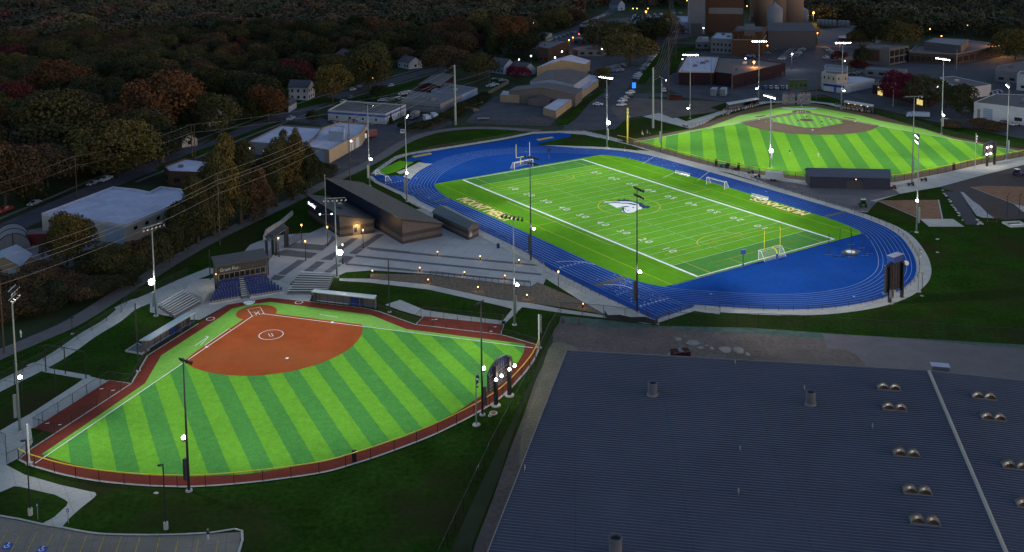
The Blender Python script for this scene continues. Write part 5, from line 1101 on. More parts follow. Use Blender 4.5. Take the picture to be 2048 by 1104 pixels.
# ================================================================== STANDS
def lerp(a, b, t): return a+(b-a)*t
def stand(name, label, cat, FLp, FRp, BLp, BRp, z0, z1, rows, seats=False, rail=True, group=None):
    FL, FR, BL, BR = at(*FLp, z0), at(*FRp, z0), at(*BLp, z1), at(*BRp, z1)
    o0 = Vector((FL.x, FL.y, 0)); t = thing(name, label, cat, o0, 0, group)
    m = MB(); me = None; ms = MB()
    for r in range(rows):
        u0 = r/rows; u1 = (r+1)/rows; za = lerp(z0, z1, r/max(1, rows-1))
        a, b = lerp(FL, BL, u0)-o0, lerp(FR, BR, u0)-o0; c, d = lerp(FR, BR, u1)-o0, lerp(FL, BL, u1)-o0
        m.prism([(p.x, p.y) for p in (a, b, c, d)], 0 if seats else za-.35, za)
        e = (b-a); L_ = math.hypot(e.x, e.y); e = Vector((e.x, e.y, 0)).normalized(); nn = ((d-a)+(c-b)); nn.z = 0; nn.normalize()
        mid = nn*.5
        if seats:
            k = max(1, int(L_/.62))
            for i in range(k):
                p = a+e*(L_*(i+.5)/k)+nn*.35; yaw = math.atan2(e.y, e.x)
                if me is None:
                    sm = MB(); sm.box(-.24, .24, -.2, .22, .40, .47).box(-.24, .24, .20, .27, .42, .92); sm.box(-.03, .03, 0, .1, 0, .42)
                    o = sm.build('seat', 'seat', t); me = o.data
                else: o = bpy.data.objects.new('seat', me); link(o); o.parent = t
                s_ = 1 if (nn.cross(e)).z < 0 else -1
                o.location = (p.x, p.y, za); o.rotation_euler = (0, 0, yaw if s_ > 0 else yaw+PI)
        else:
            p = a+nn*.3; q = b+nn*.3
            ms.add([(p.x, p.y, za+.45), (q.x, q.y, za+.45), (q.x+nn.x*.3, q.y+nn.y*.3, za+.45), (p.x+nn.x*.3, p.y+nn.y*.3, za+.45), (p.x, p.y, za+.38), (q.x, q.y, za+.38)], [(0, 1, 2, 3), (4, 5, 1, 0)])
    m.build('treads', 'concrete' if seats else 'greyblock', t)
    if not seats: ms.build('benches', 'alu', t)
    if rail:
        a, d, b, c = FL-o0, BL-o0, FR-o0, BR-o0; m = MB()
        for p, q in ((a, d), (b, c)):
            p = Vector((p.x, p.y, z0)); q = Vector((q.x, q.y, z1)); m.cyl(p+Vector((0, 0, 1.1)), q+Vector((0, 0, 1.1)), .04, .04, 5); m.cyl(p+Vector((0, 0, .6)), q+Vector((0, 0, .6)), .03, .03, 5)
            for i in range(6): w = p.lerp(q, i/5); m.cyl(w, w+Vector((0, 0, 1.1)), .03, .03, 5)
        p = Vector((d.x, d.y, z1)); q = Vector((c.x, c.y, z1)); m.cyl(p+Vector((0, 0, 1.1)), q+Vector((0, 0, 1.1)), .04, .04, 5)
        for i in range(9): w = p.lerp(q, i/8); m.cyl(w, w+Vector((0, 0, 1.1)), .03, .03, 5)
        m.build('railing', 'steel', t)
    return t
stand('grandstand', 'left block of dark blue stadium seats behind home plate of the softball field', 'grandstand', (419, 607), (481, 596), (444, 566), (478, 561), .4, 2.9, 7, True, False)
stand('grandstand', 'right block of dark blue stadium seats behind home plate of the softball field', 'grandstand', (500, 594), (567, 583), (488, 560), (523, 554), .4, 2.9, 7, True, False)
stand('aisle_steps', 'pale concrete steps between the two blocks of blue seats', 'steps', (483, 596), (498, 594), (479, 561), (487, 560), .3, 2.9, 9, False, False)
stand('bleachers', 'aluminium bleachers with a central rail left of the blue seats', 'bleachers', (351, 634), (403, 605), (316, 613), (367, 583), .4, 2.8, 8)
stand('bleachers', 'aluminium bleachers between the blue seats and the right dugout', 'bleachers', (574, 586), (652, 586), (601, 546), (669, 550), .4, 2.8, 9)
# press box
hP = 6.2
a, b = at(431, 566, 0), at(528, 553, 0); a = at(430, 528, hP); b = at(531, 511, hP); 
dv = Vector((b.x-a.x, b.y-a.y, 0)); L_ = dv.length; yw = math.atan2(dv.y, dv.x)
t = thing('press_box', 'dark metal press box with a long window band above the blue seats', 'press box', (a.x, a.y, 0), yw)
MB().box(0, L_, -1.2, 2.2, 0, hP).build('walls', 'pbox', t)
m = MB(); m.add([(-.3, -1.6, hP-.1), (L_+.3, -1.6, hP-.1), (L_+.3, 3, hP+.9), (-.3, 3, hP+.9)], [(0, 1, 2, 3)]); m.add([(-.3, -1.6, hP-.3), (L_+.3, -1.6, hP-.3), (L_+.3, -1.6, hP-.1), (-.3, -1.6, hP-.1)], [(0, 1, 2, 3)]); m.build('roof', 'pbox', t)
m = MB()
for k in range(60): x = L_*k/60; m.box(x, x+.04, -1.27, -1.2, 4.2, hP-.1)
m.build('siding_ribs', 'pbox', t)
for k in range(9):
    x = .5+(L_-1)*k/9; MB().box(x+.08, x+(L_-1)/9-.08, -1.26, -1.18, 2.75, 3.9).build('window', 'glass', t)
m = MB()
for k in range(10): x = .5+(L_-1)*k/9; m.box(x-.07, x+.07, -1.32, -1.2, 2.6, 4.0)
m.box(.3, L_-.3, -1.36, -1.2, 2.45, 2.68); m.box(.3, L_-.3, -1.34, -1.2, 3.92, 4.05); m.build('window_frames', 'tan', t)
v, f = text_poly('Grant Field', 1.05); mx = min(p[0] for p in v)
MB().add([(p[0]-mx+.8, -1.3, p[1]+4.55) for p in v], f).build('sign_lettering', 'alu', t)
MB().box(L_*.42, L_*.72, -1.3, -1.2, 4.6, 5.4).build('sign_panel', 'dark', t)
MB().ball((-.15, -1.3, 4.2), .14).build('wall_light', 'warm', t)
l = bpy.data.lights.new('press_lamp', 'POINT'); l.energy = 40; l.color = (1, .8, .4); lo_ = bpy.data.objects.new('press_lamp', l); link(lo_); lo_.location = Vector((a.x, a.y, 4.1))+Vector((-math.cos(yw)*.6, -math.sin(yw)*.6-1.6, 0))
t = thing('upper_terrace', 'raised concrete terrace with railings left of the press box', 'terrace', at(405, 592, 0))
q = [at(*p, 1.4)-t.location for p in ((368, 582), (405, 594), (430, 580), (427, 556), (380, 560))]
MB().prism([(p.x, p.y) for p in q], 0, 1.4).build('slab', 'concrete', t)
m = MB()
for i in range(4):
    p = Vector((q[i].x, q[i].y, 1.4)); r_ = Vector((q[i+1].x, q[i+1].y, 1.4))
    if i > 2: continue
    m.cyl(p+Vector((0, 0, 1.05)), r_+Vector((0, 0, 1.05)), .04, .04, 5)
    for k in range(7): w = p.lerp(r_, k/6); m.cyl(w, w+Vector((0, 0, 1.05)), .03, .03, 5)
m.build('railing', 'steel', t)
# dugouts
def dugout(label, roofpx, h, depth_side, n=8, roofm='dugroof', wallm='stone', benches=True, lamps=0):
    P = [at(*p, h) for p in roofpx]   # FL, FR (field side), BR, BL
    o0 = Vector((P[0].x, P[0].y, 0)); t = thing('dugout', label, 'dugout', o0)
    q = [Vector((p.x-o0.x, p.y-o0.y, 0)) for p in P]; m = MB()
    m.add([(q[0].x, q[0].y, h), (q[1].x, q[1].y, h), (q[2].x, q[2].y, h-.25), (q[3].x, q[3].y, h-.25)]+[(q[0].x, q[0].y, h-.2), (q[1].x, q[1].y, h-.2), (q[2].x, q[2].y, h-.45), (q[3].x, q[3].y, h-.45)], [(0, 1, 2, 3), (7, 6, 5, 4), (0, 4, 5, 1), (1, 5, 6, 2), (2, 6, 7, 3), (3, 7, 4, 0)])
    m.build('roof', roofm, t)
    e = (q[1]-q[0]).normalized(); w = (q[3]-q[0]).normalized(); L_ = (q[1]-q[0]).length; D = (q[3]-q[0]).length
    def slab(nm, p, r, z0, z1, th, mm):
        d = (r-p).normalized(); nn = Vector((-d.y, d.x, 0))*th/2; MB().prism([tuple((p+nn)[:2]), tuple((r+nn)[:2]), tuple((r-nn)[:2]), tuple((p-nn)[:2])], z0, z1).build(nm, mm, t)
    b0 = q[0]+w*(D-.35)+e*.3; b1 = q[1]+w*(D-.35)-e*.3
    slab('back_wall', b0, b1, 0, h-.46, .2, wallm); slab('side_wall', q[0]+w*1.0+e*.3, b0, 0, h-.46, .2, wallm); slab('side_wall', q[1]+w*1.0-e*.3, b1, 0, h-.46, .2, wallm)
    slab('inner_wall', q[0]+e*(L_*.75)+w*.8, q[0]+e*(L_*.75)+w*(D-.4), 0, h-.46, .15, wallm)
    slab('dark_store', q[0]+e*(L_*.58)+w*(D-.55), q[0]+e*(L_*.74)+w*(D-.55), 0, h-.6, .12, 'navy')
    m = MB()
    for k in range(n+1): p = q[0]+e*(L_*k/n)+w*.25; m.cyl((p.x, p.y, 0), (p.x, p.y, h-.2), .06, .06, 6)
    m.build('posts', 'black', t)
    m = MB(); p = q[0]+w*.2; r = q[1]+w*.2; m.cyl((p.x, p.y, 1.1), (r.x, r.y, 1.1), .07, .07, 6); m.build('front_rail', 'bluepad', t)
    m = MB(); m.add([(p.x, p.y, .05), (r.x, r.y, .05), (r.x, r.y, 1.1), (p.x, p.y, 1.1)], [(0, 1, 2, 3)]); m.build('net_panel', 'link', t)
    slab('bench', q[0]+e*.8+w*(D-.9), q[0]+e*(L_*.56)+w*(D-.9), .35, .48, .4, 'alu')
    for k in range(lamps):
        p = q[0]+e*(L_*(k+.7)/(lamps+.6))+w*(D*.45); o = MB().ball((p.x, p.y, h-.75), .28, 8).build('ceiling_lamp', 'warm', t)
        l = bpy.data.lights.new('dugout_lamp', 'POINT'); l.energy = 25; l.color = (1, .7, .35); l.shadow_soft_size = .25; lo_ = bpy.data.objects.new('dugout_lamp', l); link(lo_); lo_.location = o0+p+Vector((0, 0, h-1.1))
    return t
dugout('left softball dugout with a long blue-grey roof beside the left bleachers', [(299, 680), (390, 625), (373, 622), (278, 678)], 2.9, 0)
dugout('right softball dugout with a long blue-grey roof below the right bleachers', [(622, 583), (749, 597), (753, 588), (629, 575.5)], 2.9, 0)
dugout('left baseball dugout with a pale roof edge and players in front', [(1457, 209), (1519, 198), (1513, 194), (1452, 204)], 3.2, 0, roofm='dugroof')
dugout('right baseball dugout lit by four warm lamps', [(1687, 204), (1746, 213), (1748, 208), (1690, 199)], 3.2, 0, roofm='dugroof', lamps=4)
# small concrete box left of the left dugout
t = thing('equipment_pad', 'concrete-edged pit beside the left softball dugout', 'pad', at(268, 700))
q = [at(*p)-t.location for p in ((250, 704), (284, 710), (300, 700), (275, 688))]
MB().prism([(p.x, p.y) for p in q], 0, .35).build('rim', 'concrete', t); c = sum(((Vector(p)) for p in q), Vector())/4; MB().prism([tuple((c+(p-c)*.86)[:2]) for p in q], .3, .37).build('infill', 'paver', t)
# baseball stands and booth
stand('bleachers', 'green-tinged aluminium bleachers with spectators left of the baseball booth', 'bleachers', (1564, 208), (1590, 208), (1566, 190), (1590, 190), .6, 3.6, 8, False, True)
stand('bleachers', 'aluminium bleachers with spectators right of the baseball booth', 'bleachers', (1594, 208), (1622, 208), (1594, 190), (1621, 190), .6, 3.6, 8, False, True)
b = at(1597, 196); hB = 8.6
t = thing('announcer_booth', 'green-lit announcer booth on stilts above the baseball stands', 'booth', b)
MB().box(-4.2, 4.2, 0, 3.4, 4.2, hB-.3).build('walls', 'grnwall', t)
MB().box(-4.6, 4.6, -.5, 3.8, hB-.3, hB).build('roof', 'grnwall', t); m = MB()
for x in (-4, 4):
    for y in (.2, 3.2): m.box(x-.15, x+.15, y-.15, y+.15, 0, 4.2)
m.build('stilts', 'dark', t)
for x in (-3.4, -1.2, 1.2, 3.0): MB().box(x-.5, x+.5, -.06, .02, 5.3, 6.8).build('window', 'glass', t)
# ================================================================== SCOREBOARDS
def scoreboard(label, bL, bR, top, panel, hgt_top, lamps, arch, yaw=None):
    A_ = at(*bL); B_ = at(*bR); d = B_-A_; yw = math.atan2(d.y, d.x); Wd = d.length
    t = thing('scoreboard', label, 'scoreboard', A_, yw)
    H_ = hgt_top; z0, z1, ex = panel
    for x in (0, Wd):
        MB().box(x-.28, x+.28, -.3, .3, 0, H_-.6).build('post', 'black', t); MB().cyl((x, 0, 0), (x, 0, .2), .9, .8, 14).build('footing', 'concrete', t)
    MB().box(-ex, Wd+ex, .32, .75, z0, z1).build('display_panel', 'dark' if not lamps else 'stone2', t)
    m = MB()
    for k in range(5): z = z0+(z1-z0)*(k+.5)/5; m.box(-ex+.1, Wd+ex-.1, .26, .32, z-.08, z+.08)
    for k in range(7): x = -ex+(Wd+2*ex)*(k+.5)/7; m.box(x-.06, x+.06, .22, .32, z0+.1, z1-.1)
    m.build('back_frame', 'greyblock' if lamps else 'dark', t)
    m = MB(); n = 14
    if arch:
        xs = [-ex+(Wd+2*ex)*i/n for i in range(n+1)]; zs = [z1+.15+arch*math.sin(PI*i/n)**.6 for i in range(n+1)]
        v = [(x, .35, z1+.02) for x in xs]+[(x, .35, z) for x, z in zip(xs, zs)]+[(x, .7, z1+.02) for x in xs]+[(x, .7, z) for x, z in zip(xs, zs)]
        k = n+1; m.add(v, [(i+1, i, k+i, k+i+1) for i in range(n)]+[(2*k+i, 2*k+i+1, 3*k+i+1, 3*k+i) for i in range(n)]+[(k+i, 3*k+i, 3*k+i+1, k+i+1) for i in range(n)])
        m.build('arched_crown', 'dark', t)
        m = MB()
        for i in range(1, n): m.box(xs[i]-.05, xs[i]+.05, .25, .35, z1, zs[i]-.1)
        m.build('crown_struts', 'navy', t)
    for x, z in lamps:
        hd = MB().cyl((x, -.1, z), (x, -.55, z), .08, .3, 8).build('lamp_head', 'black', t); MB().ball((x, -.6, z), .28, 10).build('bulb', 'warmw', hd, True)
        l = bpy.data.lights.new('board_lamp', 'POINT'); l.energy = 50; l.color = (1, .85, .7); l.shadow_soft_size = .3; lo_ = bpy.data.objects.new('board_lamp', l); link(lo_)
        lo_.location = A_+Vector((x*math.cos(yw)+1.1*math.sin(yw), x*math.sin(yw)-1.1*math.cos(yw), z))
    return t, Wd
MT['warmw'] = mt('board_lamp_bulb', (1, .88, .8), emit=30)
Ws = (at(1019, 791)-at(992, 811)).length
scoreboard('softball scoreboard with an arched top and four glaring lamps seen from behind', (992, 811), (1019, 791), None, (2.9, 6.0, 1.6), 7.9, [(-.8, 5.2), (.9, 5.2), (Ws-.9, 5.4), (Ws+.8, 5.4)], 1.7)
Wb = (at(1988.5, 330)-at(1974, 333.5)).length
scoreboard('baseball scoreboard with four white lamps at the right edge', (1974, 333.5), (1988.5, 330), None, (3.9, 7.3, 1.6), 8.4, [(-1.3, 6.9), (.9, 6.9), (-1.3, 4.6), (.9, 4.6)], .9)
t, Wf = scoreboard('tall dark football scoreboard seen from behind at the right bend of the track', (1779, 606), (1803.5, 596), None, (2.3, 8.2, 1.1), 8.8, [], .7)
MB().box(Wf*.25, Wf*.95, -.2, 1.5, 8.7, 10.1).build('speaker_box', 'bluepad', t); MB().box(Wf*.2, Wf, -.25, 1.55, 10.1, 10.2).build('box_lid', 'membrane', t)
MB().box(-.55, -.25, -.7, -.3, 1.5, 3.2).build('control_cabinet', 'greyblock', t); MB().box(.45, 1.1, -.7, -.3, 1.2, 2.9).build('control_cabinet', 'alu', t)
MB().cyl((Wf+1.0, -.4, 7.9), (Wf+1.4, .4, 7.6), .5, .5, 12).build('horn', 'white', t)
# ================================================================== FIELD GEAR
def goal(label, L0, R0, wd=7.32, h=2.44, dep=2.2, back=1, name='soccer_goal'):
    A_ = at(*L0); B_ = at(*R0); d = (B_-A_); yw = math.atan2(d.y, d.x); wd = d.length
    t = thing(name, label, 'goal', A_, yw, None); r = .07; y1 = back*dep; y0 = back*.9
    MB().tube([(0, 0, 0), (0, 0, h), (wd, 0, h), (wd, 0, 0)], r, 8).build('goal_frame', 'white', t)
    m = MB()
    for x in (0, wd): m.tube([(x, 0, h), (x, y0, h), (x, y1, 0), (x, 0, 0)], r*.8, 6)
    m.tube([(0, y1, 0), (wd, y1, 0)], r*.8, 6); m.tube([(0, y0, h), (wd, y0, h)], .03, 5); m.build('back_frame', 'white', t)
    m = MB(); m.add([(0, 0, h), (wd, 0, h), (wd, y0, h-.05), (0, y0, h-.05), (0, y1, .05), (wd, y1, .05), (0, 0, .05), (wd, 0, .05)], [(0, 1, 2, 3), (3, 2, 5, 4), (0, 3, 4, 6), (1, 7, 5, 2)]); m.build('net', 'netw', t); return t
goal('white soccer goal on the near right end line in front of the yellow upright', (1517, 520), (1559, 509), back=-1)
goal('white soccer goal on the far left end line', (1029, 340), (1066, 332), back=1)
goal('white soccer goal parked beyond the far sideline beside the blue track', (1413, 370), (1449, 379.5), back=1)
goal('small silver goal stored on the track at the far left corner', (751, 352), (771, 364.5), back=1, h=2)
def goalpost(label, base, ang_dir, hx, h, pad=True, crossw=5.64):
    b = at(*base); t = thing('goal_post', label, 'goal post', b, ang_dir)
    m = MB(); n = 10; m.cyl((0, 0, 0), (0, 0, 1.8), .12, .12, 10); m.tube([(0+1.6*(1-math.cos(PI/2*i/n)), 0, 1.8+1.25*math.sin(PI/2*i/n)) for i in range(n+1)], .12, 8); m.build('gooseneck', 'ypaint', t)
    MB().tube([(1.6, -crossw/2, h), (1.6, -crossw/2, 3.05), (1.6, crossw/2, 3.05), (1.6, crossw/2, h)], .075, 8).build('uprights', 'ypaint', t)
    if pad: MB().cyl((0, 0, 0), (0, 0, 1.75), .3, .3, 12).build('blue_pad', 'bluepad', t)
goalpost('yellow football goal post with a blue pad on the right end line', (1554, 521), FB.a+PI, 0, 7.6)
goalpost('yellow football goal post on the far left end line', (1041, 329), FB.a, 0, 7.9, False)
for base, ty, lab, mm in (((59, 928), 848, 'white foul pole at the left corner of the softball fence', 'white'), ((1078, 696), 629, 'white foul pole at the right corner of the softball fence', 'white'), ((1255, 286), 216, 'yellow foul pole at the left field corner of the baseball fence', 'ypaint')):
    t = thing('foul_pole', lab, 'foul pole', at(*base)); h = hgt(*base, ty); MB().cyl((0, 0, 0), (0, 0, h), .14 if mm == 'white' else .3, .14 if mm == 'white' else .3, 10).build('pole', mm, t); MB().cyl((0, 0, 0), (0, 0, .2), .6, .55, 12).build('footing', 'concrete', t)
    MB().box(.14, .55, -.02, .02, h*.45, h).build('wing_screen', 'netw', t)
t = thing('distance_marker', 'black panel on the softball outfield fence below centre field', 'panel', at(709, 924)); MB().box(-.35, .35, -.2, .1, 0, 2).build('panel', 'black', t)
for px, py, lab in ((1432, 333, 'left black panel on the baseball outfield fence'), (1477, 341, 'second black panel on the baseball outfield fence'), (1907, 341, 'black panel on the baseball outfield fence near the scoreboard')):
    t = thing('distance_marker', lab, 'panel', at(px, py)); MB().box(-.4, .4, -.25, .1, 0, 2.6).build('panel', 'black', t)
for base, ty, lab in (((277, 742), 606, 'tall black backstop net pole left of the left softball dugout'), ((779, 624), 520, 'tall black backstop net pole right of the right softball dugout'), ((421, 571), 500, 'black net pole in front of the left end of the press box'), ((537, 551), 480, 'black net pole at the right end of the press box'), ((1117, 584), 541, 'tall black lamp standard on the rock slope')):
    if 'lamp' in lab: continue
    t = thing('net_pole', lab, 'pole', at(*base)); h = hgt(*base, ty); MB().cyl((0, 0, 0), (0, 0, h), .14, .12, 8).build('pole', 'black', t); MB().cyl((0, 0, 0), (0, 0, .12), .5, .45, 10).build('footing', 'concrete', t)
t = thing('batting_cage', 'tall black framed batting cage in the left lawn', 'batting cage', at(92, 740)); q = [at(*p)-t.location for p in ((92, 742), (131, 748), (172, 757), (18, 840), (-20, 820))]
m = MB(); h = 5.2
for p in q[:3]: m.cyl((p.x, p.y, 0), (p.x, p.y, h), .11, .11, 6)
m.tube([(q[0].x, q[0].y, h), (q[1].x, q[1].y, h), (q[2].x, q[2].y, h)], .07, 5); e = (q[3]-q[2]); e.normalize()
for k in (1, 2, 3):
    for p in (q[0], q[2]): w = p+e*(k*7); m.cyl((w.x, w.y, 0), (w.x, w.y, h), .08, .08, 5)
    a = q[0]+e*(k*7); b = q[2]+e*(k*7); m.cyl((a.x, a.y, h), (b.x, b.y, h), .03, .03, 5)
for p in (q[0], q[2]): w = p+e*21; m.cyl((p.x, p.y, h), (w.x, w.y, h), .03, .03, 5)
m.build('frame', 'black', t)
def bench(label, L0, R0, name='team_bench'):
    A_ = at(*L0); B_ = at(*R0); d = B_-A_; t = thing(name, label, 'bench', A_, math.atan2(d.y, d.x)); w = d.length
    MB().box(0, w, -.2, .2, .42, .5).build('seat', 'alu', t); MB().box(0, w, .25, .32, .65, 1.15).build('backrest', 'alu', t); m = MB()
    for x in (.3, w/2, w-.3): m.box(x-.05, x+.05, -.3, .35, 0, .42).box(x-.04, x+.04, .2, .28, .4, 1.1)
    MB().box(0, w, -.55, -.3, .12, .18).build('foot_board', 'alu', t)
    m.build('legs', 'alu', t)
bench('silver player bench on the far sideline left of the parked goal', (1350, 347), (1379, 354)); bench('silver player bench on the far sideline by the gold lettering', (1502, 394), (1536, 402))
for base, ty, lab in (((1486, 540), 499, 'blue play clock on a black pole by the near right end line'), ((1098, 318), 296, 'dark play clock on a pole beyond the far left end line')):
    t = thing('play_clock', lab, 'play clock', at(*base)); h = hgt(*base, ty); MB().cyl((0, 0, 0), (0, 0, h-.9), .08, .08, 8).build('pole', 'black', t); MB().box(-.55, .55, -.25, .25, h-1.1, h).build('clock_box', 'bluepad' if base[0] > 1200 else 'black', t)
    MB().cyl((0, 0, 0), (0, 0, 1.7), .2, .2, 10).build('pole_pad', 'bluepad', t)
t = thing('throwing_cage', 'black throwing cage poles around the mat on the blue track infield', 'cage', at(1701, 505))
for bx, by, ty in ((1657, 510, 468), (1679, 512, 455), (1703, 515, 458), (1724, 497, 463), (1730, 512, 466), (1739, 508, 470), (1702, 490, 456)):
    b = at(bx, by)-t.location; h = min(7, hgt(bx, by, ty)); MB().tube([(b.x, b.y, 0), (b.x, b.y, h*.7), (b.x-.25 if bx > 1700 else b.x+.05, b.y, h)], .07, 6).build('cage_pole', 'black', t); MB().box(b.x-.9, b.x+.9, b.y-.06, b.y+.06, .1, .18).build('pole_foot', 'greyblock', t)
t = thing('gate_mat', 'crumpled black netting lying beside the throwing circle', 'netting', at(1690, 512)); m = MB(); rr = random.Random(4)
for i in range(14): x = rr.uniform(-4, 3); y = rr.uniform(-.5, .5); m.ball((x, y, .2), rr.uniform(.25, .5), 6, sz=.5)
m.build('folds', 'black', t)
t = thing('discus_cage', 'rusty discus cage frame standing on the dark grass at the right', 'cage', at(1980, 446)); m = MB(); 
for a_, b_ in (((1974.5, 445), 396), ((1993, 446), 396), ((1986, 440), 398), ((1997, 435), 396)):
    b = at(*a_)-t.location; h = min(6.5, hgt(*a_, b_)); m.cyl((b.x, b.y, 0), (b.x, b.y, h), .09, .09, 6)
b0, b1 = at(1974.5, 445)-t.location, at(1993, 446)-t.location
for z in (.3, 3.4, 6.3): m.cyl((b0.x, b0.y, z), (b1.x, b1.y, z), .07, .07, 5)
m.build('frame', 'wood', t)
for bx, by, ty, lab in ((2014, 433, 385, 'left dark cage pole by the concrete box at the right edge'), (2038, 435, 386, 'right dark cage pole by the concrete box at the right edge')):
    t = thing('cage_pole', lab, 'pole', at(bx, by)); h = hgt(bx, by, ty); MB().tube([(0, 0, 0), (0, 0, h*.85), (.5, 0, h)], .08, 6).build('pole', 'black', t)
t = thing('concrete_box', 'open white concrete box on the dark grass at the right edge', 'concrete box', at(2030, 450), .1); m = MB(); m.box(-2.6, 2.6, -2, -1.5, 0, .5).box(-2.6, 2.6, 1.5, 2, 0, .5).box(-2.6, -2.1, -1.5, 1.5, 0, .5).box(2.1, 2.6, -1.5, 1.5, 0, .5); m.build('walls', 'concrete', t); MB().box(-2.1, 2.1, -1.5, 1.5, .02, .1).build('floor', 'paver', t); MB().box(-1.8, 1.8, -1.3, -.2, .1, .35).build('slab', 'white', t)
for bx, by, ty, lab in ((1875, 505, 478, 'short black sign post in the dark grass right of the track'), (1844, 592, 545, 'short black speaker post at the outer edge of the right bend'), (915, 400-17, 376, None), (1300, 398, 0, None)):
    if lab:
        t = thing('sign_post', lab, 'post', at(bx, by)); h = hgt(bx, by, ty); MB().cyl((0, 0, 0), (0, 0, h), .06, .06, 6).build('post', 'black', t); MB().box(-.5, .3, -.15, .15, h-.15, h+.12).build('head', 'steel', t); MB().cyl((0, 0, 0), (0, 0, .1), .4, .4, 10).build('footing', 'concrete', t)
for bx, by, ty, lab in ((145, 664, 635, 'thin black post with a small head in the lawn beside the trail'), ):
    t = thing('sign_post', lab, 'post', at(bx, by+4)); h = hgt(bx, by+4, ty); MB().cyl((0, 0, 0), (0, 0, h), .06, .06, 6).build('post', 'black', t); MB().box(-.2, .5, -.15, .15, h-.12, h+.1).build('head', 'black', t); MB().cyl((0, 0, 0), (0, 0, .15), .35, .35, 10).build('footing', 'concrete', t)
def flagpole(label, base, ty, fz0, fz1, cols, side=1, lights=False, w=.5):
    b = at(*base); h = hgt(*base, ty); t = thing('flagpole', label, 'flagpole', b); MB().cyl((0, 0, 0), (0, 0, h), .13, .07, 10).build('pole', 'steel', t); MB().ball((0, 0, h+.1), .16, 8).build('finial', 'steel', t)
    MB().cyl((0, 0, 0), (0, 0, .15), .7, .65, 14).build('footing', 'concrete', t)
    if cols:
        m = MB(); n = 8; hh_ = h*(fz1-fz0)
        for j in range(n):
            z1 = h*fz1-hh_*j/n; z0 = h*fz1-hh_*(j+1)/n; a = .12+.04*math.sin(j*1.7); x0 = side*(.1); x1 = side*(w*(1-.5*j/n)+.12*math.sin(j*2)); 
            m.add([(x0, a*.2, z0), (x1, .15*math.sin(j), z0), (x1, .15*math.sin(j), z1), (x0, a*.2, z1), (x0, -.12, z0), (x1, -.12, z0), (x1, -.12, z1), (x0, -.12, z1)], [(0, 1, 2, 3), (7, 6, 5, 4), (0, 4, 5, 1), (3, 2, 6, 7), (1, 5, 6, 2)], cols[j % len(cols)])
        m.build('flag', ['red', 'white', 'navy'], t)
    if lights:
        m = MB(); z = h*.36; m.cyl((-1.6, 0, z), (1.6, 0, z), .05, .05, 6); m.build('lamp_arm', 'steel', t)
        for s in (-1, 1): MB().ball((s*1.6, 0, z+.1), .22, 8).build('lamp', 'whiteL', t)
flagpole('flagpole with a limp dark flag behind the softball outfield fence', (953, 850), 728, .62, .82, (2, 0, 1, 0))
flagpole('flagpole with a limp striped flag at the right bend of the track', (1836, 583), 497, .8, .98, (0, 1), 1)
flagpole('white flagpole with a limp pale flag behind the baseball outfield', (1950, 337), 268, .72, .95, (1, 0, 1))
flagpole('tall pale pole with two lamps on arms in front of the smaller clubhouse shed', (653, 472.6), 351, 0, 0, None, lights=True)
# parking lot lamps and accessible signs
for base, ty, lab in (((332, 1058), 928, 'black parking lot lamp on a concrete drum in the grass'), ((61, 1030), 879, 'black parking lot lamp on a concrete drum at the left by the curved walk')):
    t = thing('parking_lamp', lab, 'street lamp', at(*base)); h = hgt(*base, ty); MB().cyl((0, 0, 0), (0, 0, 1.0), .33, .33, 14).build('concrete_drum', 'concrete', t); MB().box(-.07, .07, -.07, .07, 1.0, h).build('pole', 'black', t); MB().cyl((0, 0, h-.1), (-.25, 0, h-.1), .05, .05, 6).box(-.75, -.2, -.18, .18, h-.25, h-.1).build('lamp_head', 'black', t)
for base, ty, lab in (((76, 1039), 1006, 'small blue accessible parking sign beside the lamp at the left'), ((137, 1047), 1017, 'small blue accessible parking sign right of the walk')):
    t = thing('parking_sign', lab, 'sign', at(*base)); h = hgt(*base, ty); MB().box(-.04, .04, -.03, .03, 0, h-.1).build('post', 'steel', t); MB().box(-.16, .16, -.06, -.03, h-.5, h).build('plate', 'bluestripe', t); MB().box(-.06, .06, -.07, -.06, h-.38, h-.18).build('symbol', 'white', t)
for px, py, lab in ((987, 827, 'round manhole cover in the grass behind the softball scoreboard'), (980, 832, 'small pale access lid beside the round manhole')):
    t = thing('manhole', lab, 'manhole', at(px, py)); MB().cyl((0, 0, 0), (0, 0, .15), .75 if px > 985 else .35, .7 if px > 985 else .3, 16).build('ring', 'concrete', t); MB().cyl((0, 0, .14), (0, 0, .17), .5 if px > 985 else .2, .5 if px > 985 else .2, 14).build('cover', 'mulch', t)
for px, py, lab in ((1126, 645, 'left orange cone-like marker beside the fence of the construction yard'), (1158, 648, 'second orange marker in the construction yard')):
    t = thing('marker_cone', lab, 'cone', at(px, py)); MB().cyl((0, 0, 0), (0, 0, 1.1), .35, .08, 10).build('cone', 'sodm', t) if False else MB().cyl((0, 0, 0), (0, 0, 1.1), .35, .08, 10).build('cone', 'red', t)
# silt fence
q = [at(*p) for p in ((1209, 632), (1216, 640), (1240, 642), (1262, 644), (1290, 646), (1310, 650), (1316, 648))]
t = thing('silt_fence', 'sagging black silt fence at the foot of the concrete walk', 'silt fence', q[0]); m = MB()
for i, (a, b) in enumerate(zip(q, q[1:])): a = a-t.location; b = b-t.location; m.add([(a.x, a.y, 0), (b.x, b.y, 0), (b.x, b.y+.2, 1.0+.3*(i % 2)), (a.x, a.y+.2, 1.3-.3*(i % 2))], [(0, 1, 2, 3)])
m.build('fabric', 'black', t)
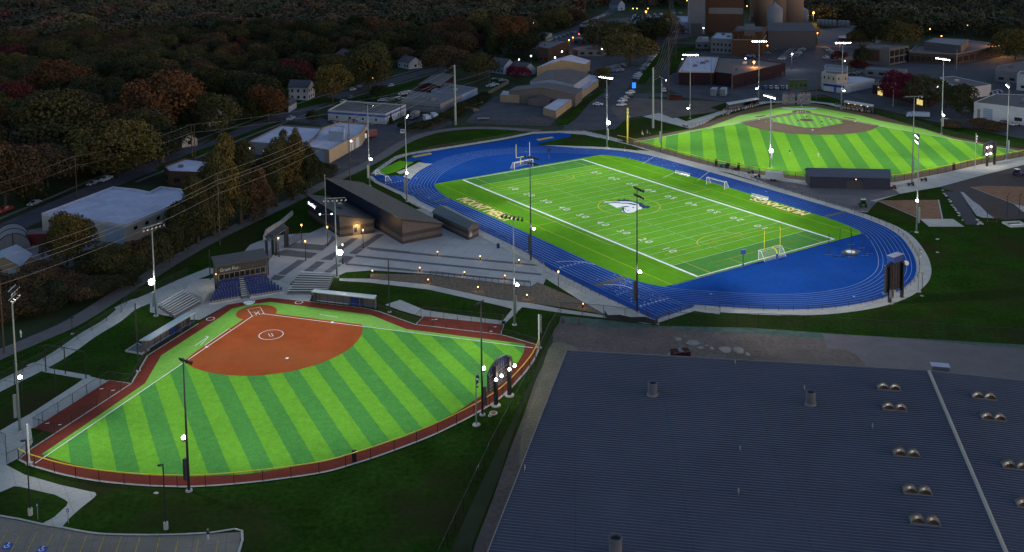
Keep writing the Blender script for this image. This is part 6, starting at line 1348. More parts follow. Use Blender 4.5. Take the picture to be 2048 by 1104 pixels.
# plaza gate arch
t = thing('entrance_arch', 'navy and black entrance arch with a slatted canopy at the left of the plaza', 'entrance gate', at(552, 512)); m = MB()
for bx, by in ((546, 508), (553, 511), (571, 495), (575, 493), (534, 520)):
    b = at(bx, by)-t.location; MB().box(b.x-.3, b.x+.3, b.y-.3, b.y+.3, 0, 5.2).build('column', 'dark', t)
a0 = at(540, 517)-t.location; a1 = at(576, 492)-t.location; m = MB()
for k in range(5): o_ = Vector((-1.6, 2.2, 0))*(k/4); m.cyl((a0.x+o_.x, a0.y+o_.y, 4.6+.1*k), (a1.x+o_.x, a1.y+o_.y, 5.0+.1*k), .16, .16, 6)
m.build('canopy_slats', 'fascia', t); m = MB()
b0 = at(528, 535)-t.location; b1 = at(546, 509)-t.location; b2 = at(575, 496)-t.location; b3 = at(603, 478)-t.location
for p, q_ in ((b0, b1), (b2, b3)):
    m.add([(p.x, p.y, .1), (q_.x, q_.y, .1), (q_.x, q_.y, 2.2), (p.x, p.y, 2.2)], [(0, 1, 2, 3)]); m.build('gate_mesh', 'link', t); m = MB()
m = MB()
for p, q_ in ((b0, b1), (b2, b3)):
    for z in (.1, 2.2): m.cyl((p.x, p.y, z), (q_.x, q_.y, z), .05, .05, 5)
    for k in range(9): w = p.lerp(q_, k/8); m.cyl((w.x, w.y, 0), (w.x, w.y, 2.2), .04, .04, 5)
m.build('gate_frames', 'black', t)
t = thing('retaining_wall', 'curved pale retaining wall behind the entrance arch', 'wall', at(530, 470)); m = MB(); q = [at(*p)-t.location for p in ((528, 482), (533, 468), (548, 458), (562, 450), (585, 430))]
for a, b in zip(q, q[1:]): d = (b-a).normalized(); n_ = Vector((-d.y, d.x, 0))*.2; m.prism([tuple((p)[:2]) for p in (a+n_, b+n_, b-n_, a-n_)], 0, 1.3)
m.build('wall_face', 'concrete', t)
# plaza lamps
def ptlight(loc, e, col, r=.15):
    l = bpy.data.lights.new('lamp_glow', 'POINT'); l.energy = e*.4; l.color = col; l.shadow_soft_size = r; o = bpy.data.objects.new('lamp_glow', l); link(o); o.location = loc; return o
ord_ = ['westmost lamp post by the curved lawn edge of the plaza', 'lamp post in front of the pale double-armed pole', 'lamp post beside the entrance arch', 'lamp post on the cross of dark pavers near the press box', 'lamp post nearest the glaring floodlight on the plaza', 'lamp post right of the lit doorway', 'lone lamp post on the rock slope']
for (bx, by, ty), lab in zip(((604, 487, 447), (655.7, 492, 451), (558, 514, 473), (611.7, 521, 479), (686, 528, 486), (726.6, 497, 457), (1117, 584, 540)), ord_):
    b = at(bx, by); h = hgt(bx, by, ty); t = thing('plaza_lamp', 'black '+lab, 'street lamp', b, 0, 'plaza lamp posts')
    MB().cyl((0, 0, 0), (0, 0, h-.6), .09, .07, 8).cyl((0, 0, 0), (0, 0, .5), .2, .14, 8).build('post', 'black', t); MB().cyl((0, 0, h-.6), (0, 0, h-.1), .14, .2, 8).build('lantern', 'warm', t); MB().cyl((0, 0, h-.1), (0, 0, h), .28, .2, 10).build('cap', 'black', t)
    ptlight((b.x, b.y-.3, h-.75), 140, (1, .72, .38))
bl = [(875, 511, 'leftmost bollard light in the upper row on the plaza'), (960.5, 520, 'middle bollard light in the upper row on the plaza'), (1038, 527.5, 'rightmost bollard light in the upper row on the plaza'), (839.6, 543, 'leftmost bollard light in the lower row on the plaza'), (929, 552, 'middle bollard light in the lower row on the plaza'), (1009.8, 559, 'rightmost bollard light in the lower row on the plaza'),
      (745, 549, 'bollard light at the left tip of the rock bed'), (856.5, 567, 'second bollard light in the rock bed'), (956, 582, 'third bollard light in the rock bed below the railing'), (1054, 598, 'bollard light at the right end of the rock bed'), (1166, 616, 'bollard light at the foot of the rock slope')]
for bx, by, lab in bl:
    b = at(bx, by); t = thing('bollard_light', lab, 'bollard light', b, 0, 'bollard lights of the plaza'); MB().cyl((0, 0, 0), (0, 0, .85), .11, .11, 8).build('post', 'black', t); MB().ball((0, 0, .98), .17, 8).build('lamp', 'warm', t, True)
    ptlight((b.x, b.y-.35, .95), 26, (1, .55, .18), .1)
t = thing('trash_bin', 'dark blue round bin at the plaza corner near the track', 'bin', at(996.5, 496)); MB().cyl((0, 0, 0), (0, 0, 1.1), .38, .42, 12).build('body', 'navy', t); MB().cyl((0, 0, 1.1), (0, 0, 1.2), .44, .3, 12).build('lid', 'navy', t)
# white A-frame hurdles stacked beside the track
for k in range(16):
    px = 824+k*3.2; py = 408+k*1.75; t = thing('hurdle', 'white hurdle in the row stored beside the near track edge', 'hurdle', at(px, py), FB.a+.3*math.sin(k*2), 'stored hurdles beside the track')
    m = MB(); m.box(-.5, .5, -.04, .04, .85, 1.02); m.build('bar', 'white', t); m = MB(); m.box(-.48, -.42, -.04, .04, 0, .85).box(.42, .48, -.04, .04, 0, .85).box(-.48, -.42, 0, .6, 0, .05).box(.42, .48, 0, .6, 0, .05); m.build('frame', 'steel', t)
# bullpen cages on the baseball left side
for (x0, y0), (x1, y1), lab in (((1399, 227), (1428, 227), 'black framed bullpen cage left of the left baseball dugout'), ):
    a = at(x0, y0); b = at(x1, y1); t = thing('bullpen_cage', lab, 'cage', a); d = b-a; m = MB()
    for k in range(3): p = d*(k/2); m.cyl((p.x, p.y, 0), (p.x, p.y, 4.5), .08, .08, 6); m.cyl((p.x-1, p.y+9, 0), (p.x-1, p.y+9, 4.5), .08, .08, 6); m.cyl((p.x, p.y, 4.5), (p.x-1, p.y+9, 4.5), .05, .05, 5)
    m.cyl((0, 0, 4.5), (d.x, d.y, 4.5), .06, .06, 6); m.build('frame', 'wood', t)
# ================================================================== UTILITY POLES AND WIRES
def upole(label, base, ty, mat='wood', r=.18, arms=(), cat='utility pole', name='utility_pole', h=None):
    b = at(*base) if not isinstance(base, Vector) else base
    h = h or hgt(base[0], base[1], ty); t = thing(name, label, cat, b); MB().cyl((0, 0, 0), (0, 0, h), r, r*.65, 10).build('pole', mat, t)
    for z, w_, yw in arms: MB().box(-w_/2, w_/2, -.08, .08, h-z, h-z+.14, rz=yw).build('crossarm', 'wood' if mat == 'wood' else mat, t)
    return t, b, h
t1, W1, h1 = upole('wooden utility pole by the trail left of the clubhouse', (440, 491), 345)
t2, W2, h2 = upole('reddish wooden utility pole beside the tan workshop wall', (700.5, 361), 233)
t3, W3, h3 = upole('thick grey steel transmission pole at the bend of the trail', (911, 250), 130, 'pole', .5, name='transmission_pole', cat='transmission pole')
t4, W4, h4 = upole('thick grey steel transmission pole on the lawn between track and baseball field', (1306, 256), 135, 'pole', .5, name='transmission_pole', cat='transmission pole')
W0 = W1*2-W2; W0.z = 0
t0, W0, h0 = upole('wooden utility pole outside the left edge of the photo', W0, 0, h=h1)
t6, W6, h6 = upole('tall dark wooden pole carrying the tangle of wires by the parked cars', (1337, 200), 2, r=.3, h=30, name='transmission_pole', cat='transmission pole')
t7, W7, h7 = upole('tall dark wooden pole farther up the avenue', (1352, 118), 0, r=.25, h=24)
t8, W8, h8 = upole('distant wooden pole at the head of the avenue', (1340, 60), 0, r=.3, h=30)
def wire(label, pts, sag=1.5, r=.035, mat='wood', name='power_line'):
    o0 = pts[0]; m = MB()
    for a, b in zip(pts, pts[1:]):
        n = 12; q = [a.lerp(b, i/n)-Vector((0, 0, sag*4*(i/n)*(1-i/n)))-o0 for i in range(n+1)]; m.tube([tuple(p) for p in q], r, 4)
    o = m.build(name, mat); o.location = o0; tag(o, label, 'power line', 'power lines over the trail' if 'trail' in label else 'power lines')
MT['wirem'] = mt('wire_grey', (.16, .15, .15), var=.05)
def up(p, z): return Vector((p.x, p.y, z))
for dz, lab in ((.2, 'topmost wire of the line along the trail'), (2.1, 'second wire from the top of the line along the trail'), (3.1, 'third wire from the top of the line along the trail'), (5.6, 'lowest wire of the line along the trail')):
    wire(lab, [up(W0, h1-dz), up(W1, h1-dz), up(W2, h2-dz), up(W3, h3-dz*1.3)], 1.3, .04, 'wirem')
s1 = upole('wooden street pole with a crossarm beyond the big warehouse', (154, 396), 311, arms=((.3, 2.4, .3),)); s2 = upole('left one of the twin wooden street poles', (384.5, 314), 248, arms=((.3, 3.4, .4),)); s3 = upole('right one of the twin wooden street poles', (390.5, 316), 249)
s4 = upole('wooden pole in front of the cream office', (802, 240), 184); s5 = upole('leaning wooden pole with transformers in the far car park', (979, 176), 140, arms=((.4, 2.6, .2), (1.4, 2.2, .2)))
s0 = up(s1[1]*2-s2[1], 0); s0.z = 0
for dz, lab in ((.2, 'upper wire along the residential street'), (3.2, 'lower wire along the residential street')):
    wire(lab, [up(s0, s1[2]-dz), up(s1[1], s1[2]-dz), up(s2[1], s2[2]-dz), up(s4[1], s4[2]-dz), up(s5[1], s5[2]-dz)], 1.2, .035, 'wirem')
for k in range(5):
    off = Vector(((k-2)*.9, 0, 0)); lab = ['leftmost', 'second', 'middle', 'fourth', 'rightmost'][k]+' wire of the tangle running up the avenue'
    wire(lab, [up(W4+off*.4, h4-1-k), up(W6+off, h6-1.5-.8*k), up(W7+off, h7-1-.7*k), up(W8+off, h8-1-k)], 3.0, .05, 'wirem')
for bx, by, ty, lab in ((1174+128, 130, 78, 'slim dark pole beside the avenue'), (1258, 175, 150, 'thin dark lamp standard at the drive entrance'), (1422, 175, 115, 'thin dark pole in front of the brick school wing'), (1464, 178, 150, 'pale lamp standard in front of the brick school'), (1555, 190, 143, 'dark pole behind the left baseball stand'), (1632, 210, 145, 'dark pole behind the right baseball stand'), (1786, 214, 180, 'pale thin pole beside the lit dugout'), (1110, 192, 148, 'dark thin pole against the tan long wall'), (696, 306, 268, 'dark short pole on the workshop roof corner'), (1913, 140, 98, 'pale square post in front of the school wing')):
    upole(lab, (bx, by), ty, 'wood' if 'dark' in lab else 'steel', .14, name='slim_pole', cat='pole')
# ================================================================== DISTANT LAMPS
lamps = [(185, 6, 'whiteL', 0), (15, 22, 'warm', 0), (1, 9, 'floodv', 0), (399, 69, 'warm', 0), (445, 81, 'warm', 0), (583, 10, 'sodium', 0), (852, 28, 'sodium', 0), (991, 42, 'sodium', 0), (959, 27, 'warm', 0), (1066, 46, 'whiteL', 0), (1050, 62, 'floodv', 0), (1146, 75, 'sodium', 60), (1138, 80, 'sodium', 60), (1292, 23, 'sodium', 400), (1266, 17, 'sodium', 0), (1274, 17, 'sodium', 0), (1296, 17, 'sodium', 0), (1480, 37, 'floodv', 0), (1414, 36, 'floodv', 0), (1407, 56, 'whiteL', 100), (1494, 12, 'sodium', 0), (1374, 1, 'sodium', 0), (1627, 25, 'sodium', 1200), (1635, 66, 'sodium', 120), (1508, 124, 'sodium', 300), (1491, 117, 'floodv', 0), (1584, 108, 'floodv', 200), (1680, 86, 'sodium', 150), (1838, 42, 'sodium', 0), (1883, 72, 'sodium', 60), (1995, 82, 'sodium', 800), (1935, 50, 'warm', 0), (1204, 98, 'whiteL', 0), (1290, 64, 'whiteL', 0), (1535, 91, 'sodium', 40), (879, 92, 'blueL', 0), (567, 41, 'blueL', 0), (1158, 68, 'redL', 0), (528, 302, 'warm', 0), (500, 296, 'whiteL', 0), (702, 282, 'whiteL', 0), (278, 311, 'warm', 0), (1110, 115, 'whiteL', 0), (1124, 103, 'whiteL', 0), (1690, 122, 'whiteL', 0), (1340, 55, 'warm', 0), (1365, 118, 'whiteL', 0), (745, 156, 'warm', 0), (1062, 112, 'whiteL', 0), (1038, 119, 'whiteL', 0), (1200, 58, 'whiteL', 0), (1329, 36, 'redL', 0), (1923, 171, 'warm', 0), (1875, 173, 'whiteL', 0), (1860, 58, 'sodium', 0), (1851, 31, 'warm', 0), (1448, 0, 'whiteL', 0)]
cn = {'whiteL': 'white', 'warm': 'warm yellow', 'sodium': 'orange', 'floodv': 'violet-white', 'blueL': 'blue', 'redL': 'red'}
def where(px, py):
    if py < 110 and px < 1010: return 'in the far trees %s of the photo' % ('at the left' if px < 330 else 'left of the top centre' if px < 700 else 'at the top centre')
    if px < 760: return 'beside the street behind the %s' % ('warehouse' if px < 400 else 'workshop')
    if px < 1240: return 'along the far street above the gabled halls'
    if px < 1420: return 'left of the concrete tower'
    if px < 1640: return 'between the mill and the brick school'
    return 'by the school and lots at the upper right'
for px, py, mm, e in lamps:
    h = 9 if py < 150 else 6; p = at(px, py, h); r = .75 if e > 250 else .5 if p.y > 550 else .4; r *= 1.15 if p.y > 700 else 1
    t = thing('street_lamp', cn[mm]+' street lamp '+where(px, py)+(', brightest' if e >= 300 else ''), 'street lamp', (p.x, p.y, 0), 0, 'distant street lamps'); t['label'] = ' '.join(t['label'].split()[:16])
    MB().cyl((0, .2, 0), (0, .2, h), .12, .08, 6).build('pole', 'wood', t); MB().ball((0, 0, h), r*.8, 10).build('lamp', mm, t, True)
    if e: ptlight((p.x, p.y-.9, h-.9), e*14, {'sodium': (1, .45, .12), 'floodv': (.85, .85, 1), 'whiteL': (.9, .95, 1)}[mm], .6)
t = thing('blue_lit_sign', 'glowing blue sign board on the corner of the drive', 'sign', at(1268, 181)); MB().box(-.9, .9, -.15, .15, 1.2, 4.0).build('lit_panel', 'bluesig', t) if False else MB().box(-.9, .9, -.15, .15, 1.2, 4.0).build('lit_panel', 'blueL', t); MB().box(-.1, .1, -.1, .1, 0, 1.2).build('post', 'black', t); MB().box(-1, 1, -.12, .2, 4.0, 4.15).build('rim', 'black', t)
# ================================================================== VEHICLES
def car_mesh(kind):
    """returns list of (part name, MB, material); length on x, front at +x"""
    L_, w, parts = 4.6, .9, []
    if kind == 'suv': prof = [(-2.3, .35), (-2.32, 1.0), (-2.2, 1.15), (-1.9, 1.75), (.5, 1.75), (1.1, 1.12), (2.2, .98), (2.35, .6), (2.3, .35)]; win = [(-2.0, 1.18), (-1.8, 1.66), (.45, 1.66), (.95, 1.18)]
    elif kind == 'pickup': prof = [(-2.7, .4), (-2.75, 1.15), (-.7, 1.15), (-.6, 1.75), (.7, 1.75), (1.2, 1.2), (2.5, 1.08), (2.65, .7), (2.6, .4)]; win = [(-.55, 1.2), (-.48, 1.66), (.65, 1.66), (1.05, 1.2)]
    else: prof = [(-2.25, .32), (-2.3, .85), (-1.8, .98), (-1.15, 1.4), (.3, 1.42), (1.0, .98), (2.1, .82), (2.3, .55), (2.25, .32)]; win = [(-1.6, 1.0), (-1.1, 1.33), (.25, 1.35), (.85, 1.0)]
    m = MB(); n = len(prof); zt = win[0][1]
    def yy(z): return w if z < zt else w-(z-zt)*.35
    v = [(x, -yy(z), z) for x, z in prof]+[(x, yy(z), z) for x, z in prof]
    m.add(v, [tuple(range(n)), tuple(range(2*n-1, n-1, -1))]+[(i, n+i, n+(i+1) % n, (i+1) % n) for i in range(n)])
    parts.append(('body', m, 'carpaint'))
    m = MB()
    for s in (-1, 1): m.add([(x, s*(yy(z)+.015), z) for x, z in win], [(0, 1, 2, 3) if s > 0 else (3, 2, 1, 0)])
    i0 = [i for i, (x, z) in enumerate(prof) if z > 1.3]; a, b = i0[-1], i0[-1]+1
    (xa, za), (xb, zb) = prof[a], prof[b]; m.add([(xa+.05, -.62, za-.02), (xa+.05, .62, za-.02), (xb, .74, zb+.06), (xb, -.74, zb+.06)], [(0, 3, 2, 1)])
    a, b = i0[0], i0[0]-1; (xa, za), (xb, zb) = prof[a], prof[b]; m.add([(xa-.04, -.6, za-.03), (xa-.04, .6, za-.03), (xb-.02, .72, zb+.08), (xb-.02, -.72, zb+.08)], [(0, 1, 2, 3)])
    parts.append(('windows', m, 'glass'))
    for x in (-1.4 if kind != 'pickup' else -1.7, 1.4 if kind != 'pickup' else 1.6):
        for s in (-1, 1): parts.append(('wheel', MB().cyl((x, s*.72, .34), (x, s*.93, .34), .34, .34, 12), 'tyre'))
    parts.append(('headlamps', MB().box(2.2 if kind != 'pickup' else 2.5, 2.34 if kind != 'pickup' else 2.64, -.8, -.5, .62, .78).box(2.2 if kind != 'pickup' else 2.5, 2.34 if kind != 'pickup' else 2.64, .5, .8, .62, .78), 'white'))
    return parts
protos = {}
def car(kind, loc, yaw, col, label, group, name='parked_car'):
    if kind not in protos: protos[kind] = [(nm, m, mm, None) for nm, m, mm in car_mesh(kind)]; protos[kind] = [[nm, m, mm, None] for nm, m, mm, _ in protos[kind]]
    t = thing('parked_pickup' if kind == 'pickup' else name, label, 'pickup truck' if kind == 'pickup' else 'car', (loc.x, loc.y, .05), yaw, group)
    for ent in protos[kind]:
        if ent[3] is None: o = ent[1].build(ent[0], ent[2], t, False); ent[3] = o.data
        else: o = bpy.data.objects.new(ent[0], ent[3]); link(o); o.parent = t
        if ent[0] == 'body': o.color = (*col, 1)
WH, SV, BK, RD, BLU, GR = (.34, .35, .38), (.17, .18, .20), (.02, .02, .025), (.22, .015, .015), (.03, .06, .18), (.10, .10, .11)
cw = {WH: 'white', SV: 'silver', BK: 'black', RD: 'red', BLU: 'blue', GR: 'dark grey'}
kw = {'suv': 'SUV', 'sedan': 'car', 'pickup': 'pickup truck'}
nth = ['nearest', 'second nearest', 'third nearest', 'fourth nearest', 'fifth nearest', 'sixth nearest', 'seventh nearest', 'eighth nearest', 'ninth nearest', 'tenth nearest', 'eleventh nearest', 'twelfth nearest', 'thirteenth nearest', 'fourteenth nearest', 'fifteenth nearest', 'sixteenth nearest']
rc = random.Random(21)
av = at(1310, 108)-at(1271, 158); yav = math.atan2(av.y, av.x)
for k in range(15):
    u_ = k/14; px, py = 1271+39*u_, 159-51*u_**.93; c = rc.choice([WH, SV, SV, BK, GR, WH]); kd = rc.choice(['sedan', 'suv', 'sedan'])
    car(kd, at(px, py), yav+.9, c, '%s %s in the slanting avenue row, %s to the camera' % (cw[c], kw[kd], nth[k]), 'cars parked along the avenue')
for px, py, c, kd, lab in ((1243, 212, WH, 'sedan', 'pearly white car at the front of the cluster near the yellow foul pole'), (1245, 204, WH, 'sedan', 'white car second in the cluster near the yellow foul pole'), (1249, 199, SV, 'sedan', 'silver car third in the cluster near the yellow foul pole'), (1258, 194, BK, 'sedan', 'black car in the cluster at the curb of the drive'), (1260, 188, WH, 'suv', 'white SUV at the back of the cluster at the curb of the drive'), (1196, 211, WH, 'sedan', 'small white car driving toward the camera on the drive'), (1213, 197, GR, 'suv', 'dark grey SUV on the drive'), (1328, 183, WH, 'suv', 'white SUV parked by the tall dark pole'),
                          (1424, 2, SV, 'sedan', 'x')):
    if lab != 'x': car(kd, at(px, py), yav+(PI/2+.75 if 'cluster' in lab or 'curb' in lab else -PI*.5 if 'tow' in lab else .2), c, lab, None)
for px, py, c, kd, lab, dy in ((69, 410, SV, 'sedan', 'silver car parked alone on the street left of the warehouse', 0), (186, 370, SV, 'sedan', 'grey car parked behind the white pickup beyond the warehouse', 0), (212, 362, WH, 'pickup', 'white pickup truck parked on the street beyond the warehouse', 0), (582, 240, WH, 'pickup', 'white work pickup on the street near the small white garage', 0), (687, 205, WH, 'sedan', 'white car at the kerb below the yellow-green tree', 0), (703, 197, GR, 'sedan', 'dark car ahead of the white one at the kerb below the yellow-green tree', 0), (719, 175, SV, 'sedan', 'silver car under the big tree by the junction', 0), (706, 181, WH, 'sedan', 'white car at the drive mouth by the junction', 0), (783, 173, WH, 'sedan', 'white car on the far side of the street near the junction', 0),
                              (808, 242+55, SV, 'sedan', 'x', 0), (10, 424, RD, 'pickup', 'bright red pickup truck with a utility bed at the left edge', 0), (24, 419, RD, 'suv', 'x', 0), (660, 243, GR, 'suv', 'x', 0), (805, 266, WH, 'sedan', 'pale car parked by the hedge beside the works road', .3), (693, 240, BK, 'suv', 'black SUV under the carport of the cream office', .4), (710, 243, BK, 'sedan', 'black car beside the carport of the cream office', .4), (665, 246, GR, 'sedan', 'dark grey car left of the cream office', 1)):
    if lab != 'x': sv = at(300, 335)-at(60, 437); car(kd, at(px, py), math.atan2(sv.y, sv.x)+(PI if px < 300 else 0)+dy, c, lab, None)
g1 = [(765, 203), (772, 201), (779, 202), (787, 201), (795, 200), (800, 199), (806, 190), (813, 188), (820, 187), (981, 174), (989, 171), (992, 161), (1006, 163)]
dsc = ['leftmost car of the row behind the cream office', 'second car of the row behind the cream office', 'third car of the row behind the cream office', 'fourth car of the row behind the cream office', 'fifth car of the row behind the cream office', 'rightmost car of the row behind the cream office', 'left car of the trio above the cream office roof', 'middle car of the trio above the cream office roof', 'right car of the trio above the cream office roof', 'left car by the tan wooden fence', 'right car by the tan wooden fence', 'left car below the small white cottage', 'right car below the small white cottage']
for (px, py), lab in zip(g1, dsc): c = rc.choice([WH, SV, SV, BK, GR]); car('sedan', at(px, py), FB.a+1.2, c, cw[c]+' '+lab, 'cars in the far car parks')
k = 0
rowsC = [((1563, 120), (1587, 97), 9, 'left double row of the big car park below the storage hall'), ((1588, 116), (1607, 97), 8, 'second row of the big car park below the storage hall'), ((1651, 98), (1672, 112), 6, 'right-hand row of the big car park beside the red shop'), ((1652, 118), (1664, 117), 2, 'pair at the near right of the big car park'), ((1534, 108), (1550, 97), 4, 'row beside the taller brick block'), ((1497, 115), (1513, 114), 3, 'row at the foot of the brick block'), ((1170, 47), (1212, 30), 11, 'far roadside row above the long brick store'), ((1165, 52), (1200, 44), 8, 'nearer roadside row above the long brick store'), ((1080, 85), (1150, 66), 9, 'row along the far street beside the brick building'), ((1154, 135), (1174, 130), 3, 'row behind the gabled shed'), ((1215, 138), (1245, 133), 6, 'row in the small lot behind the halls'), ((1222, 145), (1240, 142), 4, 'second row in the small lot behind the halls'), ((1530, 178), (1575, 178), 5, 'row behind the left baseball stand'), ((1940, 225), (1945, 222), 2, 'pair by the small round tree'), ((1978, 190), (1995, 187), 3, 'row beside the slatted garage building'), ((2008, 247), (2030, 251), 2, 'pair below the slatted garage building'), ((1270, 33), (1360, 28), 8, 'row in front of the long pale store'), ((1705, 150), (1720, 146), 3, 'row beside the two-storey cream block')]
pos_w = {1: ['']}
for (a, b, n, lab) in rowsC:
    d = at(*b)-at(*a); ya = math.atan2(d.y, d.x)
    for i in range(n):
        u_ = i/max(1, n-1); c = rc.choice([WH, SV, SV, GR, BK, WH, BLU, GR]); kd = rc.choice(['sedan', 'suv'])
        p = lerp(at(*a), at(*b), u_); o_ = ('left end car' if i == 0 else 'right end car' if i == n-1 else nth[i].replace(' nearest', '')+' car from left' if i else '')
        car(kd, p, ya+PI/2+rc.uniform(-.05, .05), c, '%s, %s' % (o_, lab), 'cars: '+lab)
car('sedan', at(1893, 244), FB.a+.6, WH, 'white car on the road beside the floodlight pole right of the diamond', None)
def boxtruck(label, base, yaw, cab, box, L_=7, hb=3.2, name='box_truck'):
    t = thing(name, label, 'truck', at(*base), yaw); MB().box(-L_/2, L_/2-2.1, -1.15, 1.15, .9, hb).build('cargo_box', box, t)
    m = MB(); x0 = L_/2-2; m.add([(x0, -1, .6), (x0+2.1, -1, .6), (x0+2.1, -1, 1.5), (x0+1.5, -1, 2.4), (x0, -1, 2.4), (x0, 1, .6), (x0+2.1, 1, .6), (x0+2.1, 1, 1.5), (x0+1.5, 1, 2.4), (x0, 1, 2.4)], [(0, 1, 2, 3, 4), (9, 8, 7, 6, 5), (0, 5, 6, 1), (1, 6, 7, 2), (2, 7, 8, 3), (3, 8, 9, 4), (4, 9, 5, 0)]); m.build('cab', cab, t)
    MB().add([(x0+2.12, -.85, 1.5), (x0+2.12, .85, 1.5), (x0+1.55, .85, 2.3), (x0+1.55, -.85, 2.3)], [(0, 1, 2, 3)]).build('windscreen', 'glass', t)
    MB().box(-L_/2, L_/2, -.5, .5, .5, .9).build('chassis', 'black', t)
    for x in (-L_/2+1.2, -L_/2+2.2, L_/2-1): 
        for s in (-1, 1): MB().cyl((x, s*.85, .48), (x, s*1.12, .48), .48, .48, 12).build('wheel', 'tyre', t)
    return t
boxtruck('white truck cab with a dark red box beside the workshop doors', (737, 277), .75+PI, 'white', 'red')
boxtruck('pale box truck left of the pair by the transmission pole', (855, 246), 1.9+PI, 'white', 'whitewall')
boxtruck('pale box truck right of the pair by the transmission pole', (870, 242), 1.9+PI, 'white', 'whitewall')
boxtruck('grey box truck beside the cream office corner', (828, 238), 1.2+PI, 'greyblock', 'greyblock')
t = boxtruck('pale blue dump truck on the road beyond the right baseball lawn', (1836, 236), PI-.05+FB.a*.2, 'bluewall', 'bluewall', 9, 2.6, 'dump_truck')
# trailer, tractors, small machines
t = thing('cargo_trailer', 'white enclosed cargo trailer beside the dark storage shed', 'trailer', at(1549, 361), -.35); MB().box(-2.8, 2.2, -1.1, 1.1, .55, 2.9).build('body', 'whitewall', t); MB().add([(2.2, -1.1, .55), (2.2, 1.1, .55), (2.9, 0, .7), (2.2, -1.1, 2.9), (2.2, 1.1, 2.9), (2.8, 0, 2.7)], [(0, 2, 5, 3), (2, 1, 4, 5), (3, 5, 4)]).build('nose', 'whitewall', t); MB().cyl((2.8, 0, .55), (4, 0, .5), .06, .06, 6).build('tow_bar', 'black', t)
for x in (-.8, .2):
    for s in (-1, 1): MB().cyl((x, s*1.05, .38), (x, s*1.28, .38), .38, .38, 12).build('wheel', 'tyre', t)
MB().box(-2.85, -2.8, -1, 1, .7, 2.8).build('rear_door', 'greyblock', t)
def tractor(label, base, yaw, col, cab=True):
    t = thing('tractor', label, 'tractor', at(*base), yaw); MB().box(.1, 1.9, -.38, .38, .75, 1.35).build('bonnet', col, t); MB().box(-1.0, .2, -.45, .45, .6, 1.1).build('chassis', col, t)
    if cab: MB().box(-.95, .15, -.6, .6, 1.1, 2.3).build('cab', 'glass', t); MB().box(-1.05, .25, -.7, .7, 2.3, 2.42).build('cab_roof', 'white' if col == 'bluepad' else col, t)
    else: MB().box(-.7, -.2, -.25, .25, 1.1, 1.6).build('driver_seat', 'black', t); MB().tube([(-.8, -.5, 1.1), (-.8, -.5, 2.1), (-.8, .5, 2.1), (-.8, .5, 1.1)], .05, 6).build('roll_bar', 'black', t)
    for s in (-1, 1): MB().cyl((-.6, s*.6, .75), (-.6, s*.95, .75), .75, .75, 16).build('rear_wheel', 'tyre', t); MB().cyl((1.4, s*.5, .42), (1.4, s*.75, .42), .42, .42, 14).build('front_wheel', 'tyre', t)
tractor('blue tractor with a white cab roof on the dark yard at the right edge', (2036, 352), .3, 'bluepad'); tractor('green tractor parked at the fence by the end of the service yard', (1725, 414), 1.5, 'green'); tractor('green mower behind the left part of the baseball fence', (1451, 335), 2.8, 'green', False)
for px, py, lab, c in ((1474, 340, 'small orange-brown machine beside the green mower', 'brick'), (1502, 347, 'brown drag implement left of the dark roller', 'wood'), (1515, 355, 'dark roller beside the white trailer', 'dark'), (1822, 371, 'rusty drag frame on the service path', 'wood'), (1786, 378, 'orange and white machine at the right end of the storage shed', 'red'), (1848, 362, 'small rusty rake cart under the floodlight pole', 'wood')):
    t = thing('field_machine', lab, 'machine', at(px, py), rc.uniform(-.6, .3)); MB().box(-1.1, .9, -.4, .4, .45, .75).build('frame', c, t); MB().box(.1, .8, -.35, .35, .75, 1.2).build('engine', c, t); MB().tube([(-1.1, 0, .6), (-2.0, 0, .5)], .06, 6).build('drawbar', 'black', t)
    for x in (-.7, .6):
        for s in (-1, 1): MB().cyl((x, s*.42, .3), (x, s*.6, .3), .3, .3, 10).build('wheel', 'tyre', t)
for px, py, lab in ((1428, 190, 'left pale storage container beyond the bullpen cage'), (1447, 190, 'right pale storage container beyond the bullpen cage')):
    t = thing('storage_container', lab, 'container', at(px, py), 1.2); MB().box(-3, 3, -1.3, 1.3, .1, 3.4).build('box', 'bluewall', t); MB().box(-3.06, -3, -1.2, 1.2, .2, 3.2).build('doors', 'greyblock', t); MB().box(-3.1, -3.05, -.05, .05, .2, 3.2).build('lock_bar', 'steel', t)
t = thing('dumpster', 'dull red skip at the corner beside the tall dark pole', 'dumpster', at(1350, 199), -.5); MB().add([(-3, -1.2, .1), (3, -1.2, .1), (3, 1.2, .1), (-3, 1.2, .1), (-3.3, -1.3, 1.9), (3.3, -1.3, 1.9), (3.3, 1.3, 1.9), (-3.3, 1.3, 1.9)], [(0, 1, 5, 4), (1, 2, 6, 5), (2, 3, 7, 6), (3, 0, 4, 7), (3, 2, 1, 0)]).build('body', 'red', t); MB().box(-3.35, 3.35, -1.4, -1.25, 1.8, 1.95).box(-3.35, 3.35, 1.25, 1.4, 1.8, 1.95).build('rim', 'brick', t)
for px, py, lab in ((933, 216, 'leftmost pallet of stacked stone by the hedge of the truck yard'), (944, 210, 'pallet heap of stacked stone second from the left in the truck yard'), (958, 206, 'rightmost pallet of stacked stone in the truck yard'), (950, 222, 'low heap of stone in front of the stacked pallets')):
    t = thing('stone_pallet', lab, 'pallet', at(px, py), rc.uniform(0, 1)); m = MB()
    for i in range(6): x = (i % 3-1)*1.1; y = (i//3-.5)*1.1; m.box(x-.45, x+.45, y-.4, y+.4, .15, .8+rc.uniform(0, .8))
    m.build('stones', 'stone', t); MB().box(-1.7, 1.7, -1.1, 1.1, 0, .15).build('pallet_base', 'wood', t)
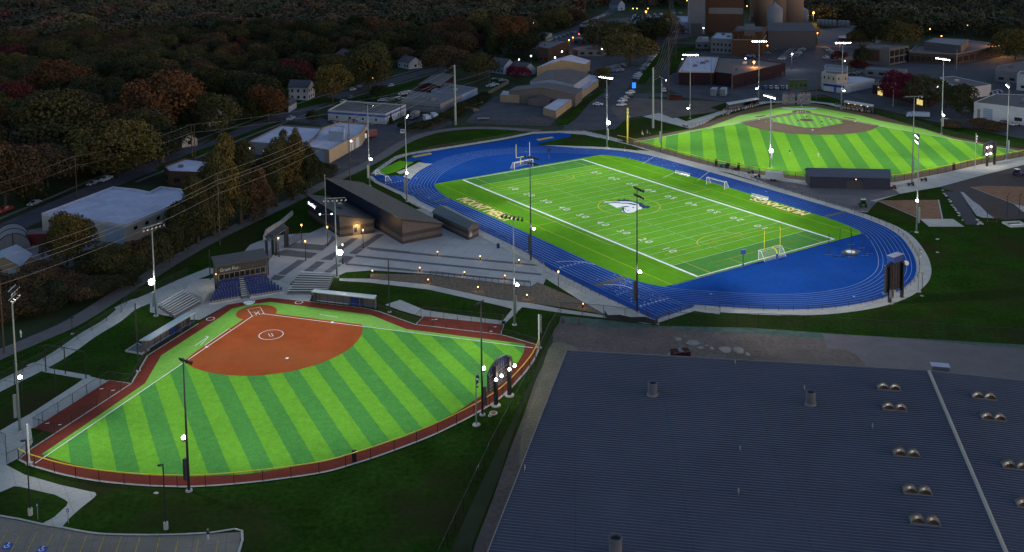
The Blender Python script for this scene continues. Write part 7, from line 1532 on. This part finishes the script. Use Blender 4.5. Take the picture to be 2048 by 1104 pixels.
t = thing('flatbed_trailer', 'pale flatbed trailer standing in the truck yard', 'trailer', at(967, 240), .1); MB().box(-2.6, 2.6, -1.1, 1.1, .7, .95).build('deck', 'greyblock', t); MB().box(2.6, 3.4, -.1, .1, .6, .75).build('drawbar', 'black', t)
for x in (-1, 0):
    for s in (-1, 1): MB().cyl((x, s*.9, .35), (x, s*1.15, .35), .35, .35, 10).build('wheel', 'tyre', t)
# ================================================================== PEOPLE
def person_mesh(pose):
    V, E, R = [], [], []
    def P(x, y, z, r, par=None):
        V.append((x, y, z)); R.append(r)
        if par is not None: E.append((par, len(V)-1))
        return len(V)-1
    c = 1 if pose == 'crouch' else 0; sit = pose == 'sit'
    hz = .5 if sit else .78 if c else .95
    pel = P(0, 0, hz, .15); ch = P(.12*c, 0, hz+.38, .17, pel); nk = P(.2*c+.02, 0, hz+.56, .07, ch); P(.24*c+.03, 0, hz+.72, .115, nk)
    hd = P(.25*c+.03, 0, hz+.80, .10, len(V)-1)
    for s in (-1, 1):
        sp = .22 if pose == 'wide' or c else .11
        hip = P(0, s*.1, hz-.05, .11, pel)
        if sit: kn = P(.42, s*.13, .5, .085, hip); an = P(.45, s*.13, .08, .05, kn); P(.6, s*.13, .05, .045, an)
        else: kn = P(.16*c+.03, s*sp, .48, .08, hip); an = P(-.05*c, s*sp*1.1, .08, .05, kn); P(.14, s*sp*1.1, .05, .045, an)
        sh = P(.12*c, s*.2, hz+.46, .075, ch)
        if pose == 'bat': el = P(.2, s*.25, hz+.35, .05, sh); ha = P(.15, .25, hz+.6, .045, el)
        elif c or sit: el = P(.2+.1*c, s*.24, hz+.22, .05, sh); P(.38+.05*c, s*.12, hz+.12, .042, el)
        else: el = P(.03, s*.28, hz+.2, .05, sh); P(.12, s*.29, hz-.06, .04, el)
    me = bpy.data.meshes.new('body'); me.from_pydata(V, E, []); o = bpy.data.objects.new('body', me); link(o)
    md = o.modifiers.new('s', 'SKIN'); 
    for i, sv in enumerate(me.skin_vertices[0].data): sv.radius = (R[i], R[i]); sv.use_root = (i == 0)
    o.modifiers.new('u', 'SUBSURF').levels = 1
    bpy.context.view_layer.update(); dg = bpy.context.evaluated_depsgraph_get(); out = bpy.data.meshes.new_from_object(o.evaluated_get(dg)); bpy.data.objects.remove(o)
    out.materials.clear(); out.materials.append(PM[pose == 'sit']); out.name = 'body'; out.polygons.foreach_set('use_smooth', [True]*len(out.polygons)); return out
def cloth_mat(name, zs):
    m = bpy.data.materials.new(name); m.use_nodes = True; n = m.node_tree; N = n.nodes; L = n.links
    tc = N.new('ShaderNodeTexCoord'); sx = N.new('ShaderNodeSeparateXYZ'); L.new(tc.outputs['Object'], sx.inputs[0]); prev = None
    cols = [(.02, .02, .02), (.5, .5, .48), None, (.42, .25, .18), (.02, .03, .1)]
    cur = N.new('ShaderNodeRGB'); cur.outputs[0].default_value = (*cols[0], 1); out = cur.outputs[0]
    for z, c in zip(zs, cols[1:]):
        g = N.new('ShaderNodeMath'); g.operation = 'GREATER_THAN'; L.new(sx.outputs['Z'], g.inputs[0]); g.inputs[1].default_value = z
        mx = N.new('ShaderNodeMix'); mx.data_type = 'RGBA'; L.new(g.outputs[0], mx.inputs[0]); L.new(out, mx.inputs[6])
        if c: mx.inputs[7].default_value = (*c, 1)
        else: L.new(N.new('ShaderNodeObjectInfo').outputs['Color'], mx.inputs[7])
        out = mx.outputs[2]
    L.new(out, bsdf(m).inputs['Base Color']); return m
PM = {False: cloth_mat('uniform', (.09, .93, 1.50, 1.72)), True: cloth_mat('seated_clothes', (.09, .42, 1.05, 1.27))}
PMESH = {}
def person(label, loc, yaw, pose='stand', col=(.03, .04, .1), group=None, z=0.15, name='person'):
    if pose not in PMESH: PMESH[pose] = person_mesh(pose)
    o = bpy.data.objects.new(name, PMESH[pose]); link(o); o.location = (loc[0], loc[1], z); o.rotation_euler = (0, 0, yaw); o.color = (*col, 1)
    tag(o, label, 'person', group); return o
D_, Wt, Gy = (.02, .025, .05), (.5, .5, .5), (.15, .15, .16)
toh = lambda p: math.atan2(BB.y-p[1], BB.x-p[0])
for px, py, pose, lab, c in ((1613.5, 240, 'wide', 'person in dark jersey and pale trousers pitching on the mound', D_), (1531, 246.5, 'crouch', 'fielder in dark jersey standing near third base', D_), (1596, 248, 'crouch', 'person in dark jersey on the infield grass left of the mound', D_), (1643.5, 250, 'wide', 'person in dark clothes behind the right side of the mound', (.01, .01, .01)), (1661, 245, 'wide', 'fielder in dark jersey near first base', D_), (1579.5, 310, 'stand', 'outfielder in pale trousers left of the storage shed roof', D_), (1636.5, 316, 'wide', 'outfielder in pale trousers above the storage shed roof', Wt), (1602.5, 221.5, 'bat', 'person batting in dark jersey at home plate', (.25, .04, .03)), (1603.5, 217.5, 'crouch', 'catcher crouching behind the batter', (.2, .03, .03)), (1603, 214, 'stand', 'umpire in dark clothes standing behind the catcher', (.02, .02, .02))):
    p = at(px, py); person(lab, p, toh(p) if py > 226 else toh(p)+PI, pose, c, z=.2)
person('person in dark clothes walking on the far edge of the blue track', at(1249, 304), 1, 'stand', (.01, .01, .01))
person('person in a pale top walking on the trail at the left edge', at(42, 677), FB.a+2, 'stand', (.6, .6, .7))
person('small dark figure standing on the parking lot at the bottom left', at(416, 1083), 1, 'stand', (.02, .02, .02))
rp = random.Random(5)
for i in range(20):
    u_ = rp.random(); p = lerp(at(1456, 226), at(1520, 213), u_); p = Vector((p.x+rp.uniform(-.8, .8), p.y+rp.uniform(-.5, 1.5), 0))
    person('player waiting at the rail of the left baseball dugout', p, -1.2+rp.uniform(-1, 1), rp.choice(['stand', 'crouch', 'wide']), rp.choice([D_, D_, Gy]), 'players at the left dugout')
for i in range(9):
    p = at(1438+rp.uniform(0, 22), 232-rp.uniform(0, 6)); person('player gathered left of the left baseball dugout', p, rp.uniform(-3, 3), 'stand', rp.choice([D_, Gy]), 'players gathered left of the left dugout')
for i in range(22):
    u_ = rp.random(); p = lerp(at(1683, 218), at(1745, 227), u_); p = Vector((p.x+rp.uniform(-.6, .6), p.y+rp.uniform(-.3, 1.6), 0))
    person('player standing in front of the lit right baseball dugout', p, -1.8+rp.uniform(-1, 1), rp.choice(['stand', 'crouch', 'wide']), rp.choice([Gy, D_, (.1, .1, .05)]), 'players at the right dugout')
for i in range(7):
    p = at(1668+rp.uniform(0, 14), 214+rp.uniform(-1, 2)); person('player near the pole left of the lit dugout', p, rp.uniform(-3, 3), 'stand', D_, 'players left of the lit dugout')
for i in range(5):
    p = at(1284+rp.uniform(0, 14), 270+rp.uniform(-2, 2)); person('player in the bullpen by the thick steel pole', p, rp.uniform(-3, 3), rp.choice(['stand', 'sit']), rp.choice([D_, Wt]), 'players in the left field bullpen')
for i in range(6):
    p = at(1370+rp.uniform(-8, 6), 256+rp.uniform(-1, 1)); person('player sitting by the end of the left foul fence', p, rp.uniform(-3, 3), 'sit', D_, 'players by the left foul fence')
sc_ = [(.3, .05, .04), (.35, .1, .02), D_, Gy, (.1, .1, .12), (.25, .25, .28), (.03, .05, .15)]
for st, (x0, x1) in (('left', (1567, 1588)), ('right', (1595, 1620))):
    for i in range(15 if st == 'left' else 26):
        r = rp.randrange(8); z = .6+3.0*r/7; p = lerp(at(0, 208, .6), at(0, 190, 3.6), (r+.4)/8); q = at(rp.uniform(x0, x1), 200, z); yy = lerp(at(1590, 208, .6), at(1590, 190, 3.6), (r+.35)/8); sc = yy.y/q.y
        person('spectator seated on the %s baseball bleachers' % st, Vector((q.x*sc, yy.y, 0)), -PI/2-.3, 'sit', rp.choice(sc_), 'spectators on the %s baseball bleachers' % st, z=z)
for i in range(6):
    p = at(1545+rp.uniform(0, 16), 208-rp.uniform(0, 6)); person('spectator in orange or dark clothes left of the baseball bleachers', p, rp.uniform(-3, 3), rp.choice(['sit', 'stand']), rp.choice([(.45, .12, .02), D_, Gy]), 'spectators left of the bleachers')
# ================================================================== TREES
def crown_mesh(seed, nf, kind='round', leaf=.75, name='crown'):
    g = np.random.default_rng(seed); 
    if kind == 'conifer': n = nf; u = g.random(n)**.8; z = u; rad_ = (1-u)*.5*(.75+.35*g.random(n)); a = g.random(n)*2*PI; c = np.stack([rad_*np.cos(a), rad_*np.sin(a), z*1.0], 1)*np.array([1, 1, 1.0]); nrm = np.stack([np.cos(a), np.sin(a), .4+0*a], 1)
    else:
        K = 15 if kind == 'round' else 11; 
        cs = g.normal(size=(K, 3)); cs /= np.linalg.norm(cs, axis=1)[:, None]; cs *= (.30+.30*g.random(K))[:, None]; cs[:, 2] *= .75; cs[0] = 0
        rs = .25+.20*g.random(K); rs[0] = .50
        if kind == 'tall': cs[:, :2] *= .55; cs[:, 2] *= 1.7; rs *= .72
        w = rs**2; idx = g.choice(K, nf, p=w/w.sum()); d = g.normal(size=(nf, 3)); d /= np.linalg.norm(d, axis=1)[:, None]; d[:, 2] = np.where(d[:, 2] < -.5, -d[:, 2], d[:, 2])
        rr_ = rs[idx]*(.70+.42*g.random(nf)); c = cs[idx]+d*rr_[:, None]; nrm = d
        keep = np.ones(nf, bool)
        for k in range(K): keep &= ~((np.linalg.norm(c-cs[k], axis=1) < rs[k]*.62))
        c = c[keep]; nrm = nrm[keep]; c[:, 2] = c[:, 2]*.9+.5
        if kind == 'tall': c[:, 2] = (c[:, 2]-.5)+.75
    n = len(c); nrm = nrm+g.normal(size=(n, 3))*.55; nrm /= np.linalg.norm(nrm, axis=1)[:, None]
    t1_ = np.cross(nrm, g.normal(size=(n, 3))); t1_ /= np.linalg.norm(t1_, axis=1)[:, None]; t2_ = np.cross(nrm, t1_)
    s = (leaf*(.6+.8*g.random(n)))[:, None]
    q = np.stack([c-t1_*s*.5-t2_*s*.3, c+t1_*s*.5-t2_*s*.4, c+t1_*s*.35+t2_*s*.5, c-t1_*s*.45+t2_*s*.4], 1)+g.normal(size=(n, 4, 3))*leaf*.08
    return q.reshape(-1, 3)
def quads_to_mesh(v, name):
    n = len(v)//4; me = bpy.data.meshes.new(name); me.vertices.add(len(v)); me.vertices.foreach_set('co', v.astype(np.float32).ravel()); me.loops.add(4*n); me.loops.foreach_set('vertex_index', np.arange(4*n, dtype=np.int32)); me.polygons.add(n); me.polygons.foreach_set('loop_start', np.arange(0, 4*n, 4, dtype=np.int32)); me.update(); me.validate(); return me
CM = {}
for k in range(5): CM['round', k] = quads_to_mesh(crown_mesh(10+k, 11000, 'round', .040), 'crown')
for k in range(3): CM['tall', k] = quads_to_mesh(crown_mesh(30+k, 8000, 'tall', .034), 'crown')
CM['conifer', 0] = quads_to_mesh(crown_mesh(50, 6000, 'conifer', .042), 'crown')
def bare_mesh(seed):
    g = random.Random(seed); m = MB()
    def br(p, d, l, r, lv):
        q = p+d*l; m.cyl(p, q, r, r*.6, 4)
        if lv: 
            for _ in range(4): e = (d+Vector((g.uniform(-1, 1), g.uniform(-1, 1), g.uniform(-.1, .7)))*.65).normalized(); br(q, e, l*.68, r*.55, lv-1)
    br(Vector((0, 0, .1)), Vector((0, 0, 1)), .3, .02, 4); me = bpy.data.meshes.new('crown'); me.from_pydata(m.v, [], m.f); return me
CM['bare', 0] = bare_mesh(3)
for me in CM.values(): me.materials.append(MT['leaf'])
CM['bare', 0].materials.clear(); CM['bare', 0].materials.append(MT['bark'])
m = MB(); m.cyl((0, 0, 0), (0, 0, .45), .032, .02, 7)
for a in (0, 2.1, 4.2): m.cyl((0, 0, .3), (.17*math.cos(a), .17*math.sin(a), .55), .016, .007, 5)
o = m.build('trunk', 'bark'); TRK = o.data; bpy.data.objects.remove(o)
OL, DG, YG, OR, BR, RDT, CR = (.038, .038, .017), (.022, .026, .012), (.064, .053, .018), (.066, .034, .017), (.052, .036, .021), (.048, .015, .015), (.075, .009, .02)
cn2 = {OL: 'olive green', DG: 'dark green', YG: 'yellow-green', OR: 'orange', BR: 'brown', RDT: 'dull red', CR: 'crimson'}
tn = [0]
def tree(loc, w, h, col, label, kind='round', group=None, name='tree'):
    k = tn[0]; tn[0] += 1; var = {'round': 5, 'tall': 3, 'conifer': 1, 'bare': 1}[kind]
    t = thing(name, label, 'tree', (loc[0], loc[1], 0), (k*2.4) % 6.28, group)
    o = bpy.data.objects.new('crown', CM[kind, k % var]); link(o); o.parent = t
    zs = h*.80 if kind in ('round',) else h/1.55 if kind == 'tall' else h*.93
    o.scale = (w*.92, w*.92, zs) if kind != 'tall' else (w*1.15, w*1.15, zs); o.location = (0, 0, h*.16 if kind == 'round' else h*.02 if kind == 'tall' else h*.07 if kind == 'conifer' else 0)
    j = random.Random(k); f = j.uniform(.82, 1.18); o.color = (col[0]*f, col[1]*f, col[2]*f, 1)
    o2 = bpy.data.objects.new('trunk', TRK); link(o2); o2.parent = t; o2.scale = (h*.8, h*.8, h)
    return t
def ptree(bx, by, wpx, hpx, col, label, kind='round'):
    """tree traced from the photo: ground point, crown width and total height in photo pixels"""
    b = at(bx, by); s = math.sqrt(b.x**2+b.y**2+CH**2)/CF; h = max(3, hgt(bx, by, by-hpx)*.98); return tree(b, max(2.5, wpx*s), h, col, label, kind)
big = [(337, 262, 105, 115, OR, 'large rust-orange tree in the residential wood left of the white house'), (115, 205, 90, 92, OR, 'rust-orange tree above the dark red tree at the upper left'), (25, 242, 70, 85, RDT, 'dark red tree at the far left'), (12, 420, 110, 140, BR, 'big brown-orange tree beside the red pickup at the left edge'), (110, 320, 120, 125, OL, 'huge olive tree left of the grey cottages'), (238, 355, 115, 110, YG, 'yellow-brown tree over the street beyond the warehouse'), (165, 345, 70, 70, DG, 'dark tree behind the wooden street pole'), (10, 270, 60, 80, YG, 'yellow-tipped tree at the left edge'),
       (537, 243, 56, 72, OR, 'orange-brown tree left of the white garage'), (665, 205, 60, 68, YG, 'rounded yellow-green tree right of the white two-storey house'), (738, 180, 70, 88, OL, 'large olive tree at the street junction'), (624, 245, 22, 26, DG, 'small dark tree at the kerb near the white pickup'), (465, 205, 50, 62, DG, 'dark tree left of the orange-brown street tree'), (430, 215, 60, 80, DG, 'dark pointed tree beyond the rust-orange tree'), (757, 197, 24, 24, DG, 'small dark tree on the verge by the cream office'), (735, 204, 18, 14, DG, 'tiny round tree on the verge by the cream office'),
       (955, 158, 58, 56, OL, 'round olive tree beside the pale blue metal building'), (895, 150, 60, 62, BR, 'brown-red tree behind the dark shop'), (985, 115, 44, 78, DG, 'dark conifer above the small white cottage', 'conifer'), (1018, 108, 50, 70, OR, 'orange-brown tree right of the dark conifer'), (1118, 56, 44, 40, YG, 'yellow tree lit from below beside the far street'), (1144, 50, 36, 34, OR, 'orange tree right of the lit yellow tree'), (1260, 130, 68, 66, YG, 'golden tree where the avenue starts'), (1215, 105, 90, 62, OL, 'broad olive tree behind the golden tree'), (1292, 92, 56, 56, DG, 'dark tree between the olive tree and the avenue wires'), (1208, 168, 26, 32, YG, 'small golden tree at the corner of the tan long wall'), (1126, 133, 46, 42, BR, 'bare brown tree behind the brown-roofed hall', 'bare'), (1035, 160, 34, 28, CR, 'small crimson tree between the two cottages'),
       (1794, 208, 56, 62, CR, 'round crimson tree in front of the dark brick building'), (1852, 218, 56, 60, OL, 'dark olive tree right of the crimson tree'), (1922, 234, 46, 64, DG, 'round dark tree in front of the wide pale warehouse'), (1720, 92, 36, 36, YG, 'brown-yellow tree by the low red building'), (1748, 92, 60, 58, DG, 'dark tree above the glass-walled school block'), (1786, 94, 60, 50, YG, 'yellowish tree behind the glass-walled school block'), (1800, 66, 50, 34, OL, 'tree beyond the white vehicles at the upper right'), (2030, 120, 60, 60, YG, 'yellow-brown tree at the right edge behind the school wing'), (1718, 142, 26, 26, RDT, 'small dark red shrub-like tree left of the school block'), (1675, 122, 22, 20, RDT, 'reddish shrub at the car park corner'), (1720, 130, 20, 36, DG, 'thin dark tree left of the glass-walled school block'), (1545, 88, 22, 26, DG, 'dark tree at the left end of the storage hall'), (1495, 195, 1, 1, DG, None)]
for b in big:
    if b[5]: ptree(*b)
row = [(135, 532, 52, 104, YG), (112, 524, 34, 70, BR), (156, 520, 40, 84, OL), (206, 552, 46, 64, YG), (232, 560, 52, 62, OL), (180, 560, 60, 54, DG), (262, 556, 56, 56, DG), (296, 540, 52, 72, OL), (340, 524, 46, 74, DG), (278, 548, 44, 60, BR), (368, 502, 52, 106, DG), (396, 488, 50, 140, OL), (378, 470, 50, 80, DG), (427, 470, 60, 190, OL), (452, 458, 50, 190, YG), (482, 448, 56, 170, OL), (508, 440, 46, 118, BR), (530, 425, 46, 118, DG), (553, 413, 40, 140, OL), (585, 400, 50, 145, YG), (604, 388, 44, 100, DG), (622, 376, 42, 74, DG), (571, 372, 28, 124, OL), (594, 370, 22, 112, YG), (560, 390, 46, 84, DG), (500, 425, 56, 96, DG), (460, 440, 56, 86, DG), (650, 358, 36, 32, DG), (88, 570, 60, 44, BR), (50, 600, 70, 48, BR), (110, 604, 60, 40, DG), (20, 640, 80, 50, BR), (70, 630, 60, 38, DG), (160, 602, 56, 38, BR), (205, 592, 50, 36, DG), (0, 604, 60, 46, DG), (250, 576, 36, 30, DG), (130, 586, 54, 40, BR), (325, 512, 40, 46, OL), (415, 458, 50, 130, YG), (438, 462, 44, 120, DG), (520, 436, 40, 90, BR)]
wd = ['by the blue-roofed outbuilding', 'in front of the big warehouse', 'between the warehouse and the trail', 'in the tall row beside the trail', 'at the right end of the tall row beside the trail']
seen = {}
for bx, by, w_, h_, c in row:
    z = 0 if bx < 115 else 1 if bx < 270 else 2 if bx < 370 else 3 if bx < 560 else 4
    lab = '%s tree %s' % ('tall '+cn2[c] if h_ > 95 else 'bushy '+cn2[c], wd[z])
    ptree(bx, by, w_, h_, c, lab, 'tall' if h_ > 105 else 'round')['group'] = 'trees of the strip along the trail'
# the far residential wood: nearest 230 as trees, the remainder as one mass
def inside(p, poly):
    x, y = p; r = False; j = len(poly)-1
    for i in range(len(poly)):
        if (poly[i][1] > y) != (poly[j][1] > y) and x < (poly[j][0]-poly[i][0])*(y-poly[i][1])/(poly[j][1]-poly[i][1])+poly[i][0]: r = not r
        j = i
    return r
regs = [[(-300, 430), (-60, 440), (60, 400), (150, 380), (230, 350), (380, 296), (470, 255), (545, 225), (575, 190), (640, 190), (720, 168), (800, 148), (870, 132), (960, 104), (1060, 80), (1130, 55), (1150, 30), (1230, 5), (1230, -35), (-300, -35)],
        [(1230, 5), (1260, 16), (1376, 16), (1376, -35), (1230, -35)], [(1490, 20), (1520, 28), (1520, -35), (1490, -35)], [(1640, 46), (1760, 50), (1800, 66), (1840, 72), (1900, 70), (2030, 84), (2060, 110), (2300, 130), (2300, -35), (1610, -35), (1612, 30)], [(1290, 110), (1320, 100), (1345, 66), (1325, 60), (1290, 84)], [(1020, 100), (1060, 92), (1072, 120), (1050, 132), (1010, 124)]]
avoid = [at(*p[0]) for p in hs]
pts = []; g = random.Random(77)
for poly in regs:
    wp = [tuple(at(a, b)[:2]) for a, b in poly]; x0, x1 = min(p[0] for p in wp), max(p[0] for p in wp); y0, y1 = min(p[1] for p in wp), min(1900, max(p[1] for p in wp)); n = 0; area = (x1-x0)*(y1-y0)
    for _ in range(int(area/60)):
        p = (g.uniform(x0, x1), g.uniform(y0, y1))
        if p[1] > 1500 or not inside(p, wp): continue
        pp = pix((p[0], p[1], 6)); 
        if pp[0] < -60 or pp[0] > 2110 or pp[1] < -25: continue
        s_ = 13.5 if p[1] < 500 else 15 if p[1] < 800 else 18
        if any((p[0]-q[0])**2+(p[1]-q[1])**2 < s_*s_ for q in pts): continue
        if any(abs(p[0]-a.x) < 9 and -16 < p[1]-a.y < 9 for a in avoid): continue
        if any(abs(pp[0]-b[0]) < b[2]*.35 and abs(pp[1]-b[1]) < 16 for b in big): continue
        pts.append(p)
pts.sort(key=lambda p: p[0]**2+p[1]**2)
cols = [DG, DG, DG, OL, OL, OL, OL, YG, BR, BR, OR, RDT]
clustered = {}
def colof(p):
    v = math.sin(p[0]*.021+1.3)+math.sin(p[1]*.017+p[0]*.009); q = g.random()
    if q < .06: return OR
    if q < .09: return RDT
    if q < .28: return BR
    if q < .42: return YG if v > 0 else OL
    return OL if v > .2 else DG
NEAR = 235
def wood_zone(px, py): return ('left' if px < 340 else 'middle' if px < 700 else 'right' if px < 1240 else 'far right')
for i, p in enumerate(pts[:NEAR]):
    c = colof(p); pp = pix((p[0], p[1], 0)); w_ = g.uniform(11, 18); z = wood_zone(*pp)
    con = g.random() < .06
    tree(p, w_ if not con else w_*.7, g.uniform(11, 17), DG if con else c, ('dark conifer' if con else cn2[c]+' tree')+' in the %s part of the residential wood, %s' % (z, 'near the street' if pp[1] > 220 else 'halfway back' if pp[1] > 110 else 'far back'), 'conifer' if con else 'round', 'trees of the residential wood')
V = []; C = []
base = [crown_mesh(90+k, 1100, 'round', .095) for k in range(6)]
for i, p in enumerate(pts[NEAR:]):
    b = base[i % 6]; a = g.uniform(0, 6.28); w_ = g.uniform(13, 22); h_ = g.uniform(12, 18); ca, sa = math.cos(a), math.sin(a)
    q = np.stack([(b[:, 0]*ca-b[:, 1]*sa)*w_+p[0], (b[:, 0]*sa+b[:, 1]*ca)*w_+p[1], b[:, 2]*h_*.85+h_*.12], 1); V.append(q); c = colof(p); f = g.uniform(.8, 1.2); C.append(np.tile(np.array([c[0]*f, c[1]*f, c[2]*f, 1]), (len(q), 1)))
if V:
    me = quads_to_mesh(np.concatenate(V), 'distant_woodland'); ca = me.color_attributes.new('leafcol', 'FLOAT_COLOR', 'POINT'); ca.data.foreach_set('color', np.concatenate(C).astype(np.float32).ravel())
    m_ = mt('woodland_leaves', (.06, .08, .02), var=.3, scale=.2, rough=.9); n = m_.node_tree; at_ = n.nodes.new('ShaderNodeAttribute'); at_.attribute_name = 'leafcol'
    vm = [x for x in n.nodes if x.type == 'VECT_MATH'][0]; n.links.new(at_.outputs['Color'], vm.inputs[0]); me.materials.append(m_)
    o = bpy.data.objects.new('distant_woodland', me); link(o); tag(o, 'distant mass of dark autumn treetops filling the top of the photo', 'woodland', kind='stuff')
print('trees', len(pts), 'near', NEAR)
for px, py, w_, lab in ((1900, 206+50, 30, 'low brown hedge beside the road right of the diamond'), (880, 254, 0, None), (805, 258, 16, 'small shrub by the corner of the cream office'), (782, 248, 12, 'narrow conifer at the corner of the cream office')):
    if lab: ptree(px, py, w_, w_*(1.9 if 'conifer' in lab else .5), DG if 'hedge' not in lab else BR, lab, 'conifer' if 'conifer' in lab else 'round').name = 'shrub'
for px, py, lab in ((1962, 258, 'left heap of cut branches beside the road at the right'), (1990, 262, 'big heap of cut branches beside the road at the right')):
    tree(at(px, py), 8, 4, BR, lab, 'round').name = 'brush_heap'
hp = P2([(826, 262), (850, 258), (880, 246), (905, 232), (925, 220), (960, 205), (975, 196)]); k = 0
for a, b in zip(hp, hp[1:]):
    for j in range(3):
        p = (a[0]+(b[0]-a[0])*j/3, a[1]+(b[1]-a[1])*j/3); tree(p, 4.5, 3.2, DG, 'dark shrub in the hedge between the trucks and the works road', 'round', 'hedge shrubs by the works road', 'shrub')
bpy.context.view_layer.update()
